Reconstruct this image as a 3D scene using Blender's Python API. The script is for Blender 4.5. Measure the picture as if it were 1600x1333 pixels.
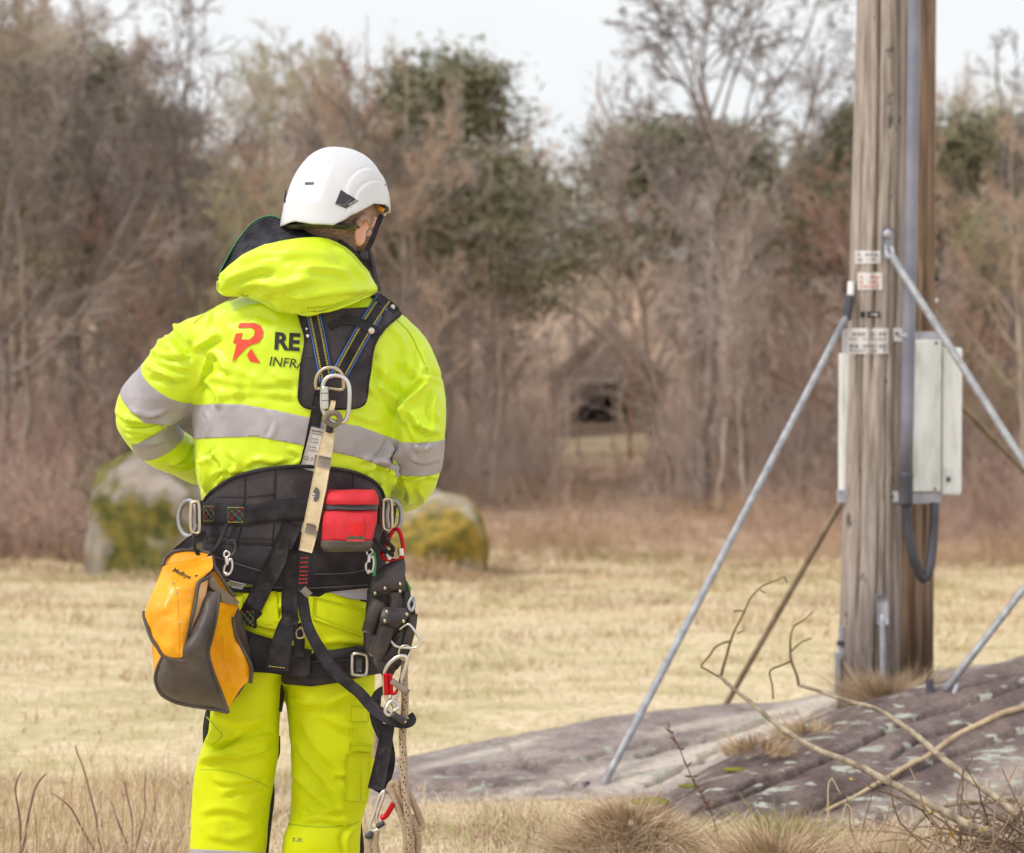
import bpy, bmesh, math, random
import numpy as np
from mathutils import Vector, Matrix
from mathutils.bvhtree import BVHTree

for _o in list(bpy.data.objects):
    bpy.data.objects.remove(_o)
SC = bpy.context.scene
COL = SC.collection
rng = np.random.default_rng(11)
random.seed(11)

# ------------------------------------------------------------------ camera
F = 3200.0                      # focal length in photo pixels (1600 wide)
CX, CY = 800.0, 666.5
CAMZ = 1.354
HORIZON = 580.0
TH = math.atan((CY - HORIZON) / F)
CAM = np.array([0, 0, CAMZ])
FW = np.array([0, math.cos(TH), -math.sin(TH)])
RT = np.array([1.0, 0, 0])
UP = np.array([0, math.sin(TH), math.cos(TH)])
cam_d = bpy.data.cameras.new('camera')
cam = bpy.data.objects.new('camera', cam_d)
COL.objects.link(cam)
cam.location = CAM
cam.rotation_euler = (math.radians(90) - TH, 0, 0)
cam_d.sensor_width = 36
cam_d.lens = 36 * F / 1600
cam_d.clip_start = 0.1
cam_d.clip_end = 2000
cam_d.dof.use_dof = True
cam_d.dof.focus_distance = 4.50
cam_d.dof.aperture_fstop = 4.4
SC.camera = cam

# ------------------------------------------------------------------ sky, sun, exposure (overcast day)
SUN_EL, SUN_AZ = math.radians(50), math.radians(238)   # azimuth clockwise from +Y: behind the camera, a little to its left
world = bpy.data.worlds.new('World')
SC.world = world
world.use_nodes = True
nt = world.node_tree
nt.nodes.clear()
wo = nt.nodes.new('ShaderNodeOutputWorld')
bg = nt.nodes.new('ShaderNodeBackground')
sky = nt.nodes.new('ShaderNodeTexSky')
sky.sky_type = 'NISHITA'
sky.sun_disc = False
sky.sun_elevation = SUN_EL
sky.sun_rotation = SUN_AZ
sky.dust_density = 3.0
hs = nt.nodes.new('ShaderNodeHueSaturation')
hs.inputs['Saturation'].default_value = 0.35
tc = nt.nodes.new('ShaderNodeTexCoord')
mpw = nt.nodes.new('ShaderNodeMapping')
mpw.inputs['Scale'].default_value = (1, 1, 2.5)
nzw = nt.nodes.new('ShaderNodeTexNoise')
nzw.inputs['Scale'].default_value = 2.2
nzw.inputs['Detail'].default_value = 4
crw = nt.nodes.new('ShaderNodeValToRGB')
crw.color_ramp.elements[0].position = 0.32
crw.color_ramp.elements[0].color = (0.82, 0.848, 0.868, 1)
crw.color_ramp.elements[1].position = 0.66
crw.color_ramp.elements[1].color = (0.96, 0.965, 0.97, 1)
mulw = nt.nodes.new('ShaderNodeVectorMath')
mulw.operation = 'SCALE'
mulw.inputs['Scale'].default_value = 9.0
mxw = nt.nodes.new('ShaderNodeMix')
mxw.data_type = 'RGBA'
mxw.inputs['Factor'].default_value = 0.88
L = nt.links.new
L(tc.outputs['Generated'], mpw.inputs['Vector'])
L(mpw.outputs['Vector'], nzw.inputs['Vector'])
L(nzw.outputs['Fac'], crw.inputs['Fac'])
L(crw.outputs['Color'], mulw.inputs[0])
L(sky.outputs['Color'], hs.inputs['Color'])
L(hs.outputs['Color'], mxw.inputs['A'])
L(mulw.outputs['Vector'], mxw.inputs['B'])
L(mxw.outputs['Result'], bg.inputs['Color'])
bg.inputs['Strength'].default_value = 0.10
L(bg.outputs['Background'], wo.inputs['Surface'])

sun_d = bpy.data.lights.new('sun', 'SUN')
sun_d.energy = 1.5
sun_d.angle = math.radians(14)
sun_d.color = (1.0, 0.965, 0.92)
sun = bpy.data.objects.new('sun', sun_d)
COL.objects.link(sun)
sdir = Vector((math.sin(SUN_AZ) * math.cos(SUN_EL), math.cos(SUN_AZ) * math.cos(SUN_EL), math.sin(SUN_EL)))
sun.rotation_euler = sdir.to_track_quat('Z', 'Y').to_euler()
sun.location = (0, 0, 30)

world.cycles.sampling_method = 'NONE'
vs = SC.view_settings
vs.view_transform = 'Standard'
vs.look = 'None'
vs.exposure = 0.33
vs.gamma = 1.0
vs.use_curve_mapping = False
cy = SC.cycles
cy.use_denoising = True
cy.max_bounces = 5
cy.diffuse_bounces = 3
cy.glossy_bounces = 2
cy.adaptive_threshold = 0.03
cy.transmission_bounces = 4
cy.transparent_max_bounces = 6
cy.sample_clamp_indirect = 4.0

# ------------------------------------------------------------------ helpers
def P(px, py, d):
    """photo pixel + distance along the view axis -> world point(s)"""
    px = np.asarray(px, float); py = np.asarray(py, float); d = np.asarray(d, float)
    a = (px - CX) / F; b = (CY - py) / F
    return CAM + d[..., None] * (FW + a[..., None] * RT + b[..., None] * UP)

def proj(V):
    q = np.asarray(V) - CAM
    d = q @ FW
    return CX + F * (q @ RT) / d, CY - F * (q @ UP) / d, d

def srgb(r, g, b):
    o = []
    for c in (r, g, b):
        c /= 255.0
        o.append(c / 12.92 if c <= 0.04045 else ((c + 0.055) / 1.055) ** 2.4)
    return (o[0], o[1], o[2], 1)

def _hash(i, j, k, s):
    n = (i * 374761393 + j * 668265263 + k * 2147483647 * 0 + k * 1274126177 + s * 974711) & 0xffffffff
    n = ((n ^ (n >> 13)) * 1103515245 + 12345) & 0xffffffff
    n = (n ^ (n >> 16)) & 0xffff
    return n / 65535.0

def vn(p, s=0):
    p = np.asarray(p, float)
    i = np.floor(p).astype(np.int64); f = p - i
    f = f * f * (3 - 2 * f)
    r = 0
    for a in (0, 1):
        for b in (0, 1):
            for c in (0, 1):
                w = (f[:, 0] if a else 1 - f[:, 0]) * (f[:, 1] if b else 1 - f[:, 1]) * (f[:, 2] if c else 1 - f[:, 2])
                r = r + w * _hash(i[:, 0] + a, i[:, 1] + b, i[:, 2] + c, s)
    return r * 2 - 1

def fbm(p, o=4, s=0):
    r = 0; a = 0.5
    p = np.asarray(p, float)
    for k in range(o):
        r = r + a * vn(p, s + k); p = p * 2.03 + 7.1; a *= 0.5
    return r

def tag(o, label=None, cat=None, group=None, kind=None):
    if label: o['label'] = label
    if cat: o['category'] = cat
    if group: o['group'] = group
    if kind: o['kind'] = kind
    return o

def adopt(o, parent):
    if parent is not None:
        o.parent = parent
        o.matrix_parent_inverse = Matrix.Translation(-Vector(parent.location))
    return o

def mk(name, V, Fc, mat=None, parent=None, smooth=True, local=False):
    me = bpy.data.meshes.new(name)
    V = np.asarray(V, dtype=np.float32)
    if isinstance(Fc, np.ndarray):
        nf, k = Fc.shape
        me.vertices.add(len(V)); me.vertices.foreach_set('co', V.ravel())
        me.loops.add(nf * k); me.loops.foreach_set('vertex_index', Fc.astype(np.int32).ravel())
        me.polygons.add(nf)
        me.polygons.foreach_set('loop_start', np.arange(0, nf * k, k, dtype=np.int32))
        me.update(calc_edges=True)
    else:
        me.from_pydata(V.tolist(), [], [list(f) for f in Fc])
        me.update()
    if smooth:
        me.polygons.foreach_set('use_smooth', np.ones(len(me.polygons), dtype=bool))
    if mat: me.materials.append(mat)
    o = bpy.data.objects.new(name, me)
    COL.objects.link(o)
    if parent is not None:
        if local: o.parent = parent
        else: adopt(o, parent)
    return o

def empty(name, loc):
    o = bpy.data.objects.new(name, None)
    o.empty_display_size = 0.1
    COL.objects.link(o)
    o.location = Vector([float(c) for c in loc])
    return o

def thing(name, loc, label, cat, group=None):
    return tag(empty(name, loc), label, cat, group)

class MB:
    """collects pieces into one mesh"""
    def __init__(s): s.V = []; s.F = []; s.n = 0
    def add(s, V, Fc):
        V = np.asarray(V, float).reshape(-1, 3)
        s.V.append(V); s.F += [[int(i) + s.n for i in f] for f in Fc]; s.n += len(V)
        return s
    def build(s, name, mat, parent=None, smooth=True, local=False):
        return mk(name, np.concatenate(s.V), s.F, mat, parent, smooth, local)

def crv(pts, n, smooth=True):
    """resample a polyline (any dimension) to n points, evenly by length"""
    p = np.asarray(pts, float)
    if smooth and len(p) > 2:
        q = np.vstack([2 * p[0] - p[1], p, 2 * p[-1] - p[-2]])
        out = []
        for i in range(1, len(q) - 2):
            t = np.linspace(0, 1, 12, endpoint=False)[:, None]
            a, b, c, d = q[i - 1], q[i], q[i + 1], q[i + 2]
            out.append(0.5 * (2 * b + (c - a) * t + (2 * a - 5 * b + 4 * c - d) * t ** 2 + (3 * b - a - 3 * c + d) * t ** 3))
        p = np.vstack(out + [p[-1:]])
    k = min(3, p.shape[1])
    s = np.r_[0, np.cumsum(np.linalg.norm(np.diff(p[:, :k], axis=0), axis=1))]
    t = np.linspace(0, s[-1], n)
    return np.stack([np.interp(t, s, p[:, j]) for j in range(p.shape[1])], 1)

def tube_vf(pts, rad, n=10, closed=False, cap=True, flat=1.0):
    """tube round a 3D polyline, radius per point"""
    p = np.asarray(pts, float); k = len(p)
    r = np.broadcast_to(np.asarray(rad, float), (k,))
    if closed: t = np.roll(p, -1, 0) - np.roll(p, 1, 0)
    else: t = np.gradient(p, axis=0)
    t /= np.linalg.norm(t, axis=1)[:, None] + 1e-12
    ref = np.array([0.3, -0.9, 0.2]) if abs(t[0] @ np.array([0.3, -0.9, 0.2])) < 0.85 else np.array([1.0, 0, 0])
    us = []
    u = ref - t[0] * (ref @ t[0])
    for i in range(k):
        u = u - t[i] * (u @ t[i]); u /= np.linalg.norm(u) + 1e-12
        us.append(u.copy())
    us = np.array(us); vsn = np.cross(t, us)
    a = np.linspace(0, 2 * math.pi, n, endpoint=False)
    V = p[:, None] + r[:, None, None] * (np.cos(a)[None, :, None] * us[:, None] + flat * np.sin(a)[None, :, None] * vsn[:, None])
    V = V.reshape(-1, 3)
    Fc = []
    m = k if closed else k - 1
    for i in range(m):
        j = (i + 1) % k
        for q in range(n):
            q2 = (q + 1) % n
            Fc.append((i * n + q, i * n + q2, j * n + q2, j * n + q))
    if cap and not closed:
        V = np.vstack([V, p[:1], p[-1:]])
        for q in range(n):
            q2 = (q + 1) % n
            Fc.append((k * n, q2, q)); Fc.append((k * n + 1, (k - 1) * n + q, (k - 1) * n + q2))
    return V, Fc

def tube(name, pts, rad, mat, parent=None, n=10, closed=False, local=False, flat=1.0):
    V, Fc = tube_vf(pts, rad, n, closed, flat=flat)
    return mk(name, V, Fc, mat, parent, True, local)

def ptube(name, pts, rad, mat, parent=None, n=10, closed=False, res=None, smooth=True):
    """tube through (px,py,d) points"""
    q = crv(list(pts) + ([pts[0]] if closed else []), res or max(6, len(pts) * 6), smooth)
    if closed: q = q[:-1]
    return tube(name, P(q[:, 0], q[:, 1], q[:, 2]), rad, mat, parent, n, closed)

def box_vf(c, s, R=None, bev=0.0):
    bm = bmesh.new()
    bmesh.ops.create_cube(bm, size=1)
    for v in bm.verts: v.co = Vector((v.co.x * s[0], v.co.y * s[1], v.co.z * s[2]))
    if bev: bmesh.ops.bevel(bm, geom=bm.edges[:], offset=bev, segments=2, profile=0.6, affect='EDGES')
    V = np.array([v.co[:] for v in bm.verts]); Fc = [[v.index for v in f.verts] for f in bm.faces]
    bm.free()
    if R is not None: V = V @ np.array(R).T
    return V + np.asarray(c, float), Fc

def box(name, c, s, mat, parent=None, R=None, bev=0.0, smooth=False):
    V, Fc = box_vf(c, s, R, bev)
    return mk(name, V, Fc, mat, parent, smooth)

def vnormals(V, Fc):
    """area weighted vertex normals, quads or tris array"""
    N = np.zeros_like(V)
    a, b, c = V[Fc[:, 0]], V[Fc[:, 1]], V[Fc[:, 2]]
    n = np.cross(b - a, c - a)
    if Fc.shape[1] == 4:
        d = V[Fc[:, 3]]; n = np.cross(c - a, d - b)
    for k in range(Fc.shape[1]): np.add.at(N, Fc[:, k], n)
    return N / (np.linalg.norm(N, axis=1)[:, None] + 1e-12)

def remesh(parts, voxel, smooth=6, factor=0.5):
    """join closed shapes into one skin"""
    mb = MB()
    for V, Fc in parts: mb.add(V, Fc)
    o = mb.build('tmp', None)
    m = o.modifiers.new('r', 'REMESH'); m.mode = 'VOXEL'; m.voxel_size = voxel
    if smooth:
        s = o.modifiers.new('s', 'SMOOTH'); s.iterations = smooth; s.factor = factor
    dg = bpy.context.evaluated_depsgraph_get()
    me = bpy.data.meshes.new_from_object(o.evaluated_get(dg))
    V = np.empty(len(me.vertices) * 3, np.float32); me.vertices.foreach_get('co', V); V = V.reshape(-1, 3).astype(float)
    Fi = np.empty(len(me.loops), np.int32); me.loops.foreach_get('vertex_index', Fi)
    tot = np.empty(len(me.polygons), np.int32); me.polygons.foreach_get('loop_total', tot)
    Fc = Fi.reshape(-1, 4) if (tot == 4).all() else None
    if Fc is None:
        raise RuntimeError('remesh gave non quads')
    om = o.data
    bpy.data.objects.remove(o); bpy.data.meshes.remove(om); bpy.data.meshes.remove(me)
    return V, Fc

SOL = []          # solids that straps and prints lie on
def solid(V, Fc):
    t = BVHTree.FromPolygons([Vector(v) for v in V], [list(map(int, f)) for f in Fc])
    SOL.append(t); return t
def solid_obj(o):
    M = np.array(o.matrix_world)
    V = np.empty(len(o.data.vertices) * 3, np.float32); o.data.vertices.foreach_get('co', V); V = V.reshape(-1, 3)
    SOL.append(BVHTree.FromPolygons([Vector(v) for v in V.tolist()], [list(p.vertices) for p in o.data.polygons]))

def hit(px, py, trees=None):
    d = FW + (px - CX) / F * RT + (CY - py) / F * UP
    ln = np.linalg.norm(d); dv = Vector(d / ln); best = None
    for t in (trees or SOL):
        h = t.ray_cast(Vector(CAM), dv, 12)
        if h[0] is not None and h[3] < 8 and (best is None or h[3] < best): best = h[3]
    return math.nan if best is None else best / ln

def drape(px, py, off, smooth=2, trees=None):
    px = np.asarray(px, float); py = np.asarray(py, float)
    D = np.array([hit(a, b, trees) for a, b in zip(px.ravel(), py.ravel())]).reshape(px.shape)
    if D.ndim == 1: D = D[:, None]
    bad = np.isnan(D)
    if bad.all(): D[:] = 4.45
    elif bad.any():
        ok = np.argwhere(~bad)
        for i, j in np.argwhere(bad):
            q = ok[np.argmin(((ok - (i, j)) ** 2).sum(1))]
            D[i, j] = D[q[0], q[1]] + 0.004
    for _ in range(smooth):
        E = np.vstack([D[:1], D, D[-1:]])
        D = np.minimum(D + 0.001, 0.25 * E[:-2] + 0.5 * D + 0.25 * E[2:])
    return (D - off).reshape(px.shape)

def grid_vf(G, th):
    """closed shell from a grid of outer points (nu,nv,3), thickness th away from the camera side"""
    nu, nv = G.shape[:2]
    gu = np.gradient(G, axis=0); gv = np.gradient(G, axis=1)
    N = np.cross(gu, gv); N /= np.linalg.norm(N, axis=2)[..., None] + 1e-12
    flip = np.sign((N * (CAM - G)).sum(2).mean()) or 1.0
    N *= flip
    I = G - N * th
    V = np.vstack([G.reshape(-1, 3), I.reshape(-1, 3)])
    o = nu * nv; Fc = []
    ix = lambda i, j: i * nv + j
    for i in range(nu - 1):
        for j in range(nv - 1):
            f = (ix(i, j), ix(i + 1, j), ix(i + 1, j + 1), ix(i, j + 1))
            if flip < 0: f = f[::-1]
            Fc.append(f); Fc.append(tuple(o + k for k in f[::-1]))
    bd = [ix(i, 0) for i in range(nu)] + [ix(nu - 1, j) for j in range(1, nv)] + [ix(i, nv - 1) for i in range(nu - 2, -1, -1)] + [ix(0, j) for j in range(nv - 2, 0, -1)]
    for a, b in zip(bd, bd[1:] + bd[:1]):
        f = (a, o + a, o + b, b)
        if flip > 0: f = f[::-1]
        Fc.append(f)
    return V, Fc

def sheet(name, A, B, mat, parent, nu=8, nv=16, dep=None, off=0.004, th=0.003, sm=2, bulge=0.0, smooth=True, noise=0.0, lin=False, add=False, trees=None):
    """surface between two pixel curves A and B (run the same way)"""
    a = crv(A, nv, not lin); b = crv(B, nv, not lin)
    u = np.linspace(0, 1, nu)[None, :, None]
    g = a[:, None, :] * (1 - u) + b[:, None, :] * u            # nv,nu,(2|3)
    if g.shape[2] == 3: D = g[..., 2].copy()
    elif dep is None: D = drape(g[..., 0], g[..., 1], off, sm, trees)
    elif callable(dep): D = dep(g[..., 0], g[..., 1])
    else: D = np.full(g.shape[:2], float(dep))
    uu = np.linspace(0, 1, nu)[None, :]; vv = np.linspace(0, 1, nv)[:, None]
    if bulge: D = D - bulge * (4 * uu * (1 - uu)) ** 0.6 * (4 * vv * (1 - vv)) ** 0.6
    G = P(g[..., 0], g[..., 1], D)
    if noise:
        G = G - FW * (noise * fbm(G.reshape(-1, 3) * 22, 3, 5)).reshape(G.shape[:2])[..., None]
    V, Fc = grid_vf(G, th)
    o = mk(name, V, Fc, mat, parent, smooth)
    if add: solid_obj(o)
    return o

def sides(pts, w, n):
    c = crv(pts, n)
    t = np.gradient(c[:, :2], axis=0); t /= np.linalg.norm(t, axis=1)[:, None] + 1e-9
    nn = np.stack([-t[:, 1], t[:, 0]], 1)
    w = np.interp(np.linspace(0, 1, n), np.linspace(0, 1, np.size(w)), np.atleast_1d(w)) / 2
    a = c.copy(); b = c.copy()
    a[:, :2] += nn * w[:, None]; b[:, :2] -= nn * w[:, None]
    return a, b

def ribbon(name, pts, w, mat, parent, off=0.004, th=0.0025, sm=3, nu=5, dep=None, add=False, step=6.0, trees=None):
    p = np.asarray(pts, float)
    ln = np.linalg.norm(np.diff(p[:, :2], axis=0), axis=1).sum()
    n = max(4, int(ln / step))
    a, b = sides(pts, w, n)
    return sheet(name, a, b, mat, parent, nu, n, dep, off, th, sm, add=add, trees=trees)

def dashes(name, pts, w, ln, gap, mat, parent, off=0.003, dep=None, slant=0.0, trees=None):
    """a row of separate stitches"""
    p = np.asarray(pts, float)
    tot = np.linalg.norm(np.diff(p[:, :2], axis=0), axis=1).sum()
    n = max(1, int(tot / (ln + gap)))
    c = crv(pts, n * 8 + 1)
    mb = MB(); q = []
    for i in range(n):
        m = c[i * 8 + 3]; t = c[min(i * 8 + 6, len(c) - 1)] - c[i * 8]; t = t[:2] / (np.linalg.norm(t[:2]) + 1e-9)
        nn = np.array([-t[1], t[0]]); sl = nn * slant * (1 if i % 2 else -1)
        for a, b in ((-1, -1), (1, -1), (1, 1), (-1, 1)):
            q.append(np.r_[m[:2] + t * ln / 2 * a + nn * w / 2 * b + sl * a, m[2:]])
    q = np.array(q)
    D = q[:, 2] if q.shape[1] == 3 else (drape(q[:, 0], q[:, 1], off, 0, trees) if dep is None else np.full(len(q), dep))
    V = P(q[:, 0], q[:, 1], D)
    V2 = V + FW * 0.0012
    for i in range(n):
        a = V[4 * i:4 * i + 4]; b = V2[4 * i:4 * i + 4]
        mb.add(np.vstack([a, b]), [(0, 1, 2, 3), (7, 6, 5, 4), (0, 4, 5, 1), (1, 5, 6, 2), (2, 6, 7, 3), (3, 7, 4, 0)])
    return mb.build(name, mat, parent, False)

def decal(name, polys, mat, parent, off=0.0025, cuts=3, dep=None):
    """flat print: list of pixel polygons laid on the surface"""
    bm = bmesh.new()
    for p in polys:
        bm.faces.new([bm.verts.new((x, y, 0)) for x, y in p])
    bmesh.ops.triangulate(bm, faces=bm.faces[:])
    if cuts: bmesh.ops.subdivide_edges(bm, edges=bm.edges[:], cuts=cuts, use_grid_fill=True)
    bm.verts.index_update()
    q = np.array([v.co[:2] for v in bm.verts]); Fc = [[v.index for v in f.verts] for f in bm.faces]
    bm.free()
    D = drape(q[:, 0], q[:, 1], off, 0) if dep is None else (dep(q[:, 0], q[:, 1]) if callable(dep) else np.full(len(q), dep))
    return mk(name, P(q[:, 0], q[:, 1], D), Fc, mat, parent, True)

def text_decal(name, s, org, ax, size, mat, parent, off=0.0025, bold=0.0, shear=0.0, cuts=1, dep=None):
    """lettering as mesh laid on the surface; org = pixel of the baseline start, ax = pixel direction of the baseline"""
    cu = bpy.data.curves.new('t', 'FONT'); cu.body = s; cu.size = 1; cu.offset = bold; cu.shear = shear; cu.resolution_u = 3
    o = bpy.data.objects.new('t', cu); COL.objects.link(o)
    dg = bpy.context.evaluated_depsgraph_get()
    me = bpy.data.meshes.new_from_object(o.evaluated_get(dg))
    bm = bmesh.new(); bm.from_mesh(me)
    bmesh.ops.triangulate(bm, faces=bm.faces[:])
    if cuts: bmesh.ops.subdivide_edges(bm, edges=bm.edges[:], cuts=cuts, use_grid_fill=True)
    bm.verts.index_update()
    q = np.array([v.co[:2] for v in bm.verts]); Fc = [[v.index for v in f.verts] for f in bm.faces]
    bm.free(); bpy.data.objects.remove(o); bpy.data.curves.remove(cu); bpy.data.meshes.remove(me)
    ax = np.array(ax, float); ax /= np.linalg.norm(ax); up = np.array([ax[1], -ax[0]])
    r = np.array(org, float) + size * (q[:, :1] * ax + q[:, 1:] * up)
    D = drape(r[:, 0], r[:, 1], off, 0) if dep is None else (dep(r[:, 0], r[:, 1]) if callable(dep) else np.full(len(r), dep))
    return mk(name, P(r[:, 0], r[:, 1], D), Fc, mat, parent, False)

# ------------------------------------------------------------------ materials
def mat(name, c1, c2=None, scale=8.0, rough=0.7, bump=0.0, bscale=60.0, metal=0.0, stretch=(1, 1, 1), detail=4, spec=0.5, lo=0.35, hi=0.65, dist=0.005, sheen=0.0, attr=None, coat=0.0):
    m = bpy.data.materials.new(name); m.use_nodes = True
    n = m.node_tree.nodes; l = m.node_tree.links.new
    b = n['Principled BSDF']
    b.inputs['Roughness'].default_value = rough
    b.inputs['Metallic'].default_value = metal
    b.inputs['Specular IOR Level'].default_value = spec
    if sheen: b.inputs['Sheen Weight'].default_value = sheen
    if coat: b.inputs['Coat Weight'].default_value = coat
    t = n.new('ShaderNodeTexCoord'); mp = n.new('ShaderNodeMapping'); mp.inputs['Scale'].default_value = stretch
    l(t.outputs['Object'], mp.inputs['Vector'])
    if attr:
        a = n.new('ShaderNodeAttribute'); a.attribute_name = attr
        l(a.outputs['Color'], b.inputs['Base Color'])
    elif c2 is None: b.inputs['Base Color'].default_value = c1
    else:
        z = n.new('ShaderNodeTexNoise'); z.inputs['Scale'].default_value = scale; z.inputs['Detail'].default_value = detail
        r = n.new('ShaderNodeValToRGB'); r.color_ramp.elements[0].color = c1; r.color_ramp.elements[1].color = c2
        r.color_ramp.elements[0].position = lo; r.color_ramp.elements[1].position = hi
        l(mp.outputs['Vector'], z.inputs['Vector']); l(z.outputs['Fac'], r.inputs['Fac']); l(r.outputs['Color'], b.inputs['Base Color'])
    if bump:
        z2 = n.new('ShaderNodeTexNoise'); z2.inputs['Scale'].default_value = bscale; z2.inputs['Detail'].default_value = 3
        bp = n.new('ShaderNodeBump'); bp.inputs['Strength'].default_value = bump; bp.inputs['Distance'].default_value = dist
        l(mp.outputs['Vector'], z2.inputs['Vector']); l(z2.outputs['Fac'], bp.inputs['Height']); l(bp.outputs['Normal'], b.inputs['Normal'])
    return m

def wave_bump(m, scale, direction='Z', strength=0.4, dist=0.001, rot=(0, 0, 0)):
    n = m.node_tree.nodes; l = m.node_tree.links.new
    t = n.new('ShaderNodeTexCoord'); mp = n.new('ShaderNodeMapping'); mp.inputs['Rotation'].default_value = rot
    w = n.new('ShaderNodeTexWave'); w.bands_direction = direction; w.inputs['Scale'].default_value = scale; w.inputs['Distortion'].default_value = 0.4
    bp = n.new('ShaderNodeBump'); bp.inputs['Strength'].default_value = strength; bp.inputs['Distance'].default_value = dist
    l(t.outputs['Object'], mp.inputs['Vector']); l(mp.outputs['Vector'], w.inputs['Vector'])
    l(w.outputs['Fac'], bp.inputs['Height']); l(bp.outputs['Normal'], n['Principled BSDF'].inputs['Normal'])
    return m

def crumple(m, scale, dist, strength=0.6):
    """fine crumpled relief of woven shell fabric, added to the weave bump"""
    n = m.node_tree.nodes; l = m.node_tree.links.new; b = n['Principled BSDF']
    t = n.new('ShaderNodeTexCoord'); z = n.new('ShaderNodeTexNoise'); z.inputs['Scale'].default_value = scale; z.inputs['Detail'].default_value = 3.0; z.inputs['Distortion'].default_value = 1.2
    z.noise_type = 'RIDGED_MULTIFRACTAL'
    bp = n.new('ShaderNodeBump'); bp.inputs['Strength'].default_value = strength; bp.inputs['Distance'].default_value = dist
    l(t.outputs['Object'], z.inputs['Vector']); l(z.outputs['Fac'], bp.inputs['Height'])
    if b.inputs['Normal'].links: l(b.inputs['Normal'].links[0].from_socket, bp.inputs['Normal'])
    l(bp.outputs['Normal'], b.inputs['Normal'])
    return m
def grime(m, scale, lo, hi, col, amount, stretch=(1, 1, 1)):
    """worn dirt patches"""
    n = m.node_tree.nodes; l = m.node_tree.links.new; b = n['Principled BSDF']; src = b.inputs['Base Color'].links[0].from_socket
    t = n.new('ShaderNodeTexCoord'); mp = n.new('ShaderNodeMapping'); mp.inputs['Scale'].default_value = stretch
    z = n.new('ShaderNodeTexNoise'); z.inputs['Scale'].default_value = scale; z.inputs['Detail'].default_value = 7; z.inputs['Roughness'].default_value = 0.7
    r = n.new('ShaderNodeMapRange'); r.inputs['From Min'].default_value = lo; r.inputs['From Max'].default_value = hi; r.inputs['To Max'].default_value = amount
    x = n.new('ShaderNodeMix'); x.data_type = 'RGBA'; x.inputs['B'].default_value = col
    l(t.outputs['Object'], mp.inputs[0]); l(mp.outputs[0], z.inputs['Vector']); l(z.outputs['Fac'], r.inputs['Value']); l(r.outputs[0], x.inputs['Factor']); l(src, x.inputs['A']); l(x.outputs['Result'], b.inputs['Base Color'])
    return m
YEL = (0.64, 0.88, 0.008, 1)
M = {}
M['hivis'] = mat('hivis_fabric', (0.64, 0.83, 0.006, 1), (0.70, 0.89, 0.012, 1), 5, 0.42, 0.25, 420, dist=0.0012, spec=0.6, sheen=0.12)
M['hivis_tr'] = mat('hivis_trouser_fabric', (0.61, 0.69, 0.002, 1), (0.70, 0.77, 0.004, 1), 6, 0.6, 0.3, 380, dist=0.0012, spec=0.22)
crumple(M['hivis'], 7.0, 0.008, 0.7); crumple(M['hivis_tr'], 8.0, 0.010, 0.8)
grime(M['hivis_tr'], 7.0, 0.60, 0.75, (0.16, 0.15, 0.06, 1), 0.35); grime(M['hivis'], 5.0, 0.64, 0.80, (0.26, 0.26, 0.05, 1), 0.25)
M['reflect'] = mat('grey_reflective_tape', srgb(160, 154, 160), srgb(180, 174, 180), 14, 0.45, 0.15, 700, dist=0.0006)
M['seam'] = mat('yellow_seam', (0.44, 0.56, 0.006, 1), None, rough=0.8)
M['black'] = mat('black_fabric', srgb(38, 35, 40), srgb(62, 57, 63), 18, 0.85, 0.4, 500, dist=0.001, spec=0.3)
M['pad'] = mat('black_padded_fabric', srgb(52, 48, 54), srgb(80, 74, 80), 12, 0.85, 0.35, 300, dist=0.0015, spec=0.3)
M['web'] = wave_bump(mat('black_webbing', srgb(34, 32, 36), srgb(58, 54, 60), 30, 0.8, spec=0.3), 120, 'Z', 0.6, 0.0012)
M['ribbed'] = wave_bump(mat('black_ribbed_lining', srgb(44, 42, 48), srgb(72, 70, 76), 40, 0.9, spec=0.2), 48, 'Z', 0.9, 0.003, (0, 0.45, 0))
M['rubber'] = mat('dark_rubberised_canvas', srgb(66, 58, 56), srgb(96, 86, 82), 9, 0.5, 0.3, 160, dist=0.001, spec=0.45)
M['leather'] = mat('black_leather', srgb(38, 32, 34), srgb(70, 62, 62), 16, 0.42, 0.4, 140, dist=0.0012, spec=0.5)
M['orange'] = mat('yellow_orange_tarpaulin', srgb(236, 152, 6), srgb(252, 182, 24), 9, 0.36, 0.3, 40, dist=0.003, spec=0.5)
M['orange_in'] = mat('faded_orange_lining', srgb(235, 180, 120), srgb(245, 200, 150), 12, 0.7)
M['greycanvas'] = mat('grey_canvas_trim', srgb(128, 112, 96), srgb(160, 142, 124), 30, 0.9)
M['red'] = mat('red_fabric', srgb(196, 30, 44), srgb(222, 50, 62), 10, 0.75, 0.35, 260, dist=0.0015)
M['redm'] = mat('red_anodised', srgb(190, 12, 30), None, rough=0.3, metal=0.6)
M['steel'] = mat('steel', srgb(205, 198, 196), srgb(228, 222, 220), 20, 0.28, metal=1.0)
M['brass'] = mat('worn_gold_steel', srgb(196, 182, 160), srgb(214, 200, 182), 20, 0.35, metal=1.0)
M['galv'] = mat('galvanised_steel', srgb(150, 150, 154), srgb(182, 182, 186), 25, 0.55, 0.1, 200, metal=0.5)
M['beige'] = mat('beige_sleeve', srgb(206, 186, 148), srgb(228, 210, 176), 18, 0.6, 0.3, 130, dist=0.002)
M['brown'] = mat('brown_rubber', srgb(118, 106, 98), srgb(140, 128, 118), 20, 0.7)
M['blue'] = mat('blue_edge', srgb(74, 112, 190), None, rough=0.7)
M['ystitch'] = mat('yellow_stitch', srgb(214, 196, 90), None, rough=0.8)
M['gstitch'] = mat('green_stitch', srgb(70, 160, 110), None, rough=0.8)
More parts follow.
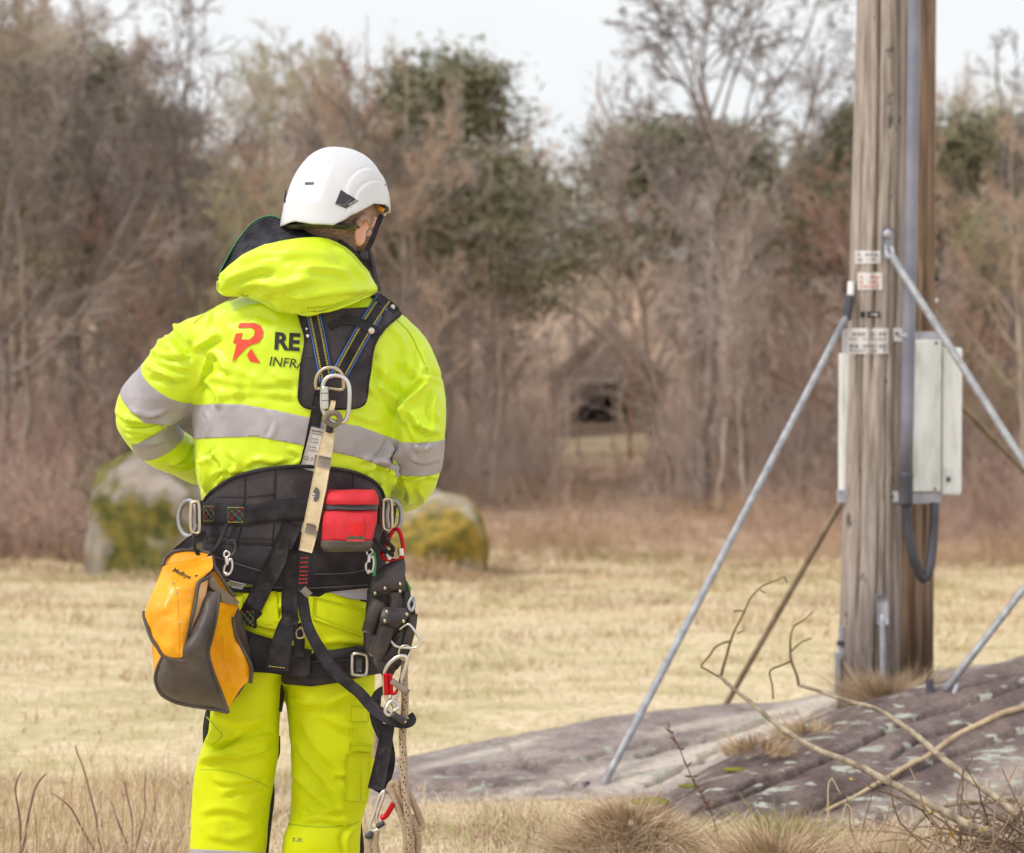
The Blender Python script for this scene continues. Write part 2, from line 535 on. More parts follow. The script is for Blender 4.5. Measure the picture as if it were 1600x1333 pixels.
M['rstitch'] = mat('red_stitch', srgb(190, 50, 52), None, rough=0.8)
M['white'] = mat('white_label', srgb(214, 208, 208), srgb(230, 226, 226), 20, 0.5)
M['ink'] = mat('black_print', srgb(40, 46, 40), None, rough=0.7)
M['ink2'] = mat('grey_print', srgb(96, 92, 96), None, rough=0.7)
M['redprint'] = mat('red_print', srgb(226, 62, 42), srgb(238, 92, 56), 6, rough=0.6)
M['helmet'] = mat('white_helmet_shell', (0.69, 0.685, 0.71, 1), (0.74, 0.735, 0.76, 1), 6, 0.32, spec=0.5, coat=0.2)
M['plastic'] = mat('black_plastic', srgb(50, 46, 52), srgb(66, 62, 68), 20, 0.45)
M['amber'] = mat('amber_plastic', srgb(230, 160, 10), None, rough=0.4)
M['skin'] = mat('skin', srgb(206, 150, 128), srgb(222, 170, 146), 14, 0.5, 0.15, 300, dist=0.001)
M['skin'].node_tree.nodes['Principled BSDF'].inputs['Subsurface Weight'].default_value = 0.15
M['skin'].node_tree.nodes['Principled BSDF'].inputs['Subsurface Radius'].default_value = (0.012, 0.004, 0.002)
M['hair'] = mat('short_brown_hair', srgb(140, 115, 100), srgb(188, 156, 136), 220, 0.9, 0.6, 500, dist=0.002)
M['beard'] = mat('brown_beard', srgb(104, 78, 60), srgb(150, 112, 88), 220, 0.9, 0.6, 500, dist=0.002)
M['rope'] = mat('tan_rope', srgb(150, 128, 108), srgb(188, 166, 142), 260, 0.9, 0.5, 600, dist=0.001)
M['camo'] = mat('camouflage_band', srgb(38, 42, 30), srgb(96, 92, 50), 40, 0.85, detail=1)
crumple(M['red'], 12.0, 0.008, 0.9); crumple(M['orange'], 8.0, 0.010, 0.7); crumple(M['rubber'], 8.0, 0.006, 0.5); crumple(M['leather'], 14.0, 0.005, 0.6)
grime(M['helmet'], 14, 0.62, 0.75, (0.42, 0.41, 0.42, 1), 0.25); grime(M['orange'], 11, 0.58, 0.72, (0.20, 0.13, 0.04, 1), 0.45); grime(M['beige'], 16, 0.55, 0.7, (0.25, 0.20, 0.14, 1), 0.5); grime(M['red'], 14, 0.58, 0.72, (0.18, 0.03, 0.04, 1), 0.5)
grime(M['web'], 25, 0.56, 0.7, (0.10, 0.09, 0.09, 1), 0.6); grime(M['pad'], 18, 0.56, 0.7, (0.11, 0.10, 0.10, 1), 0.6); grime(M['rubber'], 10, 0.5, 0.7, (0.20, 0.17, 0.15, 1), 0.5)
def seg_dist(px, py, pts):
    """distance to a pixel polyline, signed side, and position 0..1 along it"""
    p = np.asarray(pts, float)[:, :2]; ln = np.r_[0, np.cumsum(np.linalg.norm(np.diff(p, axis=0), axis=1))]
    best = np.full(px.shape, 1e9); sg = np.zeros_like(best); tt = np.zeros_like(best)
    for i in range(len(p) - 1):
        d = p[i + 1] - p[i]; L2 = (d @ d) + 1e-9
        t = np.clip(((px - p[i, 0]) * d[0] + (py - p[i, 1]) * d[1]) / L2, 0, 1)
        dx = px - p[i, 0] - t * d[0]; dy = py - p[i, 1] - t * d[1]; q = np.hypot(dx, dy)
        m = q < best
        best = np.where(m, q, best); sg = np.where(m, np.sign(d[0] * dy - d[1] * dx), sg); tt = np.where(m, (ln[i] + t * (ln[i + 1] - ln[i])) / ln[-1], tt)
    return best, sg, tt
# ------------------------------------------------------------------ terrain
_td = np.arange(-30, 400, 0.5)
_tz = np.interp(_td, [-30, 4.6, 5.6, 7.5, 35, 40, 70, 75, 130, 220, 400], [0.0, 0.0, -0.05, -0.22, -1.98, -1.85, -0.5, -0.3, 7.0, 13, 16])
_k = np.exp(-0.5 * (np.arange(-8, 9) / 3.0) ** 2); _k /= _k.sum()
_ts = np.convolve(np.pad(_tz, 8, 'edge'), _k, 'valid')
_w = np.clip((_td - 5) / 3, 0, 1)
_tz = _tz * (1 - _w) + _ts * _w
def GZ(x, y):
    x = np.asarray(x, float); y = np.asarray(y, float)
    z = np.interp(y, _td, _tz)
    p = np.stack([x.ravel(), y.ravel(), np.zeros(x.size)], 1)
    a = np.interp(y.ravel(), [4, 7, 20, 40, 100], [0.015, 0.04, 0.10, 0.25, 0.9])
    b = vn(p / 2.2, 3) * 0.6 + vn(p / 0.7, 4) * 0.25
    far = vn(p / 9.0, 5)
    w = np.clip((y.ravel() - 25) / 30, 0, 1)
    return z + (a * (b * (1 - w) + far * w)).reshape(x.shape)

def terrain():
    ys = np.r_[np.linspace(-25, 4, 15), np.linspace(4.2, 12, 70), np.linspace(12.2, 40, 110), np.linspace(40.6, 90, 70), np.linspace(92, 380, 60)]
    nx = 150
    t = np.linspace(-1, 1, nx)
    half = np.maximum(9, 7 + ys * 0.75)
    X = np.sign(t)[None] * np.abs(t)[None] ** 1.25 * half[:, None]; Y = np.repeat(ys[:, None], nx, 1)
    Z = GZ(X, Y)
    V = np.stack([X, Y, Z], -1).reshape(-1, 3)
    i = np.arange(len(ys) - 1)[:, None] * nx + np.arange(nx - 1)[None]
    Fc = np.stack([i, i + 1, i + nx + 1, i + nx], -1).reshape(-1, 4)
    m = bpy.data.materials.new('ground_dry_grass_and_leaf_litter'); m.use_nodes = True
    n = m.node_tree.nodes; l = m.node_tree.links.new
    b = n['Principled BSDF']; b.inputs['Roughness'].default_value = 0.95; b.inputs['Specular IOR Level'].default_value = 0.1
    tcn = n.new('ShaderNodeTexCoord')
    def noise(sc, det, c1, c2, lo=0.35, hi=0.65, st=(1, 1, 1)):
        mp = n.new('ShaderNodeMapping'); mp.inputs['Scale'].default_value = st
        z = n.new('ShaderNodeTexNoise'); z.inputs['Scale'].default_value = sc; z.inputs['Detail'].default_value = det
        r = n.new('ShaderNodeValToRGB'); r.color_ramp.elements[0].color = c1; r.color_ramp.elements[1].color = c2
        r.color_ramp.elements[0].position = lo; r.color_ramp.elements[1].position = hi
        l(tcn.outputs['Object'], mp.inputs['Vector']); l(mp.outputs['Vector'], z.inputs['Vector']); l(z.outputs['Fac'], r.inputs['Fac'])
        return r.outputs['Color']
    def mix(f, a, bb):
        x = n.new('ShaderNodeMix'); x.data_type = 'RGBA'
        l(f, x.inputs['Factor']); l(a, x.inputs['A']); l(bb, x.inputs['B'])
        return x.outputs['Result']
    grass = mix(noise(1.6, 5, (0, 0, 0, 1), (1, 1, 1, 1), 0.45, 0.75), noise(14, 5, srgb(208, 188, 150), srgb(236, 218, 184)), noise(10, 4, srgb(168, 156, 106), srgb(200, 186, 138)))
    litter = noise(2.2, 6, srgb(164, 136, 116), srgb(206, 178, 154))
    at = n.new('ShaderNodeAttribute'); at.attribute_name = 'wood'
    col = mix(at.outputs['Fac'], grass, litter)
    l(col, b.inputs['Base Color'])
    z = n.new('ShaderNodeTexNoise'); z.inputs['Scale'].default_value = 30; z.inputs['Detail'].default_value = 5
    bp = n.new('ShaderNodeBump'); bp.inputs['Strength'].default_value = 0.8; bp.inputs['Distance'].default_value = 0.04
    l(tcn.outputs['Object'], z.inputs['Vector']); l(z.outputs['Fac'], bp.inputs['Height']); l(bp.outputs['Normal'], b.inputs['Normal'])
    o = mk('ground', V, Fc, m)
    px, py, d = proj(V)
    w = np.clip((V[:, 1] - 34.5 + 2.0 * vn(V / 2.5, 9)) / 2.5, 0, 1)
    # a small clearing of dry grass in front of the barn
    c = np.exp(-(((V[:, 0] - 3.1) / 3.0) ** 2 + ((V[:, 1] - 64.0) / 5.0) ** 2))
    w = np.where(V[:, 1] < 0, 0, w) * (1 - np.clip(c * 1.4, 0, 0.7))
    a = o.data.attributes.new('wood', 'FLOAT', 'POINT'); a.data.foreach_set('value', w.astype(np.float32))
    tag(o, kind='structure')
    return o
terrain()

# ------------------------------------------------------------------ batches of thin tubes (branches, twigs)
def tubes_np(Pt, R, n):
    """Pt (B,k,3) polylines, R (B,k) radii -> V, F (quads)"""
    B, k, _ = Pt.shape
    t = np.gradient(Pt, axis=1); t /= np.linalg.norm(t, axis=2)[..., None] + 1e-9
    ax = Pt[:, -1] - Pt[:, 0]; ax /= np.linalg.norm(ax, axis=1)[:, None] + 1e-9
    ref = np.where(np.abs(ax[:, 2:3]) < 0.8, np.array([[0, 0, 1.0]]), np.array([[1.0, 0, 0]]))
    u = ref[:, None] - t * (ref[:, None] * t).sum(2)[..., None]; u /= np.linalg.norm(u, axis=2)[..., None] + 1e-9
    v = np.cross(t, u)
    a = np.linspace(0, 2 * math.pi, n, endpoint=False)
    V = Pt[:, :, None] + R[:, :, None, None] * (np.cos(a)[None, None, :, None] * u[:, :, None] + np.sin(a)[None, None, :, None] * v[:, :, None])
    base = (np.arange(B) * k * n)[:, None, None]
    i = np.arange(k - 1)[None, :, None] * n; q = np.arange(n)[None, None]; q2 = (q + 1) % n
    Fc = np.stack([base + i + q, base + i + q2, base + i + n + q2, base + i + n + q], -1).reshape(-1, 4)
    return V.reshape(-1, 3), Fc

def cat_vf(lst):
    V = []; Fc = []; n = 0
    for v, f in lst:
        V.append(v); Fc.append(f + n); n += len(v)
    return np.concatenate(V), np.concatenate(Fc)

def perp(r, d):
    a = r.normal(size=d.shape); a -= d * (a * d).sum(1)[:, None] / (d * d).sum(1)[:, None]
    return a / np.linalg.norm(a, axis=1)[:, None]

def spawn(r, Pt, R, per, t0, t1, ang, lmul, lvar, k, up, wig, rmul, rmin, fall=0.55):
    """children of polylines: per children each"""
    B, kk, _ = Pt.shape
    idx = np.repeat(np.arange(B), per)
    t = t0 + (t1 - t0) * r.random(len(idx)) ** 0.85
    f = t * (kk - 1); i = np.minimum(f.astype(int), kk - 2); w = (f - i)[:, None]
    p = Pt[idx, i] * (1 - w) + Pt[idx, i + 1] * w
    d = Pt[idx, i + 1] - Pt[idx, i]; d /= np.linalg.norm(d, axis=1)[:, None] + 1e-9
    rr = R[idx, i] * (1 - w[:, 0]) + R[idx, i + 1] * w[:, 0]
    plen = np.linalg.norm(np.diff(Pt, axis=1), axis=2).sum(1)[idx]
    a = np.radians(r.normal(ang, ang * 0.25, len(idx)))[:, None]
    dd = d * np.cos(a) + perp(r, d) * np.sin(a)
    ln = plen * lmul * (1 - fall * t) * (1 + lvar * r.normal(size=len(idx)))
    ln = np.maximum(ln, plen * lmul * 0.2)
    pts = [p]; q = p
    for j in range(1, k):
        dd = dd + r.normal(size=dd.shape) * wig + np.array([0, 0, up]); dd /= np.linalg.norm(dd, axis=1)[:, None]
        q = q + dd * (ln / (k - 1))[:, None]; pts.append(q)
    C = np.stack(pts, 1)
    r0 = np.maximum(rr * rmul, rmin)
    CR = r0[:, None] * np.linspace(1, 0.35, k)[None]
    return C, np.maximum(CR, rmin * 0.7)

def bare_tree(seed, h, r0, n1, fork=0.35, ang=45, spread=0.55, twig=0.009, dens=1.0, wig=0.10, up=0.06):
    r = np.random.default_rng(seed)
    k = 14
    z = np.linspace(0, 1, k)
    w = np.cumsum(r.normal(size=(k, 2)) * 0.011, 0) * h; w -= w[0]
    T = np.stack([w[:, 0], w[:, 1], z * h * 0.97], 1)[None]
    TR = (r0 * (1 - 0.86 * z ** 0.9) * (1 + 0.5 * np.exp(-z * 25)))[None]
    L1, R1 = spawn(r, T, TR, n1, fork, 0.98, ang, spread, 0.2, 9, up, wig, 0.62, 0.02)
    L2, R2 = spawn(r, L1, R1, 7, 0.2, 1.0, 42, 0.52, 0.25, 7, up * 0.7, wig * 1.3, 0.6, 0.013)
    L3, R3 = spawn(r, L2, R2, int(7 * dens), 0.15, 1.0, 42, 0.55, 0.3, 5, 0.04, 0.16, 0.65, twig)
    L4, R4 = spawn(r, L3, R3, max(2, int(4 * dens)), 0.1, 1.0, 40, 0.6, 0.3, 3, 0.03, 0.2, 0.8, twig * 0.8)
    trunk = cat_vf([tubes_np(T, TR, 10), tubes_np(L1, R1, 6)])
    crown = cat_vf([tubes_np(L2, R2, 4), tubes_np(L3, R3, 3), tubes_np(L4, R4, 3)])
    return trunk, crown

def pine_tree(seed, h, r0, crown_from=0.35, width=0.33, clumps=320, flat=0.5):
    r = np.random.default_rng(seed)
    k = 12; z = np.linspace(0, 1, k)
    w = np.cumsum(r.normal(size=(k, 2)) * 0.008, 0) * h; w -= w[0]
    T = np.stack([w[:, 0], w[:, 1], z * h], 1)[None]; TR = (r0 * (1 - 0.85 * z))[None]
    L1, R1 = spawn(r, T, TR, 64, crown_from, 0.99, 72, width * 1.7, 0.16, 7, 0.05, 0.08, 0.4, 0.02, 0.86)
    L2, R2 = spawn(r, L1, R1, 6, 0.3, 1.0, 45, 0.45, 0.25, 4, 0.08, 0.12, 0.6, 0.012)
    trunk = cat_vf([tubes_np(T, TR, 9), tubes_np(L1, R1, 5)])
    br = tubes_np(L2, R2, 3)
    c = np.concatenate([L2[:, -1], L2[:, -2], L1[:, -1], L1[:, -2]])
    c = c[r.permutation(len(c))[:clumps]]
    n = 38
    C = np.repeat(c, n, 0); s = r.normal(size=C.shape) * np.array([0.42, 0.42, 0.42 * flat]); ctr = C + s
    d1 = r.normal(size=C.shape); d1 /= np.linalg.norm(d1, axis=1)[:, None]; d2 = perp(r, d1)
    a = r.uniform(0.07, 0.15, len(C))[:, None]; b = r.uniform(0.012, 0.028, len(C))[:, None]
    V = np.stack([ctr - d1 * a - d2 * b, ctr + d1 * a - d2 * b, ctr + d1 * a * 0.7 + d2 * b, ctr - d1 * a + d2 * b], 1).reshape(-1, 3)
    Fc = np.arange(len(V)).reshape(-1, 4)
    return trunk, br, (V, Fc)

BARK = [mat('grey_brown_bark', srgb(154, 138, 126), srgb(200, 184, 170), 6, 0.95, 0.6, 20, stretch=(1, 1, 0.25), dist=0.03, spec=0.1),
        mat('pale_grey_bark', srgb(160, 144, 128), srgb(204, 190, 174), 5, 0.95, 0.5, 20, stretch=(1, 1, 0.3), dist=0.03, spec=0.1),
        mat('reddish_pine_bark', srgb(150, 112, 88), srgb(186, 146, 118), 6, 0.95, 0.6, 20, stretch=(1, 1, 0.3), dist=0.03, spec=0.1)]
TWIGD = mat('dark_grey_twigs', srgb(126, 114, 108), srgb(160, 147, 142), 0.8, 0.95, spec=0.1)
TWIG = [mat('grey_brown_twigs', srgb(180, 163, 153), srgb(214, 199, 189), 0.8, 0.95, spec=0.1),
        mat('warm_brown_twigs', srgb(186, 157, 136), srgb(216, 188, 166), 0.8, 0.95, spec=0.1),
        mat('olive_grey_twigs', srgb(168, 158, 124), srgb(202, 190, 154), 0.8, 0.95, spec=0.1)]
TWIG.append(TWIGD); TWIG.append(mat('reddish_twigs', srgb(172, 138, 122), srgb(204, 170, 152), 0.8, 0.95, spec=0.1)); BARK.append(mat('dark_bark', srgb(122, 110, 103), srgb(158, 144, 136), 6, 0.95, spec=0.1))
NEEDLE = mat('pine_needles', srgb(112, 110, 86), srgb(158, 152, 122), 1.5, 0.8, spec=0.2)

DEF = {}
def tree_def(key, kind, **kw):
    if kind == 'bare':
        t, c = bare_tree(**kw); DEF[key] = ('bare', max(t[0][:, 2].max(), c[0][:, 2].max()) * 0.97, mk_data('trunk', t), mk_data('crown', c))
    else:
        t, b, c = pine_tree(**kw); DEF[key] = ('pine', c[0][:, 2].max(), mk_data('trunk', cat_vf([t, b])), mk_data('crown', c))
def mk_data(name, vf):
    o = mk(name, vf[0], vf[1]); me = o.data; bpy.data.objects.remove(o)
    return me
for i, (h, r0, n1, fork, ang, spr, dn, wig) in enumerate([
        (12, 0.13, 17, 0.22, 44, 0.42, 1.0, 0.10), (13, 0.15, 16, 0.20, 48, 0.46, 1.0, 0.12), (11, 0.10, 17, 0.14, 40, 0.36, 1.0, 0.09),
        (12, 0.12, 19, 0.12, 52, 0.38, 1.15, 0.12), (9, 0.08, 20, 0.06, 46, 0.36, 1.15, 0.11)]):
    tree_def('b%d' % i, 'bare', seed=40 + i, h=h, r0=r0, n1=n1, fork=fork, ang=ang, spread=spr, dens=dn, wig=wig)
tree_def('oak', 'bare', seed=71, h=14, r0=0.185, n1=20, fork=0.36, ang=52, spread=0.50, dens=1.0, wig=0.12, up=0.06, twig=0.014)
tree_def('edge', 'bare', seed=72, h=14, r0=0.17, n1=18, fork=0.34, ang=38, spread=0.36, dens=0.9, wig=0.12, up=0.08, twig=0.013)
tree_def('p0', 'pine', seed=81, h=12, r0=0.17, crown_from=0.42, width=0.25, clumps=430)
tree_def('p1', 'pine', seed=82, h=10, r0=0.16, crown_from=0.50, width=0.30, clumps=480)

_mv = {}
def with_mat(me, m):
    key = (me.name, m.name)
    if key not in _mv:
        c = me.copy(); c.materials.clear(); c.materials.append(m); _mv[key] = c
    return _mv[key]
def plant_tree(key, name, px, d, top, label, group=None, bark=0, twig=0, rot=0.0, wide=1.0, lean=(0, 0)):
    p = P(px, 600, d); x, y = float(p[0]), float(p[1]); z = float(GZ(np.array([x]), np.array([y]))[0]) - 0.05
    zt = float(P(px, top, d)[2])
    df = DEF[key]; s = (zt - z) / df[1]
    e = empty(name, (x, y, z))
    e.rotation_euler = (lean[0], lean[1], rot); e.scale = (s * wide, s * wide, s)
    tag(e, label, 'tree', group)
    def put(nm, me):
        o = bpy.data.objects.new(nm, me); COL.objects.link(o); o.parent = e
    put('trunk', with_mat(df[2], BARK[bark])); 
    if df[0] == 'bare': put('crown', with_mat(df[3], TWIG[twig]))
    else:
        put('crown', with_mat(df[3], NEEDLE))
    return e

# trees one can point to
plant_tree('edge', 'bare_tree', 278, 41, -60, 'dark slender bare tree rising well above the wood left of the helmet', bark=3, twig=3, rot=0.4, wide=0.85)
plant_tree('b1', 'bare_tree', 20, 40, -150, 'tall bare tree at the far left edge of the photo', bark=3, twig=3, rot=1.0, wide=0.9)
plant_tree('b0', 'bare_tree', 118, 42, -60, 'bare tree with leaning limbs between the left photo edge and the dark slender tree', bark=3, twig=3, rot=2.0)
plant_tree('oak', 'bare_tree', 1098, 44, -150, 'large bare tree with wide fan of limbs left of the wooden poles', bark=3, twig=3, rot=0.9, wide=1.15)
plant_tree('b3', 'bare_tree', 1062, 47, 110, 'bare tree with trunk leaning left under the fan crowned tree', bark=0, rot=0.2, lean=(0, -0.12))
plant_tree('b1', 'bare_tree', 1250, 50, 40, 'bare tree with spreading crown just left of the wooden poles', bark=0, twig=3, rot=3.3)
plant_tree('edge', 'bare_tree', 1572, 45, 55, 'bare tree at the right edge of the photo beyond the poles', bark=3, twig=3, rot=2.6)
plant_tree('b2', 'bare_tree', 1128, 43, 200, 'pale straight trunk standing in front of the wood nearest the long stay rod', bark=1, rot=1.4, wide=0.8)
plant_tree('b2', 'bare_tree', 1160, 43, 200, 'second pale trunk in front of the wood just right of the first', bark=1, rot=4.4, wide=0.8)
plant_tree('b4', 'bare_tree', 985, 58, 300, 'thin orange brown trunk at the right corner of the barn', bark=2, twig=1, rot=0.5)
plant_tree('b4', 'bare_tree', 905, 60, 330, 'slim young tree standing before the left end of the barn', bark=0, twig=0, rot=2.5, wide=0.55)
plant_tree('b2', 'bare_tree', 958, 63, 300, 'slim tree standing in front of the barn doorway', bark=0, twig=2, rot=0.8, wide=0.45)
plant_tree('b3', 'bare_tree', 632, 43, 120, 'bare bushy tree in front of the broad pine, just right of the helmet', bark=0, twig=1, rot=1.9, wide=0.8)
plant_tree('b0', 'bare_tree', 765, 44, 150, 'bare tree in front of the right flank of the broad pine', bark=0, twig=0, rot=3.9, wide=0.8)
plant_tree('p0', 'pine_tree', 695, 46, 50, 'broad dark green pine crown rising behind and right of the helmet', rot=0.3, wide=1.35)
plant_tree('p1', 'pine_tree', 1330, 50, 130, 'green rounded pine crown peeking out behind the wooden poles', rot=1.2, wide=0.8)
plant_tree('p1', 'pine_tree', 95, 50, 45, 'dark pine half hidden by bare branches at the left edge', rot=2.2, wide=0.9)
plant_tree('p0', 'pine_tree', 215, 60, 130, 'pine behind the dark slender bare tree', rot=4.0)
plant_tree('p1', 'pine_tree', 1110, 62, 165, 'olive pine behind the base of the fan crowned tree', rot=5.0, wide=1.7)
plant_tree('p0', 'pine_tree', 1505, 50, 150, 'pine seen low through twigs right of the poles', rot=5.5, wide=1.2)
# the crowd of bare trees
line = [(-200, 20), (0, -40), (120, -10), (200, 70), (260, 130), (330, 150), (400, 110), (470, 40), (560, 40), (640, 130), (800, 150), (860, 190), (930, 210), (1010, 230), (1150, 190), (1250, 200), (1340, 140), (1480, 110), (1560, 140), (1800, 80)]
lx, ly = zip(*line)
crowd = []
for i in range(120):
    row = i % 4
    d = [40 + 5 * random.random(), 48 + 8 * random.random(), 58 + 12 * random.random(), 74 + 20 * random.random()][row]
    px = -140 + 1880 * ((i // 4) + random.random()) / 30
    if 690 < px < 1320: d = [49 + 5 * random.random(), 55 + 7 * random.random(), 62 + 9 * random.random(), 76 + 18 * random.random()][row]
    if row < 3 and 810 < px < 1075: continue
    if row == 3 and 850 < px < 1030: d = 78 + 10 * random.random()
    top = np.interp(px, lx, ly) + [150, 70, 20, 0][row] * random.uniform(0.1, 1.5) + random.uniform(-15, 40)
    crowd.append((row, px, dict(key='b%d' % random.randrange(5), px=px, d=d, top=top, bark=random.choice((0, 0, 1, 1, 3)), twig=random.choice((0, 0, 1, 1, 2, 2, 3, 4)), rot=random.random() * 6.28, wide=random.uniform(0.8, 1.2))))
xr_ = random.Random(77)   # the wood goes on past both edges of the picture
for i in range(40):
    row = i % 4; px = xr_.uniform(-640, -150) if i < 22 else xr_.uniform(1750, 2150)
    crowd.append((row, px, dict(key='b%d' % xr_.randrange(5), px=px, d=[41, 49, 60, 78][row] + 6 * xr_.random(), top=20 + 120 * xr_.random(), bark=xr_.choice((0, 1, 3)), twig=xr_.choice((0, 1, 2, 3, 4)), rot=xr_.random() * 6.28, wide=xr_.uniform(0.8, 1.2))))
ORD = 'first second third fourth fifth sixth seventh eighth ninth tenth eleventh twelfth thirteenth fourteenth fifteenth sixteenth seventeenth eighteenth nineteenth twentieth twenty-first twenty-second twenty-third twenty-fourth twenty-fifth twenty-sixth twenty-seventh twenty-eighth twenty-ninth thirtieth thirty-first thirty-second thirty-third thirty-fourth thirty-fifth thirty-sixth thirty-seventh thirty-eighth thirty-ninth fortieth forty-first forty-second'.split()
ROWN = ('nearest', 'second', 'third', 'farthest')
for row in range(4):
    for k, (_, px, kw) in enumerate(sorted([c for c in crowd if c[0] == row], key=lambda c: c[1])):
        kw = dict(kw); key = kw.pop('key'); px = kw.pop('px'); d = kw.pop('d'); top = kw.pop('top')
        where = 'left of the worker' if px < 180 else 'behind the worker' if px < 700 else 'between worker and poles' if px < 1300 else 'around and beyond the poles'
        plant_tree(key, 'woodland_tree', px, d, top, '%s bare tree from the left in the %s row of the wood' % (ORD[k], ROWN[row]), 'bare trees of the wood', **kw)

# ------------------------------------------------------------------ undergrowth along the wood's edge
def undergrowth(name, label, m, n, xr, dr, hr, seed, dens=1.0, skip=None, lean=0.28):
    r = np.random.default_rng(seed)
    px = r.uniform(*xr, n); d = dr[0] + (dr[1] - dr[0]) * r.random(n)
    p = P(px, np.full(n, 700.0), d); z = GZ(p[:, 0], p[:, 1])
    if skip:
        kk = ~((px > skip[0]) & (px < skip[1]) & (d > skip[2])); px, d, p, z = px[kk], d[kk], p[kk], z[kk]; n = len(px)
    clump = np.clip(0.6 + 0.8 * vn(np.stack([p[:, 0] / 1.3, p[:, 1] / 1.3, 0 * z], 1), seed), 0.15, 1.3)
    h = r.uniform(*hr, n) * clump
    k = 4; dd = np.stack([r.normal(size=n) * lean, r.normal(size=n) * lean, np.ones(n)], 1)
    q = np.stack([p[:, 0], p[:, 1], z - 0.05], 1); pts = [q]
    for j in range(1, k):
        dd = dd + r.normal(size=dd.shape) * 0.18; dd /= np.linalg.norm(dd, axis=1)[:, None]
        q = q + dd * (h / (k - 1))[:, None]; pts.append(q)
    S = np.stack(pts, 1); R = np.repeat(np.linspace(0.012, 0.006, k)[None], n, 0)
    T, TR = spawn(r, S, R, int(4 * dens), 0.15, 1.0, 40, 0.5, 0.3, 3, 0.03, 0.2, 0.7, 0.006)
    V, Fc = cat_vf([tubes_np(S, R, 3), tubes_np(T, TR, 3)])
    o = mk(name, V, Fc, m)
    tag(o, label, 'undergrowth', kind='stuff')
UG = [mat('reddish_brown_brush', srgb(182, 153, 138), srgb(218, 190, 174), 0.6, 0.95, spec=0.1), mat('tan_brush', srgb(186, 156, 126), srgb(218, 190, 158), 0.6, 0.95, spec=0.1), mat('grey_brown_brush', srgb(188, 167, 156), srgb(220, 200, 189), 0.6, 0.95, spec=0.1)]
undergrowth('brush', 'tangled reddish brown brush along the left edge of the wood', UG[0], 2600, (-150, 420), (35, 42), (0.8, 3.0), 5)
undergrowth('brush', 'low brown brush at the foot of the wood behind the right arm', UG[0], 2000, (600, 1320), (38, 56), (0.2, 0.8), 6)
undergrowth('brush', 'tan dead stems along the far edge of the field', UG[1], 2600, (-150, 1750), (34.5, 37.5), (0.15, 0.55), 7)
undergrowth('brush', 'grey brown saplings standing through the wood behind the field', UG[2], 4400, (-150, 1750), (43, 66), (2.0, 6.5), 8, 1.3, skip=(872, 1008, 30))
undergrowth('brush', 'tan dead stems among the low brown brush behind the right arm', UG[1], 2200, (600, 1400), (36, 46), (0.2, 0.7), 11)
undergrowth('brush', 'brown brush at the foot of the wood right of the poles', UG[0], 1100, (1320, 1750), (36, 43), (0.6, 2.2), 9)

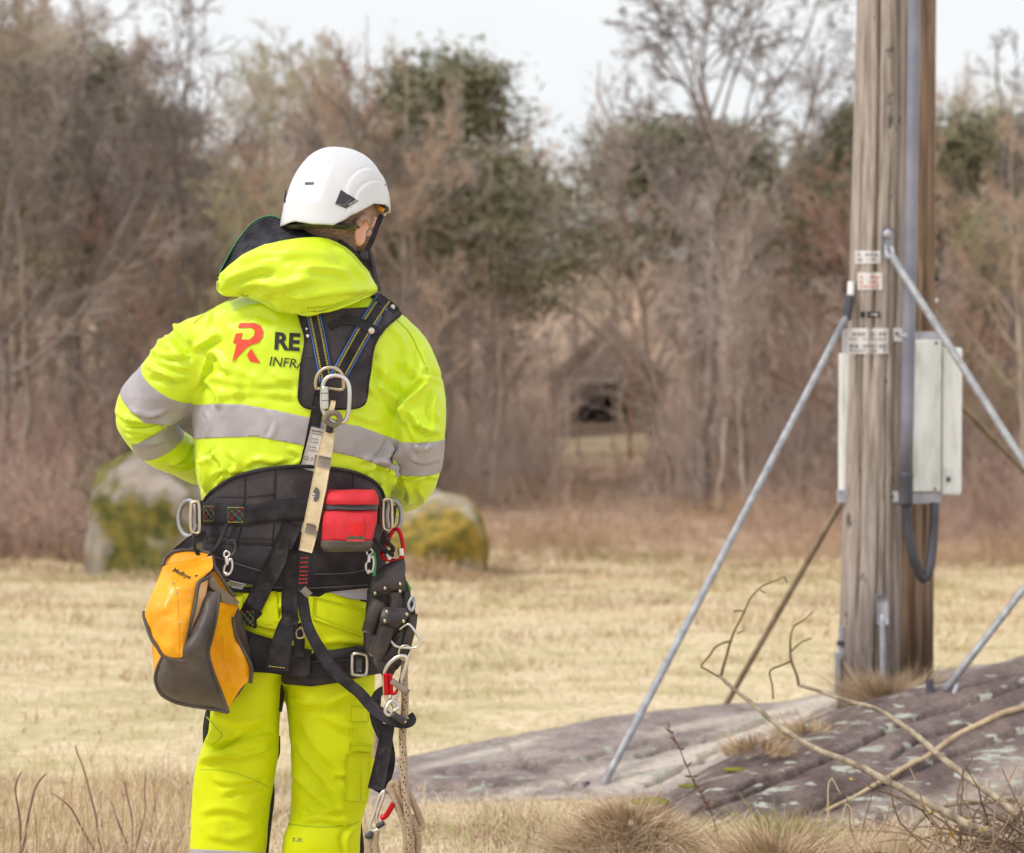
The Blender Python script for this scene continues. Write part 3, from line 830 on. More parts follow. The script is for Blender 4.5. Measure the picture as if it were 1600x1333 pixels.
# ------------------------------------------------------------------ weathered barn in the wood
def barn():
    d = 70.0
    c = P(945, 655, d); z0 = float(GZ(np.array([c[0]]), np.array([c[1]]))[0]) - 0.15
    s = d / F
    W = 176 * s; x0 = c[0] - 0.46 * W; x1 = c[0] + 0.54 * W; y0 = float(c[1]); dep = 6.0
    ze = float(P(945, 585, d)[2]); za = float(P(945, 508, d)[2]); xa = (x0 + x1) / 2
    wood = mat('weathered_barn_boards', srgb(126, 112, 102), srgb(168, 152, 140), 3, 0.95, 0.4, 12, stretch=(0.4, 1, 6), dist=0.02, spec=0.1)
    pale = mat('pale_barn_lintel', srgb(184, 168, 160), srgb(204, 190, 182), 4, 0.95)
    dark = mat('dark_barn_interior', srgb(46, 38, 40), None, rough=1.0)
    roofm = mat('old_roof', srgb(128, 112, 104), srgb(160, 142, 132), 2, 0.95)
    t = thing('barn', (xa, y0, z0), 'old weathered plank barn with open dark doorway deep in the wood', 'barn')
    X = lambda px: float(P(px, 600, d)[0]); Z = lambda py: float(P(945, py, d)[2])
    holes = [(X(889), X(962), Z(657), Z(600)), (X(974), X(990), Z(657), Z(616)), (X(927), X(955), Z(546), Z(527))]
    hgt = 0.2; z = z0
    while z < za - 0.06:
        zt = min(z + hgt, za - 0.02); zm = (z + zt) / 2
        if zm > ze:
            f = (zm - ze) / (za - ze); a, b = x0 + (xa - x0) * f, x1 + (xa - x1) * f
        else: a, b = x0, x1
        segs = [(a, b)]
        for hx0, hx1, hz0, hz1 in holes:
            if hz0 <= zm < hz1:
                ns = []
                for p, q in segs:
                    if hx0 > p: ns.append((p, min(q, hx0)))
                    if hx1 < q: ns.append((max(p, hx1), q))
                segs = [g for g in ns if g[1] - g[0] > 0.05]
        for p, q in segs:
            box('plank', ((p + q) / 2, y0 + random.uniform(-0.012, 0.012), zm), (q - p, 0.04, zt - z - 0.015), wood, t)
        z += hgt
    for x in (x0, x1): box('side_wall', (x, y0 + dep / 2 + 0.05, (z0 + ze) / 2), (0.06, dep, ze - z0), wood, t)
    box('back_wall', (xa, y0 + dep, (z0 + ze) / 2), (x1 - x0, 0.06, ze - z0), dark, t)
    for sx, xe in ((-1, x0), (1, x1)):
        xo = xe + sx * 0.35; zo = ze - (za - ze) / abs(xa - x0) * 0.35
        V = [(xa, y0 - 0.3, za + 0.08), (xo, y0 - 0.3, zo + 0.08), (xo, y0 + dep, zo + 0.08), (xa, y0 + dep, za + 0.08)]
        V = np.array(V + [(a, b, c_ - 0.1) for a, b, c_ in V])
        mk('roof', V, [(0, 1, 2, 3), (7, 6, 5, 4), (0, 4, 5, 1), (1, 5, 6, 2), (2, 6, 7, 3), (3, 7, 4, 0)], roofm, t, False)
    box('lintel', ((X(885) + X(965)) / 2, y0 - 0.05, Z(594)), (X(965) - X(885) + 0.1, 0.08, 0.22), pale, t)
    box('post', (X(887), y0 - 0.05, (z0 + Z(600)) / 2), (0.12, 0.08, Z(600) - z0), pale, t)
    fr = box('window', ((X(927) + X(955)) / 2, y0 + 0.05, (Z(546) + Z(527)) / 2), (X(955) - X(927), 0.03, Z(527) - Z(546)), mat('dusty_window_glass', srgb(176, 172, 180), None, rough=0.2), t)
    box('frame', ((X(927) + X(955)) / 2, y0 + 0.01, (Z(546) + Z(527)) / 2), (0.05, 0.05, Z(527) - Z(546) - 0.01), wood, fr)
barn()

# ------------------------------------------------------------------ boulders at the far edge of the field
def boulder(name, label, px, py0, py1, d, wpx, dep, seed, m):
    r = np.random.default_rng(seed)
    bm = bmesh.new(); bmesh.ops.create_icosphere(bm, subdivisions=5, radius=1)
    V = np.array([v.co[:] for v in bm.verts]); Fc = np.array([[v.index for v in f.verts] for f in bm.faces]); bm.free()
    V = np.sign(V) * np.abs(V) ** 0.8
    for _ in range(26):
        nv_ = r.normal(size=3); nv_ /= np.linalg.norm(nv_); k_ = r.uniform(0.82, 1.02); dd_ = V @ nv_ - k_; V = V - np.clip(dd_, 0, None)[:, None] * nv_ * 0.9
    V *= (1.12 + 0.20 * fbm(V * 1.6 + seed, 6, seed))[:, None]
    s = d / F; w = wpx * s / 2; zc = float(P(px, py1, d)[2]); zt = float(P(px, py0, d)[2]); h = zt - zc
    c = P(px, py1, d)
    V = V * np.array([w, dep, h * 1.0]) + np.array([c[0], c[1], zc + 0.02 * h])
    o = mk(name, V, Fc, m); tag(o, label, 'boulder')
def boulder_mat(name, c1, c2, moss1, moss2, lo, hi):
    m = mat(name, c1, c2, 1.6, 0.9, 0.7, 6, dist=0.05, spec=0.2)
    n = m.node_tree.nodes; l = m.node_tree.links.new; b = n['Principled BSDF']
    src = b.inputs['Base Color'].links[0].from_socket
    z = n.new('ShaderNodeTexNoise'); z.inputs['Scale'].default_value = 1.1; z.inputs['Detail'].default_value = 5
    z2 = n.new('ShaderNodeTexNoise'); z2.inputs['Scale'].default_value = 5
    t = n.new('ShaderNodeTexCoord'); r = n.new('ShaderNodeValToRGB'); r.color_ramp.elements[0].position = lo; r.color_ramp.elements[1].position = hi
    r2 = n.new('ShaderNodeValToRGB'); r2.color_ramp.elements[0].color = moss1; r2.color_ramp.elements[1].color = moss2; r2.color_ramp.elements[0].position = .35; r2.color_ramp.elements[1].position = .65
    x = n.new('ShaderNodeMix'); x.data_type = 'RGBA'
    l(t.outputs['Object'], z.inputs['Vector']); l(t.outputs['Object'], z2.inputs['Vector']); l(z.outputs['Fac'], r.inputs['Fac']); l(z2.outputs['Fac'], r2.inputs['Fac'])
    l(r.outputs['Color'], x.inputs['Factor']); l(src, x.inputs['A']); l(r2.outputs['Color'], x.inputs['B']); l(x.outputs['Result'], b.inputs['Base Color'])
    return m
BM1 = boulder_mat('mossy_pale_granite', srgb(124, 113, 104), srgb(180, 168, 158), srgb(80, 82, 42), srgb(128, 116, 58), 0.45, 0.54)
BM2 = boulder_mat('moss_covered_granite', srgb(140, 128, 112), srgb(188, 176, 160), srgb(104, 98, 46), srgb(160, 134, 62), 0.38, 0.50)
boulder('boulder', 'pale mossy granite boulder beside the left elbow at the edge of the field', 254, 720, 892, 30, 244, 1.5, 3, BM1)
boulder('boulder', 'moss covered yellow green boulder behind the right hip', 640, 766, 905, 31, 232, 1.5, 8, BM2)
undergrowth('brush', 'dark green juniper brush on top of the pale boulder', mat('dark_green_brush', srgb(70, 78, 58), srgb(104, 108, 80), 0.8, 0.95), 1000, (222, 292), (31.6, 33), (2.0, 2.6), 21, 1.5, lean=0.10)

undergrowth('brush', 'tan dead grass growing up round the two boulders', UG[1], 900, (130, 790), (28.2, 29.6), (0.12, 0.42), 23)

# ------------------------------------------------------------------ rock outcrop
def rock_mat(name, c1, c2, pale_band, lichen, llo, lhi, seedv):  # patches and lichen are the stone's own colours; pale bands follow set lines
    m = bpy.data.materials.new(name); m.use_nodes = True
    n = m.node_tree.nodes; l = m.node_tree.links.new; b = n['Principled BSDF']
    b.inputs['Roughness'].default_value = 0.85; b.inputs['Specular IOR Level'].default_value = 0.3
    t = n.new('ShaderNodeTexCoord')
    def ramp(src, a, c, lo, hi):
        r = n.new('ShaderNodeValToRGB'); r.color_ramp.elements[0].color = a; r.color_ramp.elements[1].color = c
        r.color_ramp.elements[0].position = lo; r.color_ramp.elements[1].position = hi; l(src, r.inputs['Fac']); return r.outputs['Color']
    def nz(sc, det, st=(1, 1, 1), loc=(0, 0, 0), rot=(0, 0, 0), rough=0.55):
        mp = n.new('ShaderNodeMapping'); mp.inputs['Scale'].default_value = st; mp.inputs['Location'].default_value = loc; mp.inputs['Rotation'].default_value = rot
        z = n.new('ShaderNodeTexNoise'); z.inputs['Scale'].default_value = sc; z.inputs['Detail'].default_value = det; z.inputs['Roughness'].default_value = rough
        l(t.outputs['Object'], mp.inputs['Vector']); l(mp.outputs['Vector'], z.inputs['Vector']); return z.outputs['Fac']
    def mix(f, a, c):
        x = n.new('ShaderNodeMix'); x.data_type = 'RGBA'; l(f, x.inputs['Factor']); l(a, x.inputs['A']); l(c, x.inputs['B']); return x.outputs['Result']
    base = ramp(nz(2.8, 10, (1.4, 0.7, 1.0), (0, 0, 0), (0, 0, -0.5), rough=0.74), c1, c2, 0.35, 0.65)
    va = n.new('ShaderNodeAttribute'); va.attribute_name = 'pale_band'; v = va.outputs['Fac']
    cv = n.new('ShaderNodeRGB'); cv.outputs[0].default_value = pale_band
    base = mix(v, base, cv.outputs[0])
    lc = ramp(nz(11.0, 6, (0.6, 1.0, 1.0), (3, 1, 7), (0, 0, 0.5), 0.62), (0, 0, 0, 1), (1, 1, 1, 1), llo, lhi)
    cl = n.new('ShaderNodeRGB'); cl.outputs[0].default_value = lichen
    base = mix(lc, base, cl.outputs[0])
    sp = ramp(nz(34, 8, rough=0.75), (0.55, 0.55, 0.56, 1), (1.25, 1.24, 1.22, 1), 0.30, 0.70)
    mu = n.new('ShaderNodeMix'); mu.data_type = 'RGBA'; mu.blend_type = 'MULTIPLY'; mu.inputs['Factor'].default_value = 1
    l(base, mu.inputs['A']); l(sp, mu.inputs['B']); l(mu.outputs['Result'], b.inputs['Base Color'])
    bp = n.new('ShaderNodeBump'); bp.inputs['Strength'].default_value = 1.0; bp.inputs['Distance'].default_value = 0.028
    l(nz(16, 10, rough=0.75), bp.inputs['Height']); l(bp.outputs['Normal'], b.inputs['Normal'])
    return m
def slab(name, label, near, far, dn, df, m, seed, drop=0.5, prof=0.75, pale_bands=(), cracks=()):
    nx = 420; nr = 130
    xs = np.linspace(near[0][0], near[-1][0], nx)
    pn = np.interp(xs, *zip(*near)); pf = np.interp(xs, *zip(*far))
    k = np.ones(9) / 9
    pn = np.convolve(np.pad(pn, 4, 'edge'), k, 'valid'); pf = np.convolve(np.pad(pf, 4, 'edge'), k, 'valid')
    d0 = np.interp(xs, *zip(*dn)); d1 = np.interp(xs, *zip(*df))
    rows = []
    A = P(xs, pn, d0); B = P(xs, pf, d1)
    for t in np.linspace(0, 1, nr):
        q = P(xs + (np.interp(0, [0], [0])), pn + (pf - pn) * t, d0 + (d1 - d0) * t ** (1 / prof * 0.9))
        q[:, 2] += 0.05 * math.sin(math.pi * t) * 0.6
        rows.append(q)
    front = []
    for s in (1.0, 0.5, 0.2):
        q = A.copy(); q[:, 2] -= 0.35 * s; q[:, 1] -= 0.10 * (1 - s) ; front.append(q)
    back = []
    for s in (0.12, 0.3, 0.6, 1.0):
        q = B.copy(); q[:, 1] += 1.6 * s; q[:, 2] -= drop * s ** 1.6; q[:, 0] *= (1 + 1.6 * s / 9); back.append(q)
    G = np.array(front + rows + back)
    sh = G.shape[:2]; f = G.reshape(-1, 3)
    amp = np.ones(sh); amp[:3] = 0.3
    n_ = fbm(f * np.array([1.1, 2.4, 2.4]), 5, seed) * 0.045 + 0.010 * (1 - 2 * np.abs(fbm(f * np.array([0.8, 3.5, 3]) + 4, 4, seed + 3)))
    G[..., 2] += (n_.reshape(sh)) * amp * 0.8
    # worn ledges that follow the dip of the rock
    ly = (f[:, 1] - 0.55 * f[:, 0] + 0.35 * fbm(f * 1.3, 4, seed + 20)) * 2.1
    saw = ly - np.floor(ly); led = np.where(saw < 0.86, saw / 0.86, (1 - saw) / 0.14)
    G[..., 2] += (0.007 * (led - 0.5) * (0.5 + 0.8 * vn(f * 0.9, seed + 30))).reshape(sh) * amp
    cx_, cy_, _ = proj(G.reshape(-1, 3))
    cx_ = cx_ + 14 * fbm(f * 4, 4, 3); cy_ = cy_ + 9 * fbm(f * 4, 4, 4)
    for c in cracks:
        ds, sg, _t = seg_dist(cx_, cy_, c); G[..., 2] -= (0.045 * np.exp(-(ds / 2.0) ** 2) + 0.012 * np.exp(-ds / 16) * (sg > 0)).reshape(sh)
    i = np.arange(sh[0] - 1)[:, None] * sh[1] + np.arange(sh[1] - 1)[None]
    Fc = np.stack([i, i + 1, i + sh[1] + 1, i + sh[1]], -1).reshape(-1, 4)
    o = mk(name, G.reshape(-1, 3), Fc, m); tag(o, label, 'rock')
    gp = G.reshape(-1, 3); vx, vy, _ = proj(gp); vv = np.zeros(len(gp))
    for (pa, pb, w_, s_) in pale_bands:  # paler colour along each set line, fading at its edges and ends
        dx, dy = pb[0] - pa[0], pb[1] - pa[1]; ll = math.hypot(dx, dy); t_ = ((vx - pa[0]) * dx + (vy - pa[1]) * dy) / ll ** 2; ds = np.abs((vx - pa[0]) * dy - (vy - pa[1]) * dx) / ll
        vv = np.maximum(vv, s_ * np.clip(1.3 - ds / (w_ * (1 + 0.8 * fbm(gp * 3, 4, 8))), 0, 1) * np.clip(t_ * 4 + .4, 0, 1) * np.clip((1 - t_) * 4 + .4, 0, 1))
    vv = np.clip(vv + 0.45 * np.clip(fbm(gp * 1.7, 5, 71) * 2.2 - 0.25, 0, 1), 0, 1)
    at_ = o.data.attributes.new('pale_band', 'FLOAT', 'POINT'); at_.data.foreach_set('value', vv.astype(np.float32))
    SOLR.append(BVHTree.FromPolygons([Vector(v) for v in G.reshape(-1, 3).tolist()], Fc.tolist()))
    return o
SOLR = []
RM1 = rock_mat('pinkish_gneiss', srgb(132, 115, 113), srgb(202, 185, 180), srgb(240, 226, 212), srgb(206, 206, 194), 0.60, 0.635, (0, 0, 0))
RM2 = rock_mat('dark_lichened_gneiss', srgb(98, 82, 80), srgb(160, 140, 135), srgb(206, 188, 176), srgb(210, 212, 198), 0.575, 0.605, (5, 2, 0))
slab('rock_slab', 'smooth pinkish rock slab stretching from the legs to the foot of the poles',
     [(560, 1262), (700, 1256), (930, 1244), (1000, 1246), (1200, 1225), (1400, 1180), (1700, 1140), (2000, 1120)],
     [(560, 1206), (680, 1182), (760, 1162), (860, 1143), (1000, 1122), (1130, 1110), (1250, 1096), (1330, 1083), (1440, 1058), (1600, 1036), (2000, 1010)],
     [(560, 7.3), (1000, 7.5), (1400, 8.0), (2000, 8.2)], [(560, 8.6), (1000, 9.2), (1400, 9.9), (2000, 10.2)], RM1, 5, cracks=[[(790, 1165), (830, 1195), (880, 1215), (930, 1238)], [(1010, 1225), (1100, 1180), (1220, 1135), (1330, 1092)], [(700, 1200), (900, 1185), (1000, 1160)], [(1000, 1180), (1120, 1150), (1250, 1110)], [(640, 1230), (800, 1222), (900, 1228)]], pale_bands=[((930, 1240), (1330, 1095), 22, 1.0), ((1180, 1120), (1340, 1082), 9, 1.0), ((760, 1250), (1000, 1190), 8, .7), ((1000, 1150), (1200, 1112), 7, .6), ((1130, 1150), (1330, 1084), 6, .8), ((640, 1205), (860, 1150), 6, .5), ((600, 1258), (1000, 1240), 7, .5)])
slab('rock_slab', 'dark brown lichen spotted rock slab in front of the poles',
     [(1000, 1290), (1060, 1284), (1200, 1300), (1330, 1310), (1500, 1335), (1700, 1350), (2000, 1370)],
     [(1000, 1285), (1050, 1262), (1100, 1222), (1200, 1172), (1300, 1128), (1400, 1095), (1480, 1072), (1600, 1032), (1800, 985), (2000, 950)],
     [(1000, 6.75), (1500, 6.6), (2000, 6.3)], [(1000, 6.9), (1200, 7.5), (1400, 8.1), (1600, 8.6), (2000, 9.0)], RM2, 15, 0.35, cracks=[[(1080, 1270), (1200, 1220), (1330, 1165), (1450, 1110), (1600, 1068)], [(1200, 1290), (1330, 1240), (1480, 1180), (1640, 1130)], [(1400, 1180), (1440, 1150), (1520, 1128)], [(1150, 1230), (1180, 1215), (1260, 1205)]], pale_bands=[((1400, 1300), (1640, 1180), 30, .7), ((1250, 1300), (1420, 1240), 12, .5)])

# ------------------------------------------------------------------ twin wooden poles
POLEM = mat('weathered_pole_wood', srgb(150, 136, 127), srgb(194, 180, 170), 14, 0.9, 1.0, 40, stretch=(3.2, 3.2, 0.22), dist=0.012, spec=0.2)
POLEM2 = mat('brown_pole_wood', srgb(116, 92, 76), srgb(164, 139, 118), 12, 0.9, 0.8, 40, stretch=(3, 3, 0.12), dist=0.012, spec=0.2)
def stain(m, zlo, zhi, col):
    """old creosote stain that runs up from the foot of the pole in streaks"""
    n = m.node_tree.nodes; l = m.node_tree.links.new; b = n['Principled BSDF']; src = b.inputs['Base Color'].links[0].from_socket
    t = n.new('ShaderNodeTexCoord'); sp = n.new('ShaderNodeSeparateXYZ'); l(t.outputs['Object'], sp.inputs[0])
    mp = n.new('ShaderNodeMapping'); mp.inputs['Scale'].default_value = (30, 30, 1.2); z = n.new('ShaderNodeTexNoise'); z.inputs['Scale'].default_value = 1; z.inputs['Detail'].default_value = 3
    l(t.outputs['Object'], mp.inputs[0]); l(mp.outputs[0], z.inputs['Vector'])
    ma = n.new('ShaderNodeMath'); ma.operation = 'MULTIPLY_ADD'; ma.inputs[1].default_value = -0.55; l(z.outputs['Fac'], ma.inputs[0]); l(sp.outputs['Z'], ma.inputs[2])
    mr = n.new('ShaderNodeMapRange'); mr.inputs['From Min'].default_value = zlo - 0.27; mr.inputs['From Max'].default_value = zhi - 0.27; mr.inputs['To Min'].default_value = 0.85; mr.inputs['To Max'].default_value = 0
    l(ma.outputs[0], mr.inputs['Value'])
    x = n.new('ShaderNodeMix'); x.data_type = 'RGBA'; x.inputs['B'].default_value = col
    l(mr.outputs[0], x.inputs['Factor']); l(src, x.inputs['A']); l(x.outputs['Result'], b.inputs['Base Color'])
def pole(name, label, top, base, d, r1, r0, m, seed, cracks):
    a = P(top[0], top[1], d); b = P(base[0], base[1], d); dirv = (a - b); dirv /= dirv[2]
    zb = b[2] - 0.4; zt = 8.5
    nz_, na = 300, 150
    z = np.linspace(zb, zt, nz_); ang = np.linspace(0, 2 * math.pi, na, endpoint=False)
    cx = b[0] + dirv[0] * (z - b[2]); cyy = b[1] + dirv[1] * (z - b[2])
    f = (z - b[2]) / (a[2] - b[2]); R = r0 + (r1 - r0) * f; R = np.maximum(R, r1 * 0.75)
    A, Zg = np.meshgrid(ang, z)
    q = np.stack([np.cos(A) * 3, np.sin(A) * 3, Zg * 0.35], -1).reshape(-1, 3)
    rr = 1 + 0.025 * fbm(q, 3, seed).reshape(A.shape) + 0.010 * vn(q * np.array([5, 5, 1.2]), seed + 4).reshape(A.shape)
    for (ca, z0, z1, w, dp) in cracks:
        c2 = ca + 0.06 * vn(np.stack([z * 0 + ca, z * 1.6, z * 0], 1), seed + 9)
        da = np.abs((A - c2[:, None] + math.pi) % (2 * math.pi) - math.pi)
        env = np.clip((z - z0) / 0.25, 0, 1) * np.clip((z1 - z) / 0.25, 0, 1)
        rr -= dp * np.exp(-(da / w) ** 2) * env[:, None]
    V = np.stack([cx[:, None] + R[:, None] * rr * np.cos(A), cyy[:, None] + R[:, None] * rr * np.sin(A), Zg], -1).reshape(-1, 3)
    i = np.arange(nz_ - 1)[:, None] * na + np.arange(na)[None]; j = np.arange(nz_ - 1)[:, None] * na + (np.arange(na)[None] + 1) % na
    Fc = np.stack([i, j, j + na, i + na], -1).reshape(-1, 4)
    o = mk(name, V, Fc, m); tag(o, label, 'pole')
    SOLP.append(BVHTree.FromPolygons([Vector(v) for v in V.tolist()], Fc.tolist()))
    return o
SOLP = []
zb = float(P(1357, 1085, 9.0)[2])
grime(POLEM, 5, 0.52, 0.66, srgb(96, 80, 72), 0.25, (6, 6, 0.5)); grime(POLEM2, 5, 0.5, 0.64, srgb(70, 52, 42), 0.45, (6, 6, 0.5)); grime(POLEM, 9, 0.62, 0.66, srgb(64, 54, 50), 0.7, (1.2, 1.2, 0.7))
stain(POLEM, zb - 0.05, zb + 0.55, srgb(66, 56, 60)); stain(POLEM2, zb - 0.1, zb + 0.35, srgb(70, 50, 40))
pole('wooden_pole', 'nearer grey weathered wooden pole carrying the signs', (1377, 0), (1357, 1085), 9.0, 0.105, 0.134, POLEM, 3,
     [(math.radians(-104), 1.2, 3.2, 0.07, 0.30), (math.radians(-72), -0.5, 2.4, 0.03, 0.16), (math.radians(-52), 0.0, 3.4, 0.04, 0.20), (math.radians(-125), 0.2, 1.8, 0.03, 0.15), (math.radians(-88), -0.3, 1.0, 0.025, 0.14), (math.radians(-140), 1.0, 3.0, 0.03, 0.14)])
pole('wooden_pole', 'browner wooden pole standing right behind the nearer one', (1424, 0), (1414, 1060), 9.42, 0.112, 0.128, POLEM2, 6,
     [(math.radians(-62), -0.5, 3.6, 0.05, 0.08), (math.radians(-40), -0.5, 1.4, 0.05, 0.07), (math.radians(-90), -0.5, 3.6, 0.2, 0.10)])

# ------------------------------------------------------------------ what hangs on the poles
CREAM = mat('cream_enamel', srgb(232, 233, 230), srgb(239, 240, 237), 6, 0.45)
CREAM2 = mat('cream_enamel_door', srgb(241, 242, 239), srgb(247, 247, 245), 6, 0.42)
grime(CREAM, 6, 0.50, 0.72, srgb(150, 144, 124), 0.45, (3, 3, 0.5)); grime(CREAM2, 6, 0.52, 0.72, srgb(150, 144, 124), 0.4, (3, 3, 0.5))
GREY = mat('grey_plastic_conduit', srgb(122, 122, 136), srgb(140, 140, 152), 6, 0.45)
DARKC = mat('dark_cable', srgb(58, 56, 62), srgb(80, 78, 86), 10, 0.45)
SIGNW = mat('white_sign_plate', srgb(220, 214, 212), srgb(236, 232, 230), 14, 0.5)
SIGNINK = mat('sign_lettering', srgb(150, 146, 150), None, rough=0.7)
SIGNRED = mat('faded_red_lettering', srgb(208, 132, 116), None, rough=0.7)
BRK = mat('galvanised_bracket', srgb(160, 160, 168), srgb(190, 190, 198), 20, 0.5, metal=0.4)
BROWNROD = mat('weathered_brown_rod', srgb(128, 108, 86), srgb(158, 138, 114), 14, 0.8)
def px_box(name, x0, x1, y0, y1, d, dep, m, parent=None, bev=0.0):
    a = P((x0 + x1) / 2, (y0 + y1) / 2, d); s = d / F
    return box(name, (a[0], a[1] + dep / 2, a[2]), ((x1 - x0) * s, dep, (y1 - y0) * s), m, parent, None, bev)
def plate(label, x0, x1, y0, y1, m, lines, inkm, dd=0.0, cat='sign'):
    """thin plate bent round the pole with rows of worn, unreadable lettering"""
    xs = np.linspace(x0, x1, 9)
    t = SOLP[:1]
    D = np.array([hit2(x, (y0 + y1) / 2, t) for x in xs]) - 0.006 - dd
    D = np.minimum(D, np.nanmin(D) + 0.035); D = np.where(np.isnan(D), np.nanmax(D) + 0.004, D)
    G = P(np.repeat(xs[None], 3, 0), np.repeat(np.linspace(y0, y1, 3)[:, None], 9, 1), np.repeat(D[None], 3, 0))
    V, Fc = grid_vf(G, 0.003)
    o = mk('sign_plate', V, Fc, m, None, False); tag(o, label, cat)
    mb = MB(); k = 0; r = random.Random(int(x0 + y0))
    for (ly, lh) in lines:
        x = x0 + 4
        while x < x1 - 5:
            w = r.uniform(3, 7)
            if r.random() < 0.8:
                xx = np.array([x, min(x + w, x1 - 3)]); dv = np.interp(xx, xs, D) - 0.0015
                q = P(np.array([xx[0], xx[1], xx[1], xx[0]]), np.array([ly - lh / 2] * 2 + [ly + lh / 2] * 2), np.array([dv[0], dv[1], dv[1], dv[0]]))
                mb.add(q, [(3, 2, 1, 0)]); k += 1
            x += w + 1.5
    if k: mb.build('lettering', inkm, o, False)
    return o
def hit2(px, py, trees):
    return hit_far(px, py, trees)
def hit_far(px, py, trees):
    d = FW + (px - CX) / F * RT + (CY - py) / F * UP
    ln = np.linalg.norm(d); best = math.nan
    for t in trees:
        h = t.ray_cast(Vector(CAM), Vector(d / ln), 30)
        if h[0] is not None and not (h[3] >= best): best = h[3]
    return best / ln
plate('narrow white number plate uppermost on the nearer pole', 1336, 1375, 392, 412, SIGNW, [(398, 4), (406, 4)], SIGNINK)
plate('worn white plate with faded red lettering under the uppermost plate', 1340, 1379, 426, 453, SIGNW, [(433, 4), (441, 5), (448, 3)], SIGNRED)
plate('tiny black tag with pale marks between the white plates', 1344, 1375, 487, 496, mat('black_tag', srgb(52, 50, 54), None), [(491.5, 3)], SIGNW)
plate('largest white plate with two lines of print on the nearer pole', 1323, 1388, 513, 553, SIGNW, [(522, 6), (530, 3), (541, 6), (548, 3)], SIGNINK, 0.004)
# bracket and eye of the front stay
br = thing('stay_bracket', P(1387, 405, 8.84), 'grey steel bracket holding the bright stay that runs down to the right', 'bracket')
sheet('backplate', [(1378, 357, 8.86), (1378, 404, 8.86)], [(1396, 357, 8.88), (1396, 404, 8.88)], BRK, br, 4, 5, th=0.006, lin=True)
ptube('bolt', [(1387, 366, 8.86), (1387, 366, 8.80)], 0.022, BRK, br, 8)
ptube('eye', [(1384, 385, 8.83), (1386, 398, 8.79), (1392, 404, 8.78), (1396, 396, 8.80), (1392, 384, 8.83)], 0.008, BRK, br, 8)
# cable box
bx = thing('cable_box', P(1440, 770, 8.95), 'cream metal cable box fixed to the poles', 'electrical box')
px_box('body', 1406, 1471, 531, 769, 8.97, 0.24, CREAM, bx, 0.008)
px_box('door', 1472.5, 1504, 543, 774, 8.99, 0.20, CREAM2, bx, 0.014)
px_box('mounting_rail', 1400, 1479, 518, 531.0, 8.99, 0.03, BRK, bx)
px_box('mounting_rail', 1391, 1470, 770, 787, 8.99, 0.03, BRK, bx)
px_box('bracket', 1395, 1413, 513, 534, 8.90, 0.02, SIGNW, bx, 0.003)
px_box('bracket', 1389, 1404, 768, 785, 8.90, 0.02, SIGNW, bx, 0.003)
px_box('latch', 1478, 1487, 729, 745, 8.985, 0.01, CREAM, bx, 0.002)
px_box('keyhole', 1480, 1485, 746, 753, 8.985, 0.01, DARKC, bx, 0.001)
for (x, y) in ((1401, 521), (1394, 776), (1463, 536), (1461, 764)): ptube('screw', [(x, y, 8.90), (x, y, 8.893)], 0.007, DARKC, bx, 8)
cd = thing('cable_conduit', P(1412, 790, 8.85), 'grey plastic conduit running down the poles in front of the cable box', 'conduit')
ptube('pipe', [(1432, -900, 8.84), (1428, 0, 8.84), (1424, 300, 8.84), (1416, 742, 8.85)], 0.028, GREY, cd, 16, res=20)
ptube('end_sleeve', [(1416, 738, 8.85), (1415, 790, 8.85)], 0.031, DARKC, cd, 16)
ptube('strap', [(1417, 521, 8.85), (1417, 527, 8.85)], 0.031, BRK, cd, 16)
o = ptube('power_cable', [(1415, 780, 8.85), (1419, 830, 8.85), (1430, 880, 8.85), (1443, 905, 8.86), (1453, 885, 8.87), (1458, 840, 8.9), (1460, 786, 8.93)], 0.021, DARKC, None, 12, res=40)
tag(o, 'dark cable looping from the conduit end up into the cable box', 'cable')
lc = thing('side_cover', P(1319, 785, 9.0), 'narrow cream cover strip along the side of the nearer pole', 'cover strip')
px_box('cover', 1315.5, 1327, 552, 768, 8.98, 0.10, CREAM, lc, 0.004)
px_box('bracket', 1310, 1325, 766, 786, 8.96, 0.06, BRK, lc, 0.004)
px_box('bracket', 1320, 1332, 514, 551, 9.0, 0.08, BRK, lc, 0.004)
# stays
def stay(label, pts, r, m, foot=None):
    t = thing('stay_rod', P(*[np.array(c) for c in pts[-1]]), label, 'stay rod')
    ptube('rod', pts, r, m, t, 12, smooth=False, res=12)
    return t
t = stay('long grey stay rod slanting down left from the poles to the pink rock', [(1326, 488, 8.92), (938, 1236, 7.62)], 0.0150, M['galv'])
ptube('end_fitting', [(1330, 440, 8.93), (1329, 470, 8.93), (1325, 492, 8.92)], [0.016] * 3, SIGNW, t, 8, res=3)
ptube('shackle', [(1328, 462, 8.92), (1322, 500, 8.91)], 0.022, DARKC, t, 8)
ptube('anchor', [(938, 1238, 7.62), (950, 1244, 7.60), (962, 1240, 7.60)], 0.012, DARKC, t, 8)
ptube('anchor', [(916, 1222, 7.62), (917, 1240, 7.60)], 0.014, DARKC, t, 8)
stay('bright stay rod crossing in front of the cable box down to the right', [(1392, 398, 8.79), (1640, 786, 8.3), (1900, 1193, 7.8)], 0.0165, M['galv'])
stay('thin brown stay running down left behind the rock from the side cover', [(1314, 786, 9.1), (1120, 1126, 10.1), (1080, 1196, 10.3)], 0.0140, BROWNROD)
stay('thin brown stay passing behind the cable box to the right', [(1480, 612, 9.3), (1640, 776, 9.9), (1960, 1100, 10.9)], 0.0140, BROWNROD)
t = stay('silver stay rod anchored on the dark rock at the right edge', [(2200, 149, 8.8), (1600, 920, 8.35), (1476, 1080, 8.2)], 0.0150, M['galv'])
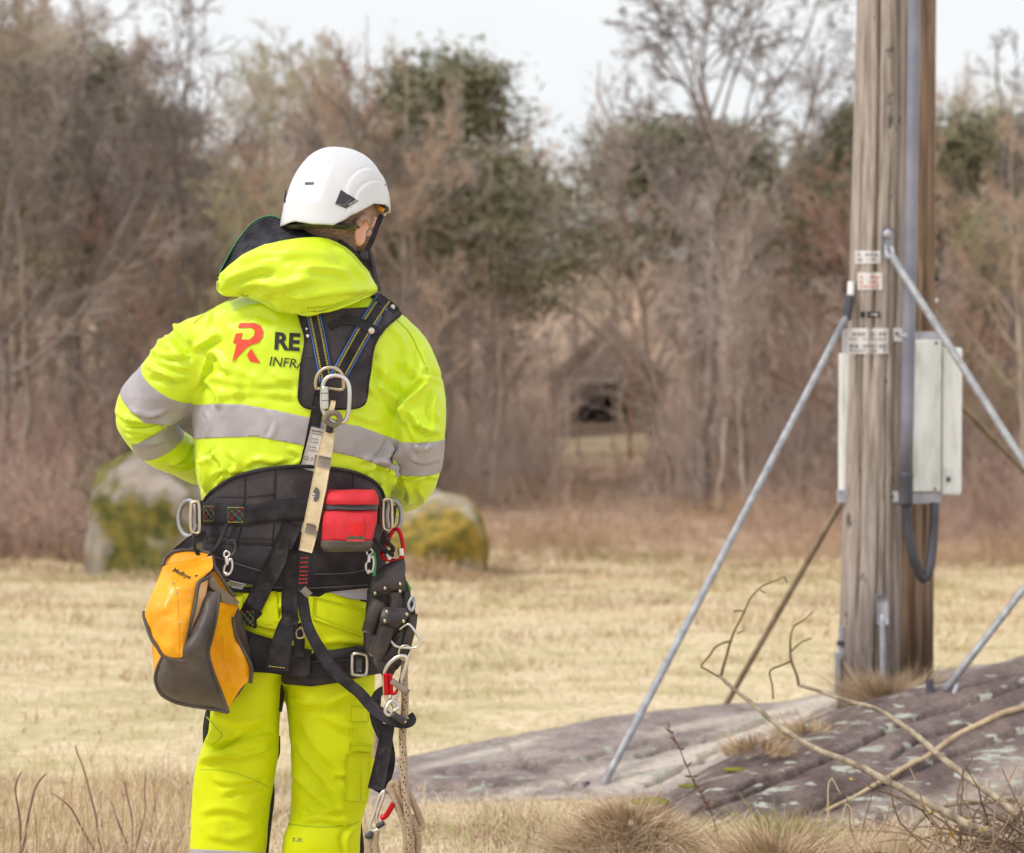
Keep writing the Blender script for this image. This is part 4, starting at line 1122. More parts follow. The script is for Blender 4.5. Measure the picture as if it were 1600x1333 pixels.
ptube('anchor', [(1470, 1084, 8.2), (1488, 1086, 8.18), (1496, 1070, 8.2)], 0.010, BRK, t, 8)
ptube('anchor', [(1452, 1062, 8.22), (1455, 1090, 8.2)], 0.016, DARKC, t, 8)
# fittings at the foot and on the back pole
e = thing('ground_strap', P(1380, 1085, 8.83), 'grey steel strap with bolted head up the foot of the nearer pole', 'strap')
ptube('rod', [(1379, 960, 8.855), (1379, 1100, 8.84)], 0.013, BRK, e, 8, smooth=False)
sheet('head', [(1369, 930, 8.85), (1370, 976, 8.85)], [(1388, 930, 8.85), (1388, 976, 8.85)], BRK, e, 3, 4, th=0.02, lin=True)
e = thing('side_strap', P(1311, 1090, 8.95), 'dark steel strap along the left foot of the nearer pole', 'strap')
px_box('bar', 1306, 1313, 1020, 1092, 8.93, 0.04, BRK, e, 0.002); px_box('bar', 1312, 1318, 980, 1030, 8.95, 0.04, BRK, e, 0.002)
ptube('bolt', [(1308, 1005, 8.95), (1318, 1005, 8.95)], 0.012, DARKC, e, 8)
for (x, y, m, lb) in ((1463, 436, DARKC, 'dark bolt end on the side of the browner pole'), (1460, 470, SIGNW, 'pale bolt end below the dark one on the browner pole')):
    o = ptube('bolt', [(x - 6, y, 9.42), (x + 4, y, 9.40)], 0.013, m, None, 8, res=3); tag(o, lb, 'bolt')

# ------------------------------------------------------------------ fallen branches
BR1 = mat('pale_branch_bark', srgb(122, 108, 92), srgb(190, 174, 150), 26, 0.9, 0.8, 60, dist=0.008)
BR2 = mat('olive_twig_bark', srgb(112, 96, 68), srgb(146, 128, 92), 20, 0.9)
BR3 = mat('peeled_branch', srgb(176, 148, 116), srgb(212, 188, 154), 14, 0.7, 0.5, 30, dist=0.006)
BR4 = mat('reddish_stem', srgb(118, 88, 78), srgb(152, 118, 104), 20, 0.9)
def branch(label, main, r, m, twigs=(), m2=None, cat='branch', knots=True):
    p0 = main[0]
    t = thing('fallen_branch', P(p0[0], p0[1], np.array(p0[2])), label, cat)
    q = crv(main, 60); w = P(q[:, 0], q[:, 1], q[:, 2])
    w = w + 0.006 * np.stack([vn(w * 9, 1), vn(w * 9, 2), vn(w * 9, 3)], 1)
    rad = np.linspace(r[0], r[1], 60) * (1 + (0.18 * np.maximum(0, np.sin(np.arange(60) * 1.35)) ** 6 if knots else 0))
    tube('stem', w, rad, m, t, 9)
    for tw, a, b in twigs:
        q = crv(tw, 24); w = P(q[:, 0], q[:, 1], q[:, 2]); w = w + 0.003 * np.stack([vn(w * 25, 1), vn(w * 25, 2), vn(w * 25, 3)], 1)
        tube('twig', w, np.linspace(a, b, 24), m2 or m, t, 6)
    return t
branch('long pale fallen branch reaching up left with forked twigs left of the poles', [(1585, 1318, 5.7), (1500, 1282, 5.75), (1400, 1228, 5.85), (1300, 1180, 6.0), (1230, 1142, 6.1), (1170, 1095, 6.2), (1122, 1056, 6.3)], (0.0135, 0.0055), BR1,
       [([(1127, 1060, 6.3), (1133, 1030, 6.3), (1145, 995, 6.3), (1163, 958, 6.3), (1172, 935, 6.3), (1190, 917, 6.3), (1206, 911, 6.3), (1226, 902, 6.3)], 0.005, 0.002),
        ([(1145, 1000, 6.3), (1120, 1010, 6.3), (1108, 1025, 6.3), (1095, 1040, 6.3), (1098, 1044, 6.3), (1122, 1056, 6.3)], 0.0045, 0.003),
        ([(1166, 958, 6.3), (1158, 955, 6.3), (1146, 955, 6.3)], 0.003, 0.003), ([(1153, 990, 6.3), (1163, 986, 6.3)], 0.003, 0.002), ([(1188, 922, 6.3), (1196, 927, 6.3)], 0.003, 0.002),
        ([(1226, 902, 6.3), (1230, 912, 6.3)], 0.003, 0.002)], BR2)
branch('second pale fallen branch crossing the dark rock with a bent twig', [(1640, 1300, 5.75), (1560, 1245, 5.9), (1480, 1190, 6.05), (1420, 1140, 6.2), (1385, 1118, 6.25), (1350, 1103, 6.3), (1300, 1085, 6.4), (1247, 1072, 6.5)], (0.0130, 0.0050), BR1,
       [([(1250, 1072, 6.5), (1243, 1050, 6.5), (1237, 1030, 6.5), (1235, 1005, 6.5), (1240, 980, 6.5), (1255, 968, 6.5), (1272, 956, 6.5)], 0.005, 0.002),
        ([(1237, 1032, 6.5), (1220, 1040, 6.5), (1204, 1048, 6.5), (1206, 1070, 6.5), (1209, 1092, 6.5)], 0.004, 0.003), ([(1236, 1018, 6.5), (1250, 1004, 6.5), (1268, 997, 6.5)], 0.003, 0.003)], BR2)
def on_rock(pts, up):
    out = []
    for x, y in pts:
        h = hit_far(x, y, SOLR); out.append((x, y, (7.0 if math.isnan(h) else h) - up))
    return out
branch('smooth peeled branch lying along the dark rock', on_rock([(1640, 1092), (1560, 1118), (1500, 1145), (1450, 1180), (1400, 1207), (1350, 1238), (1290, 1266)], 0.03), (0.0135, 0.006), BR3, knots=False)
branch('thin bent grey branch in the brambles at the lower right corner', [(1395, 1345, 6.1), (1425, 1300, 6.15), (1455, 1268, 6.2), (1500, 1255, 6.25), (1600, 1250, 6.3), (1660, 1262, 6.3)], (0.008, 0.010), BR1, [([(1445, 1245, 6.2), (1500, 1290, 6.15), (1560, 1330, 6.1)], 0.006, 0.005), ([(1610, 1225, 6.2), (1570, 1290, 6.15), (1530, 1345, 6.1)], 0.006, 0.005)], BR1)
def weed(label, base, tips, d, m, r=0.004, buds=0):
    t = thing('dry_weed', P(base[0], base[1], np.array(d)), label, 'weed')
    for tip in tips:
        q = crv([(base[0], base[1], d)] + [(x, y, d) for x, y in tip], 24); w = P(q[:, 0], q[:, 1], q[:, 2]); w = w + 0.005 * np.stack([vn(w * 20, 1), vn(w * 20, 2), vn(w * 20, 3)], 1)
        tube('stem', w, np.linspace(r, r * 0.5, 24), m, t, 5)
        if buds:
            mb = MB()
            for k in range(buds):
                i = random.randrange(8, 24); c = w[i]; dv = np.array([random.uniform(-1, 1), random.uniform(-1, 1), random.uniform(0.2, 1)]) * 0.022
                V, Fc = tube_vf([c, c + dv * 0.5, c + dv], [0.0015, 0.004, 0.0015], 5); mb.add(V, Fc)
            mb.build('seed_heads', m, t)['kind'] = 'stuff'
    return t
weed('reddish seeded weed stalk in front of the pink rock', (1130, 1335), [[(1110, 1270), (1080, 1210), (1062, 1170), (1046, 1138)]], 6.0, BR4, 0.0028, 26)
weed('dry red stems at the lower left corner', (30, 1345), [[(30, 1280), (25, 1230), (32, 1205)], [(45, 1270), (60, 1225), (72, 1208)]], 5.9, BR4, 0.0045)
weed('forked dry stem left of the legs by the photo bottom', (160, 1345), [[(148, 1270), (135, 1220), (118, 1165)], [(130, 1300), (110, 1262), (82, 1240)]], 6.0, BR4, 0.004)
weed('thin brown stems beside the left trouser leg', (205, 1345), [[(206, 1280), (195, 1220)], [(225, 1270), (228, 1205)], [(190, 1300), (172, 1250)]], 6.1, BR4, 0.0035)
weed('pale bent grass stalk at the bottom right of centre', (1290, 1345), [[(1292, 1280), (1293, 1232), (1300, 1215), (1312, 1240)], [(1310, 1300), (1322, 1255), (1335, 1290), (1348, 1335)]], 6.0, mat('pale_straw', srgb(206, 184, 146), srgb(222, 202, 166), 20, 0.8), 0.0035)
weed('thin red twig standing over the dark rock', (1340, 1340), [[(1330, 1290), (1320, 1240), (1310, 1215)], [(1350, 1290), (1362, 1250), (1360, 1222)], [(1380, 1290), (1392, 1255)]], 6.1, BR4, 0.0025)
# bramble heap at the lower right
def bramble():
    r = np.random.default_rng(5); n = 230
    px = np.clip(r.normal(1580, 70, n), 1420, 1800); d = r.uniform(5.4, 6.2, n)
    p = P(px, np.full(n, 1330.0), d); z = GZ(p[:, 0], p[:, 1]) + r.uniform(0, 0.12, n)
    q = np.stack([p[:, 0], p[:, 1], z], 1); dd = r.normal(size=(n, 3)) * np.array([1, 0.7, 0.5]) + np.array([0, 0, 0.25]); dd /= np.linalg.norm(dd, axis=1)[:, None]
    pts = [q]; ln = r.uniform(0.1, 0.32, n)
    for k in range(5):
        dd = dd + r.normal(size=dd.shape) * 0.2 + np.array([0, 0, -0.05]); dd /= np.linalg.norm(dd, axis=1)[:, None]; q = q + dd * (ln / 5)[:, None]; pts.append(q)
    S = np.stack(pts, 1); R = np.repeat(np.linspace(0.0036, 0.0016, 6)[None], n, 0)
    o = mk('bramble', *tubes_np(S, R, 4), mat('bramble_stems', srgb(96, 78, 66), srgb(168, 142, 118), 5, 0.9)); tag(o, 'tangle of dead bramble twigs in the lower right corner', 'bramble', kind='stuff')
    c = S[r.integers(0, n, 70), r.integers(2, 6, 70)]; d1 = r.normal(size=c.shape); d1 /= np.linalg.norm(d1, axis=1)[:, None]; d2 = perp(r, d1); a = r.uniform(0.007, 0.015, len(c))[:, None]
    V = np.stack([c - d1 * a, c + d2 * a * 0.55, c + d1 * a, c - d2 * a * 0.55], 1).reshape(-1, 3)
    o2 = mk('leaves', V, np.arange(len(V)).reshape(-1, 4), mat('yellow_leaves', srgb(150, 120, 30), srgb(216, 184, 40), 8, 0.7), o, False)
bramble()

# ------------------------------------------------------------------ grass
STRAW = np.array([srgb(*c)[:3] for c in [(220, 200, 164), (230, 212, 176), (208, 184, 148), (190, 164, 132), (172, 144, 116)]])
GREEN = np.array([srgb(*c)[:3] for c in [(164, 160, 102), (146, 150, 88), (184, 174, 118)]])
GRASSM = mat('grass_blades', (1, 1, 1, 1), rough=0.85, spec=0.15, attr='tint')
def blades(name, label, pos, h, w, lean, green, seed, seg=2, straw=None, dirs=None):
    r = np.random.default_rng(seed); n = len(pos)
    a = r.uniform(0, 6.283, n); side = np.stack([np.cos(a), np.sin(a), np.zeros(n)], 1)
    ld = np.stack([np.cos(a + 1.57), np.sin(a + 1.57), np.zeros(n)], 1) if dirs is None else dirs
    ln = lean * r.uniform(0.2, 1.6, n)
    rows = []
    for k in range(seg + 1):
        t = k / seg
        c = pos + np.array([0, 0, 1.0]) * (h * t * (1 - 0.35 * t * np.minimum(ln, 1.4)))[:, None] + ld * (h * ln * t ** 1.7)[:, None]
        ww = (w * (1 - 0.85 * t) / 2)[:, None]
        rows += [c - side * ww, c + side * ww]
    V = np.stack(rows, 1); m = 2 * (seg + 1)
    b = np.arange(n)[:, None] * m
    Fc = np.concatenate([np.stack([b + 2 * k, b + 2 * k + 1, b + 2 * k + 3, b + 2 * k + 2], -1).reshape(-1, 4) for k in range(seg)])
    o = mk(name, V.reshape(-1, 3), Fc, GRASSM, None, False)
    S = STRAW if straw is None else straw
    col = S[r.integers(0, len(S), n)] * r.uniform(0.82, 1.12, n)[:, None]
    g = r.random(n) < green
    col[g] = GREEN[r.integers(0, len(GREEN), g.sum())]
    pt = 0.5 + 0.5 * fbm(np.stack([pos[:, 0] / 1.4, pos[:, 1] / 2.2, 0 * h], 1), 4, 90) * 2.2
    pt2 = np.clip(fbm(np.stack([pos[:, 0] / 0.5, pos[:, 1] / 0.8, 0 * h + 3], 1), 3, 95) * 2.5, 0, 1)
    col = col * (np.array([1.10, 1.09, 1.20]) if straw is None else np.array([1.06, 1.06, 1.04])); col = col * (0.86 + 0.24 * np.clip(pt, 0, 1))[:, None]; br_ = np.array(srgb(168, 138, 110)[:3])
    col = np.where(g[:, None], col, col * (1 - 0.55 * pt2[:, None]) + br_ * 0.55 * pt2[:, None])
    col = np.concatenate([col, np.ones((n, 1))], 1)
    at = o.data.color_attributes.new('tint', 'FLOAT_COLOR', 'POINT')
    at.data.foreach_set('color', np.repeat(col, m, 0).astype(np.float32).ravel())
    tag(o, label, 'grass', kind='stuff')
    return o
def scatter(n, x0, x1, d0, d1, r, pw=1.0):
    d = np.sqrt(d0 ** 2 + (d1 ** 2 - d0 ** 2) * r.random(n) ** pw)
    px = r.uniform(x0, x1, n); p = P(px, np.full(n, 900.0), d)
    return p[:, 0], p[:, 1]
def rock_free(x, y, z):
    keep = np.ones(len(x), bool)
    for i in range(len(x)):
        for t in SOLR:
            h = t.ray_cast(Vector((x[i], y[i], 5)), Vector((0, 0, -1)), 10)
            if h[0] is not None and h[0].z > z[i] + 0.005: keep[i] = False; break
    return keep
r_ = np.random.default_rng(2)
x, y = scatter(90000, -80, 1720, 7.0, 36, r_, 0.8)
z = GZ(x, y); pat = vn(np.stack([x / 0.8, y / 0.8, 0 * x], 1), 31)
near = y < 11
kp = np.ones(len(x), bool); idx = np.where(near)[0]; kp[idx] = rock_free(x[idx], y[idx], z[idx])
x, y, z, pat = x[kp], y[kp], z[kp], pat[kp]
gsel = np.clip(0.20 + 0.35 * vn(np.stack([x / 1.6, y / 1.6, 0 * x], 1), 33), 0.02, 0.6)
blades('meadow_grass', 'short dry straw coloured grass of the field', np.stack([x, y, z - 0.01], 1), (0.035 + 0.09 * np.clip(pat + 0.3, 0, 1) ** 1.5) * r_.uniform(0.6, 1.4, len(x)) * np.interp(y, [7, 36], [1, 1.5]), np.interp(y, [7, 36], [0.005, 0.022]) * r_.uniform(0.7, 1.3, len(x)), 1.0, gsel, 41)
x, y = scatter(52000, -100, 1720, 4.9, 8.2, r_)
z = GZ(x, y); kp = rock_free(x, y, z); x, y, z = x[kp], y[kp], z[kp]
pat = vn(np.stack([x / 0.35, y / 0.35, 0 * x], 1), 35); gsel = np.clip(0.15 + 0.45 * vn(np.stack([x / 0.5, y / 0.5, 0 * x], 1), 36), 0.0, 0.6)
blades('rough_grass', 'matted dry grass in front of the rock and round the feet', np.stack([x, y, z - 0.01], 1), (0.05 + 0.08 * np.clip(pat + 0.3, 0, 1)) * r_.uniform(0.3, 1.3, len(x)), 0.0042 * r_.uniform(0.6, 1.3, len(x)), 1.3, gsel, 42, 3)
# tall dead stalks at the lower left
x, y = scatter(1700, -100, 420, 5.0, 7.6, r_, 1.3); z = GZ(x, y)
blades('tall_dead_grass', 'tall dead grass stalks left of the legs', np.stack([x, y, z - 0.01], 1), 0.08 + 0.26 * r_.random(len(x)) ** 2.2, 0.0036 * r_.uniform(0.6, 1.3, len(x)), 0.45, 0.02, 43, 4, STRAW)
# round hummocks
def hummock(label, px, d, rad, hh, n, seed, cols):
    r = np.random.default_rng(seed); c = P(px, 1300, np.array(d)); z = float(GZ(np.array([c[0]]), np.array([c[1]]))[0])
    a = r.uniform(0, 6.283, n); q = np.sqrt(r.random(n))
    dx, dy = q * np.cos(a) * rad, q * np.sin(a) * rad * 0.8
    pos = np.stack([c[0] + dx, c[1] + dy, z + hh * np.clip(1 - q ** 2.2, 0, 1)], 1)
    dirs = np.stack([np.cos(a), np.sin(a), -0.25 + 0 * a], 1) + r.normal(size=(n, 3)) * 0.35
    o = blades('grass_hummock', label, pos, r.uniform(0.03, 0.09, n), 0.0042 * r.uniform(0.6, 1.3, n), 1.5, 0.03, seed, 3, cols, dirs)
    o['kind'] = 'thing'; o['category'] = 'grass hummock'
    # earth core
    t = np.linspace(0, 1, 8); aa = np.linspace(0, 6.283, 25)[:-1]
    V = np.array([[c[0] + k * rad * 0.95 * math.cos(b), c[1] + k * rad * 0.76 * math.sin(b), z - 0.06 + (hh + 0.04) * (1 - k ** 2.2)] for k in t for b in aa])
    Fc = [(i * 24 + j, i * 24 + (j + 1) % 24, (i + 1) * 24 + (j + 1) % 24, (i + 1) * 24 + j) for i in range(7) for j in range(24)]
    mk('sod', V, Fc, mat('sod', srgb(150, 124, 98), srgb(188, 160, 130), 30, 0.95, 0.8, 60, dist=0.02), o)
HAY = np.array([srgb(*c)[:3] for c in [(212, 188, 160), (224, 202, 174), (194, 168, 142), (170, 142, 118)]])
hummock('big round hummock of brown matted grass below the centre rock', 985, 5.95, 0.20, 0.13, 7000, 51, HAY)
hummock('low hummock of matted grass in front of the dark rock', 1215, 5.75, 0.24, 0.08, 5000, 52, HAY)
hummock('grass hummock beside the brambles', 1390, 5.7, 0.20, 0.05, 3000, 53, HAY)
def tuft(label, px, py, d, rad, n, seed, hmul=1.0, green=0.05):
    r = np.random.default_rng(seed); c = P(px, py, np.array(d)); a = r.uniform(0, 6.283, n); q = np.sqrt(r.random(n))
    pos = np.stack([c[0] + q * np.cos(a) * rad, c[1] + q * np.sin(a) * rad * 0.6, c[2] + 0 * a + 0.04 * (1 - q)], 1)
    dirs = np.stack([np.cos(a), np.sin(a), 0 * a], 1) + r.normal(size=(n, 3)) * 0.4
    o = blades('grass_tuft', label, pos, hmul * r.uniform(0.06, 0.15, n), 0.005 * r.uniform(0.6, 1.3, n), 1.0, green, seed, 3, HAY, dirs)
    o['kind'] = 'thing'; o['category'] = 'grass tuft'
tuft('brown grass tuft at the foot of the wooden poles', 1392, 1105, 8.6, 0.17, 2600, 61)
tuft('small grass strip growing in the crack between the rocks', 1262, 1158, 7.75, 0.12, 900, 62, 0.5)
tuft('small tan tuft at the crack left of the dark rock', 1185, 1180, 7.4, 0.12, 700, 63, 0.4)
tuft('green grass tuft at the photo bottom below the dark rock', 1225, 1335, 6.05, 0.09, 500, 64, 0.9, 0.85)
# moss cushions
for (x, y, d, w, lb) in ((1015, 1253, 6.85, 0.036, 'yellow green moss cushion at the left tip of the dark rock'), (1150, 1203, 7.3, 0.026, 'small moss patch in the crack above the dark rock'), (1075, 1228, 7.1, 0.02, 'tiny dark green moss patch between the rocks')):
    c = P(x, y, np.array(d)); bm = bmesh.new(); bmesh.ops.create_icosphere(bm, subdivisions=4, radius=1); V = np.array([v.co[:] for v in bm.verts]); Fc = [[v.index for v in f.verts] for f in bm.faces]; bm.free()
    V *= (1 + 0.3 * fbm(V * 3, 4, 3))[:, None]
    o = mk('moss_cushion', V * np.array([w * 1.9, w, w * 0.3]) + c, Fc, mat('moss', srgb(104, 104, 40), srgb(160, 152, 58), 60, 0.95, 1.0, 150, dist=0.01)); tag(o, lb, 'moss')
# ------------------------------------------------------------------ the worker
def interp_levels(levels, py):
    L_ = np.array(levels, float); return [np.interp(py, L_[:, 0], L_[:, k]) for k in range(1, L_.shape[1])]
def loft_px(levels, n=40, sub=4, power=2.4, cap=True):
    """closed body from rows (py, xL, xR, d_near, d_far)"""
    L_ = np.array(levels, float)
    ys = np.linspace(L_[0, 0], L_[-1, 0], (len(L_) - 1) * sub + 1)
    c = crv(L_, 400); c = c[np.argsort(c[:, 0])]
    rows = [np.interp(ys, c[:, 0], c[:, k]) for k in range(1, 5)]
    a = np.linspace(0, 2 * math.pi, n, endpoint=False)
    ca = np.sign(np.cos(a)) * np.abs(np.cos(a)) ** (2 / power); sa = np.sign(np.sin(a)) * np.abs(np.sin(a)) ** (2 / power)
    xl, xr, dn, df = rows
    px = ((xl + xr) / 2)[:, None] + ((xr - xl) / 2)[:, None] * ca; d = ((dn + df) / 2)[:, None] + ((df - dn) / 2)[:, None] * sa
    V = P(px, np.repeat(ys[:, None], n, 1), d); k = len(ys)
    Fc = [(i * n + q, i * n + (q + 1) % n, (i + 1) * n + (q + 1) % n, (i + 1) * n + q) for i in range(k - 1) for q in range(n)]
    V = V.reshape(-1, 3)
    if cap:
        V = np.vstack([V, V[:n].mean(0), V[(k - 1) * n:k * n].mean(0)])
        Fc += [(k * n, (q + 1) % n, q) for q in range(n)] + [(k * n + 1, (k - 1) * n + q, (k - 1) * n + (q + 1) % n) for q in range(n)]
    return V, Fc
def limb(pts, n=20, res=24):
    """tapered limb through (px,py,d,r)"""
    q = crv(pts, res); w = P(q[:, 0], q[:, 1], q[:, 2]); r = q[:, 3].copy()
    t0 = (w[0] - w[1]) / np.linalg.norm(w[0] - w[1]); t1 = (w[-1] - w[-2]) / np.linalg.norm(w[-1] - w[-2])
    w = np.vstack([w[0] + t0 * r[0] * .75, w[0] + t0 * r[0] * .45, w, w[-1] + t1 * r[-1] * .45, w[-1] + t1 * r[-1] * .75])
    r = np.r_[r[0] * .35, r[0] * .8, r, r[-1] * .8, r[-1] * .35]
    return tube_vf(w, r, n)
def ell(c, rad, R=None, n=24):
    bm = bmesh.new(); bmesh.ops.create_uvsphere(bm, u_segments=n, v_segments=n // 2, radius=1)
    V = np.array([v.co[:] for v in bm.verts]) * np.asarray(rad); Fc = [[v.index for v in f.verts] for f in bm.faces]; bm.free()
    if R is not None: V = V @ np.asarray(R).T
    return V + np.asarray(c), Fc

def fold(V, Fc, folds, wr=0.004, seed=0, wscale=14.0, iters=1, stretch=(1, 1, 1)):
    """push soft cloth folds into a garment: (pixel polyline, width px, height m)"""
    N = vnormals(V, Fc); px, py, d = proj(V)
    view = (CAM - V); view /= np.linalg.norm(view, axis=1)[:, None]
    face = np.clip(0.45 + (N * view).sum(1) * 2.0, 0, 1)
    D = np.zeros(len(V))
    for f in folds:
        pts, w, a = f[:3]; w = w * 0.85; skew = f[3] if len(f) > 3 else 0.7
        q = crv(pts, 24) if len(pts) > 2 else np.array(pts, float)
        m = (px > q[:, 0].min() - 4 * w) & (px < q[:, 0].max() + 4 * w) & (py > q[:, 1].min() - 4 * w) & (py < q[:, 1].max() + 4 * w)
        if not m.any(): continue
        dist, sg, t = seg_dist(px[m], py[m], q)
        env = np.clip(t / 0.2, 0, 1) * np.clip((1 - t) / 0.2, 0, 1); env = env * env * (3 - 2 * env) * 0.9 + 0.1 * (t > 0) * (t < 1)
        s = dist * sg
        prof = np.exp(-(np.abs(s) / (0.85 * w)) ** 1.2) - skew * np.exp(-((s - 1.4 * w) / (0.7 * w)) ** 2)
        D[m] += 1.9 * a * env * prof * face[m]
    q = V * np.asarray(stretch) * wscale
    wq = np.stack([fbm(q * 0.5 + 3, 2, seed), fbm(q * 0.5 + 9, 2, seed + 1), fbm(q * 0.5 + 15, 2, seed + 2)], 1)
    ridg = 1 - 2 * np.abs(fbm(q + wq * 1.6, 3, seed + 5))
    D += wr * (ridg - 0.5) * 1.2
    return V + N * D[:, None]

def tri(Fc): return np.vstack([Fc[:, [0, 1, 2]], Fc[:, [0, 2, 3]]]) if Fc.shape[1] == 4 else Fc
def cut_out(V, Fc, fields, off):
    """the piece of a surface where every scalar field is negative, cut clean along the contour and lifted by off"""
    N = vnormals(V, Fc); T = tri(Fc)
    keepv = np.ones(len(V), bool)
    tmask = np.ones(len(T), bool)
    for f in fields: tmask &= (f[T] < 0).any(1)
    T = T[tmask]; Vl = [v for v in V]; Nl = [n for n in N]; Fl = [list(f) for f in fields]
    polys = [list(t) for t in T]
    for k in range(len(fields)):
        cache = {}; out = []; fk = Fl[k]
        for p in polys:
            vals = [fk[i] for i in p]
            if all(v < 0 for v in vals): out.append(p); continue
            if all(v >= 0 for v in vals): continue
            q = []
            for a, b in zip(p, p[1:] + p[:1]):
                if fk[a] < 0: q.append(a)
                if (fk[a] < 0) != (fk[b] < 0):
                    key = (min(a, b), max(a, b))
                    if key not in cache:
                        t = fk[a] / (fk[a] - fk[b]); cache[key] = len(Vl)
                        Vl.append(Vl[a] * (1 - t) + Vl[b] * t); Nl.append(Nl[a] * (1 - t) + Nl[b] * t)
                        for j in range(len(Fl)): Fl[j].append(Fl[j][a] * (1 - t) + Fl[j][b] * t)
                        Fl[k][-1] = 0.0
                    q.append(cache[key])
            if len(q) > 2: out.append(q)
        polys = out
        Fl = [list(f) for f in Fl]
    used = sorted({i for p in polys for i in p}); mp = {u: i for i, u in enumerate(used)}
    O = np.array([Vl[u] + Nl[u] * off for u in used]); I = np.array([Vl[u] - Nl[u] * 0.001 for u in used])
    Fo = [[mp[i] for i in p] for p in polys]
    ec = {}
    for p in Fo:
        for a, b in zip(p, p[1:] + p[:1]): ec[(a, b)] = ec.get((a, b), 0) + 1
    n = len(O); rim = [(b, a, n + a, n + b) for (a, b) in ec if (b, a) not in ec]
    return np.vstack([O, I]), Fo + rim

# ---- measurements of the pose (photo pixels, distance, metres)
TORSO = [(452, 420, 560, 4.47, 4.62), (470, 362, 598, 4.44, 4.66), (495, 318, 630, 4.42, 4.69), (530, 301, 646, 4.405, 4.71), (580, 300, 643, 4.40, 4.72), (640, 302, 633, 4.40, 4.72),
         (700, 303, 623, 4.405, 4.71), (740, 307, 617, 4.415, 4.70), (775, 314, 610, 4.43, 4.70), (820, 318, 604, 4.44, 4.70), (870, 322, 598, 4.44, 4.70), (910, 331, 595, 4.45, 4.70), (925, 336, 592, 4.455, 4.69)]
ARM_L = [(342, 530, 4.53, .068), (304, 552, 4.52, .071), (260, 604, 4.54, .0735), (226, 648, 4.565, .066), (247, 689, 4.62, .056), (281, 711, 4.68, .049), (312, 730, 4.75, .044)]
ARM_R = [(600, 530, 4.56, .070), (630, 564, 4.55, .070), (648, 620, 4.53, .067), (652, 680, 4.52, .061), (650, 732, 4.57, .055), (640, 762, 4.67, .048), (612, 778, 4.77, .044)]
HIPS = [(880, 330, 597, 4.46, 4.69), (930, 346, 592, 4.45, 4.70), (980, 346, 590, 4.44, 4.70), (1030, 345, 588, 4.45, 4.70), (1052, 348, 585, 4.47, 4.69)]
LEG_L = [(1000, 346, 458, 4.46, 4.68), (1060, 341, 443, 4.46, 4.67), (1110, 330, 438, 4.46, 4.66), (1150, 322, 436, 4.46, 4.65), (1180, 312, 434, 4.46, 4.64), (1205, 305, 430, 4.47, 4.64), (1260, 300, 422, 4.47, 4.64), (1333, 297, 415, 4.47, 4.63), (1420, 301, 408, 4.48, 4.62), (1490, 304, 404, 4.48, 4.62), (1525, 306, 402, 4.48, 4.63)]
LEG_R = [(1000, 440, 590, 4.46, 4.69), (1060, 444, 585, 4.46, 4.68), (1150, 453, 586, 4.46, 4.67), (1230, 456, 580, 4.47, 4.65), (1280, 453, 567, 4.47, 4.64), (1300, 446, 564, 4.46, 4.64), (1333, 441, 561, 4.46, 4.63), (1420, 437, 551, 4.48, 4.62), (1490, 438, 545, 4.48, 4.62), (1525, 440, 543, 4.48, 4.63)]
FOOT = P(440, 1545, np.array(4.55))
FZ = 0.0

# ---- body: one continuous skin (head, neck, trunk, arms, hands with fingers, legs)
yaw = math.radians(36); pit = math.radians(-8)
hf = np.array([math.sin(yaw) * math.cos(pit), math.cos(yaw) * math.cos(pit), math.sin(pit)])     # where he looks
hr = np.array([math.cos(yaw), -math.sin(yaw), 0.0]); hu = np.cross(hr, hf)
HR = np.stack([hr, hf, hu], 1)
HC = P(526, 331, np.array(4.50))                     # middle of the skull
def Hd(x, y, z): return HC + HR @ np.array([x, y, z])
def hand(wrist, dirv, palm, up, s=1.0, rr=1.0):
    """palm and five unequal bent fingers"""
    dirv = np.array(dirv) / np.linalg.norm(dirv); palm = np.array(palm) / np.linalg.norm(palm); sd = np.cross(dirv, palm)
    parts = [tube_vf([wrist, wrist + dirv * .03 * s, wrist + dirv * .075 * s, wrist + dirv * .095 * s], np.array([.024, .032, .038, .030]) * rr * s, 14, flat=0.55)]
    for i, (o, l) in enumerate(((-.030, .066), (-.010, .076), (.011, .072), (.030, .056))):
        b = wrist + dirv * .085 * s + sd * o * s; pts = [b]; d = dirv.copy()
        for k, c in enumerate((.45, .33, .25)):
            d = d + palm * (0.35 + 0.25 * k); d /= np.linalg.norm(d); pts.append(pts[-1] + d * l * c * s)
        parts.append(tube_vf(crv(pts, 9), np.linspace(.0098, .0075, 9) * rr * s, 8))
    b = wrist + dirv * .03 * s - sd * .028 * s; d = dirv * .6 - sd * .7 + palm * .3; d /= np.linalg.norm(d)
    parts.append(tube_vf(crv([b, b + d * .035 * s, b + (d + dirv * .3) * .055 * s], 7), np.linspace(.013, .0085, 7) * rr * s, 8))
    return parts
wl = P(316, 734, np.array(4.76)); wr_ = P(606, 782, np.array(4.79))
hand_l = ((1, .35, -.15), (-.2, .8, .2)); hand_r = ((-1, .25, .1), (.1, .6, .5))
body = [ell(Hd(0, 0, 0.015), (.078, .098, .100), HR), ell(Hd(0, .035, -.075), (.060, .070, .060), HR), ell(Hd(0, .075, -.105), (.032, .030, .022), HR),
        ell(Hd(0, .105, -.035), (.013, .022, .020), HR), ell(Hd(0, .088, .0), (.045, .015, .012), HR), ell(Hd(0, .098, -.015), (.010, .012, .030), HR), ell(Hd(0, .092, -.074), (.022, .012, .008), HR),
        limb([(524, 360, 4.52, .056), (520, 410, 4.53, .060), (505, 455, 4.55, .072), (490, 480, 4.55, .08)])]
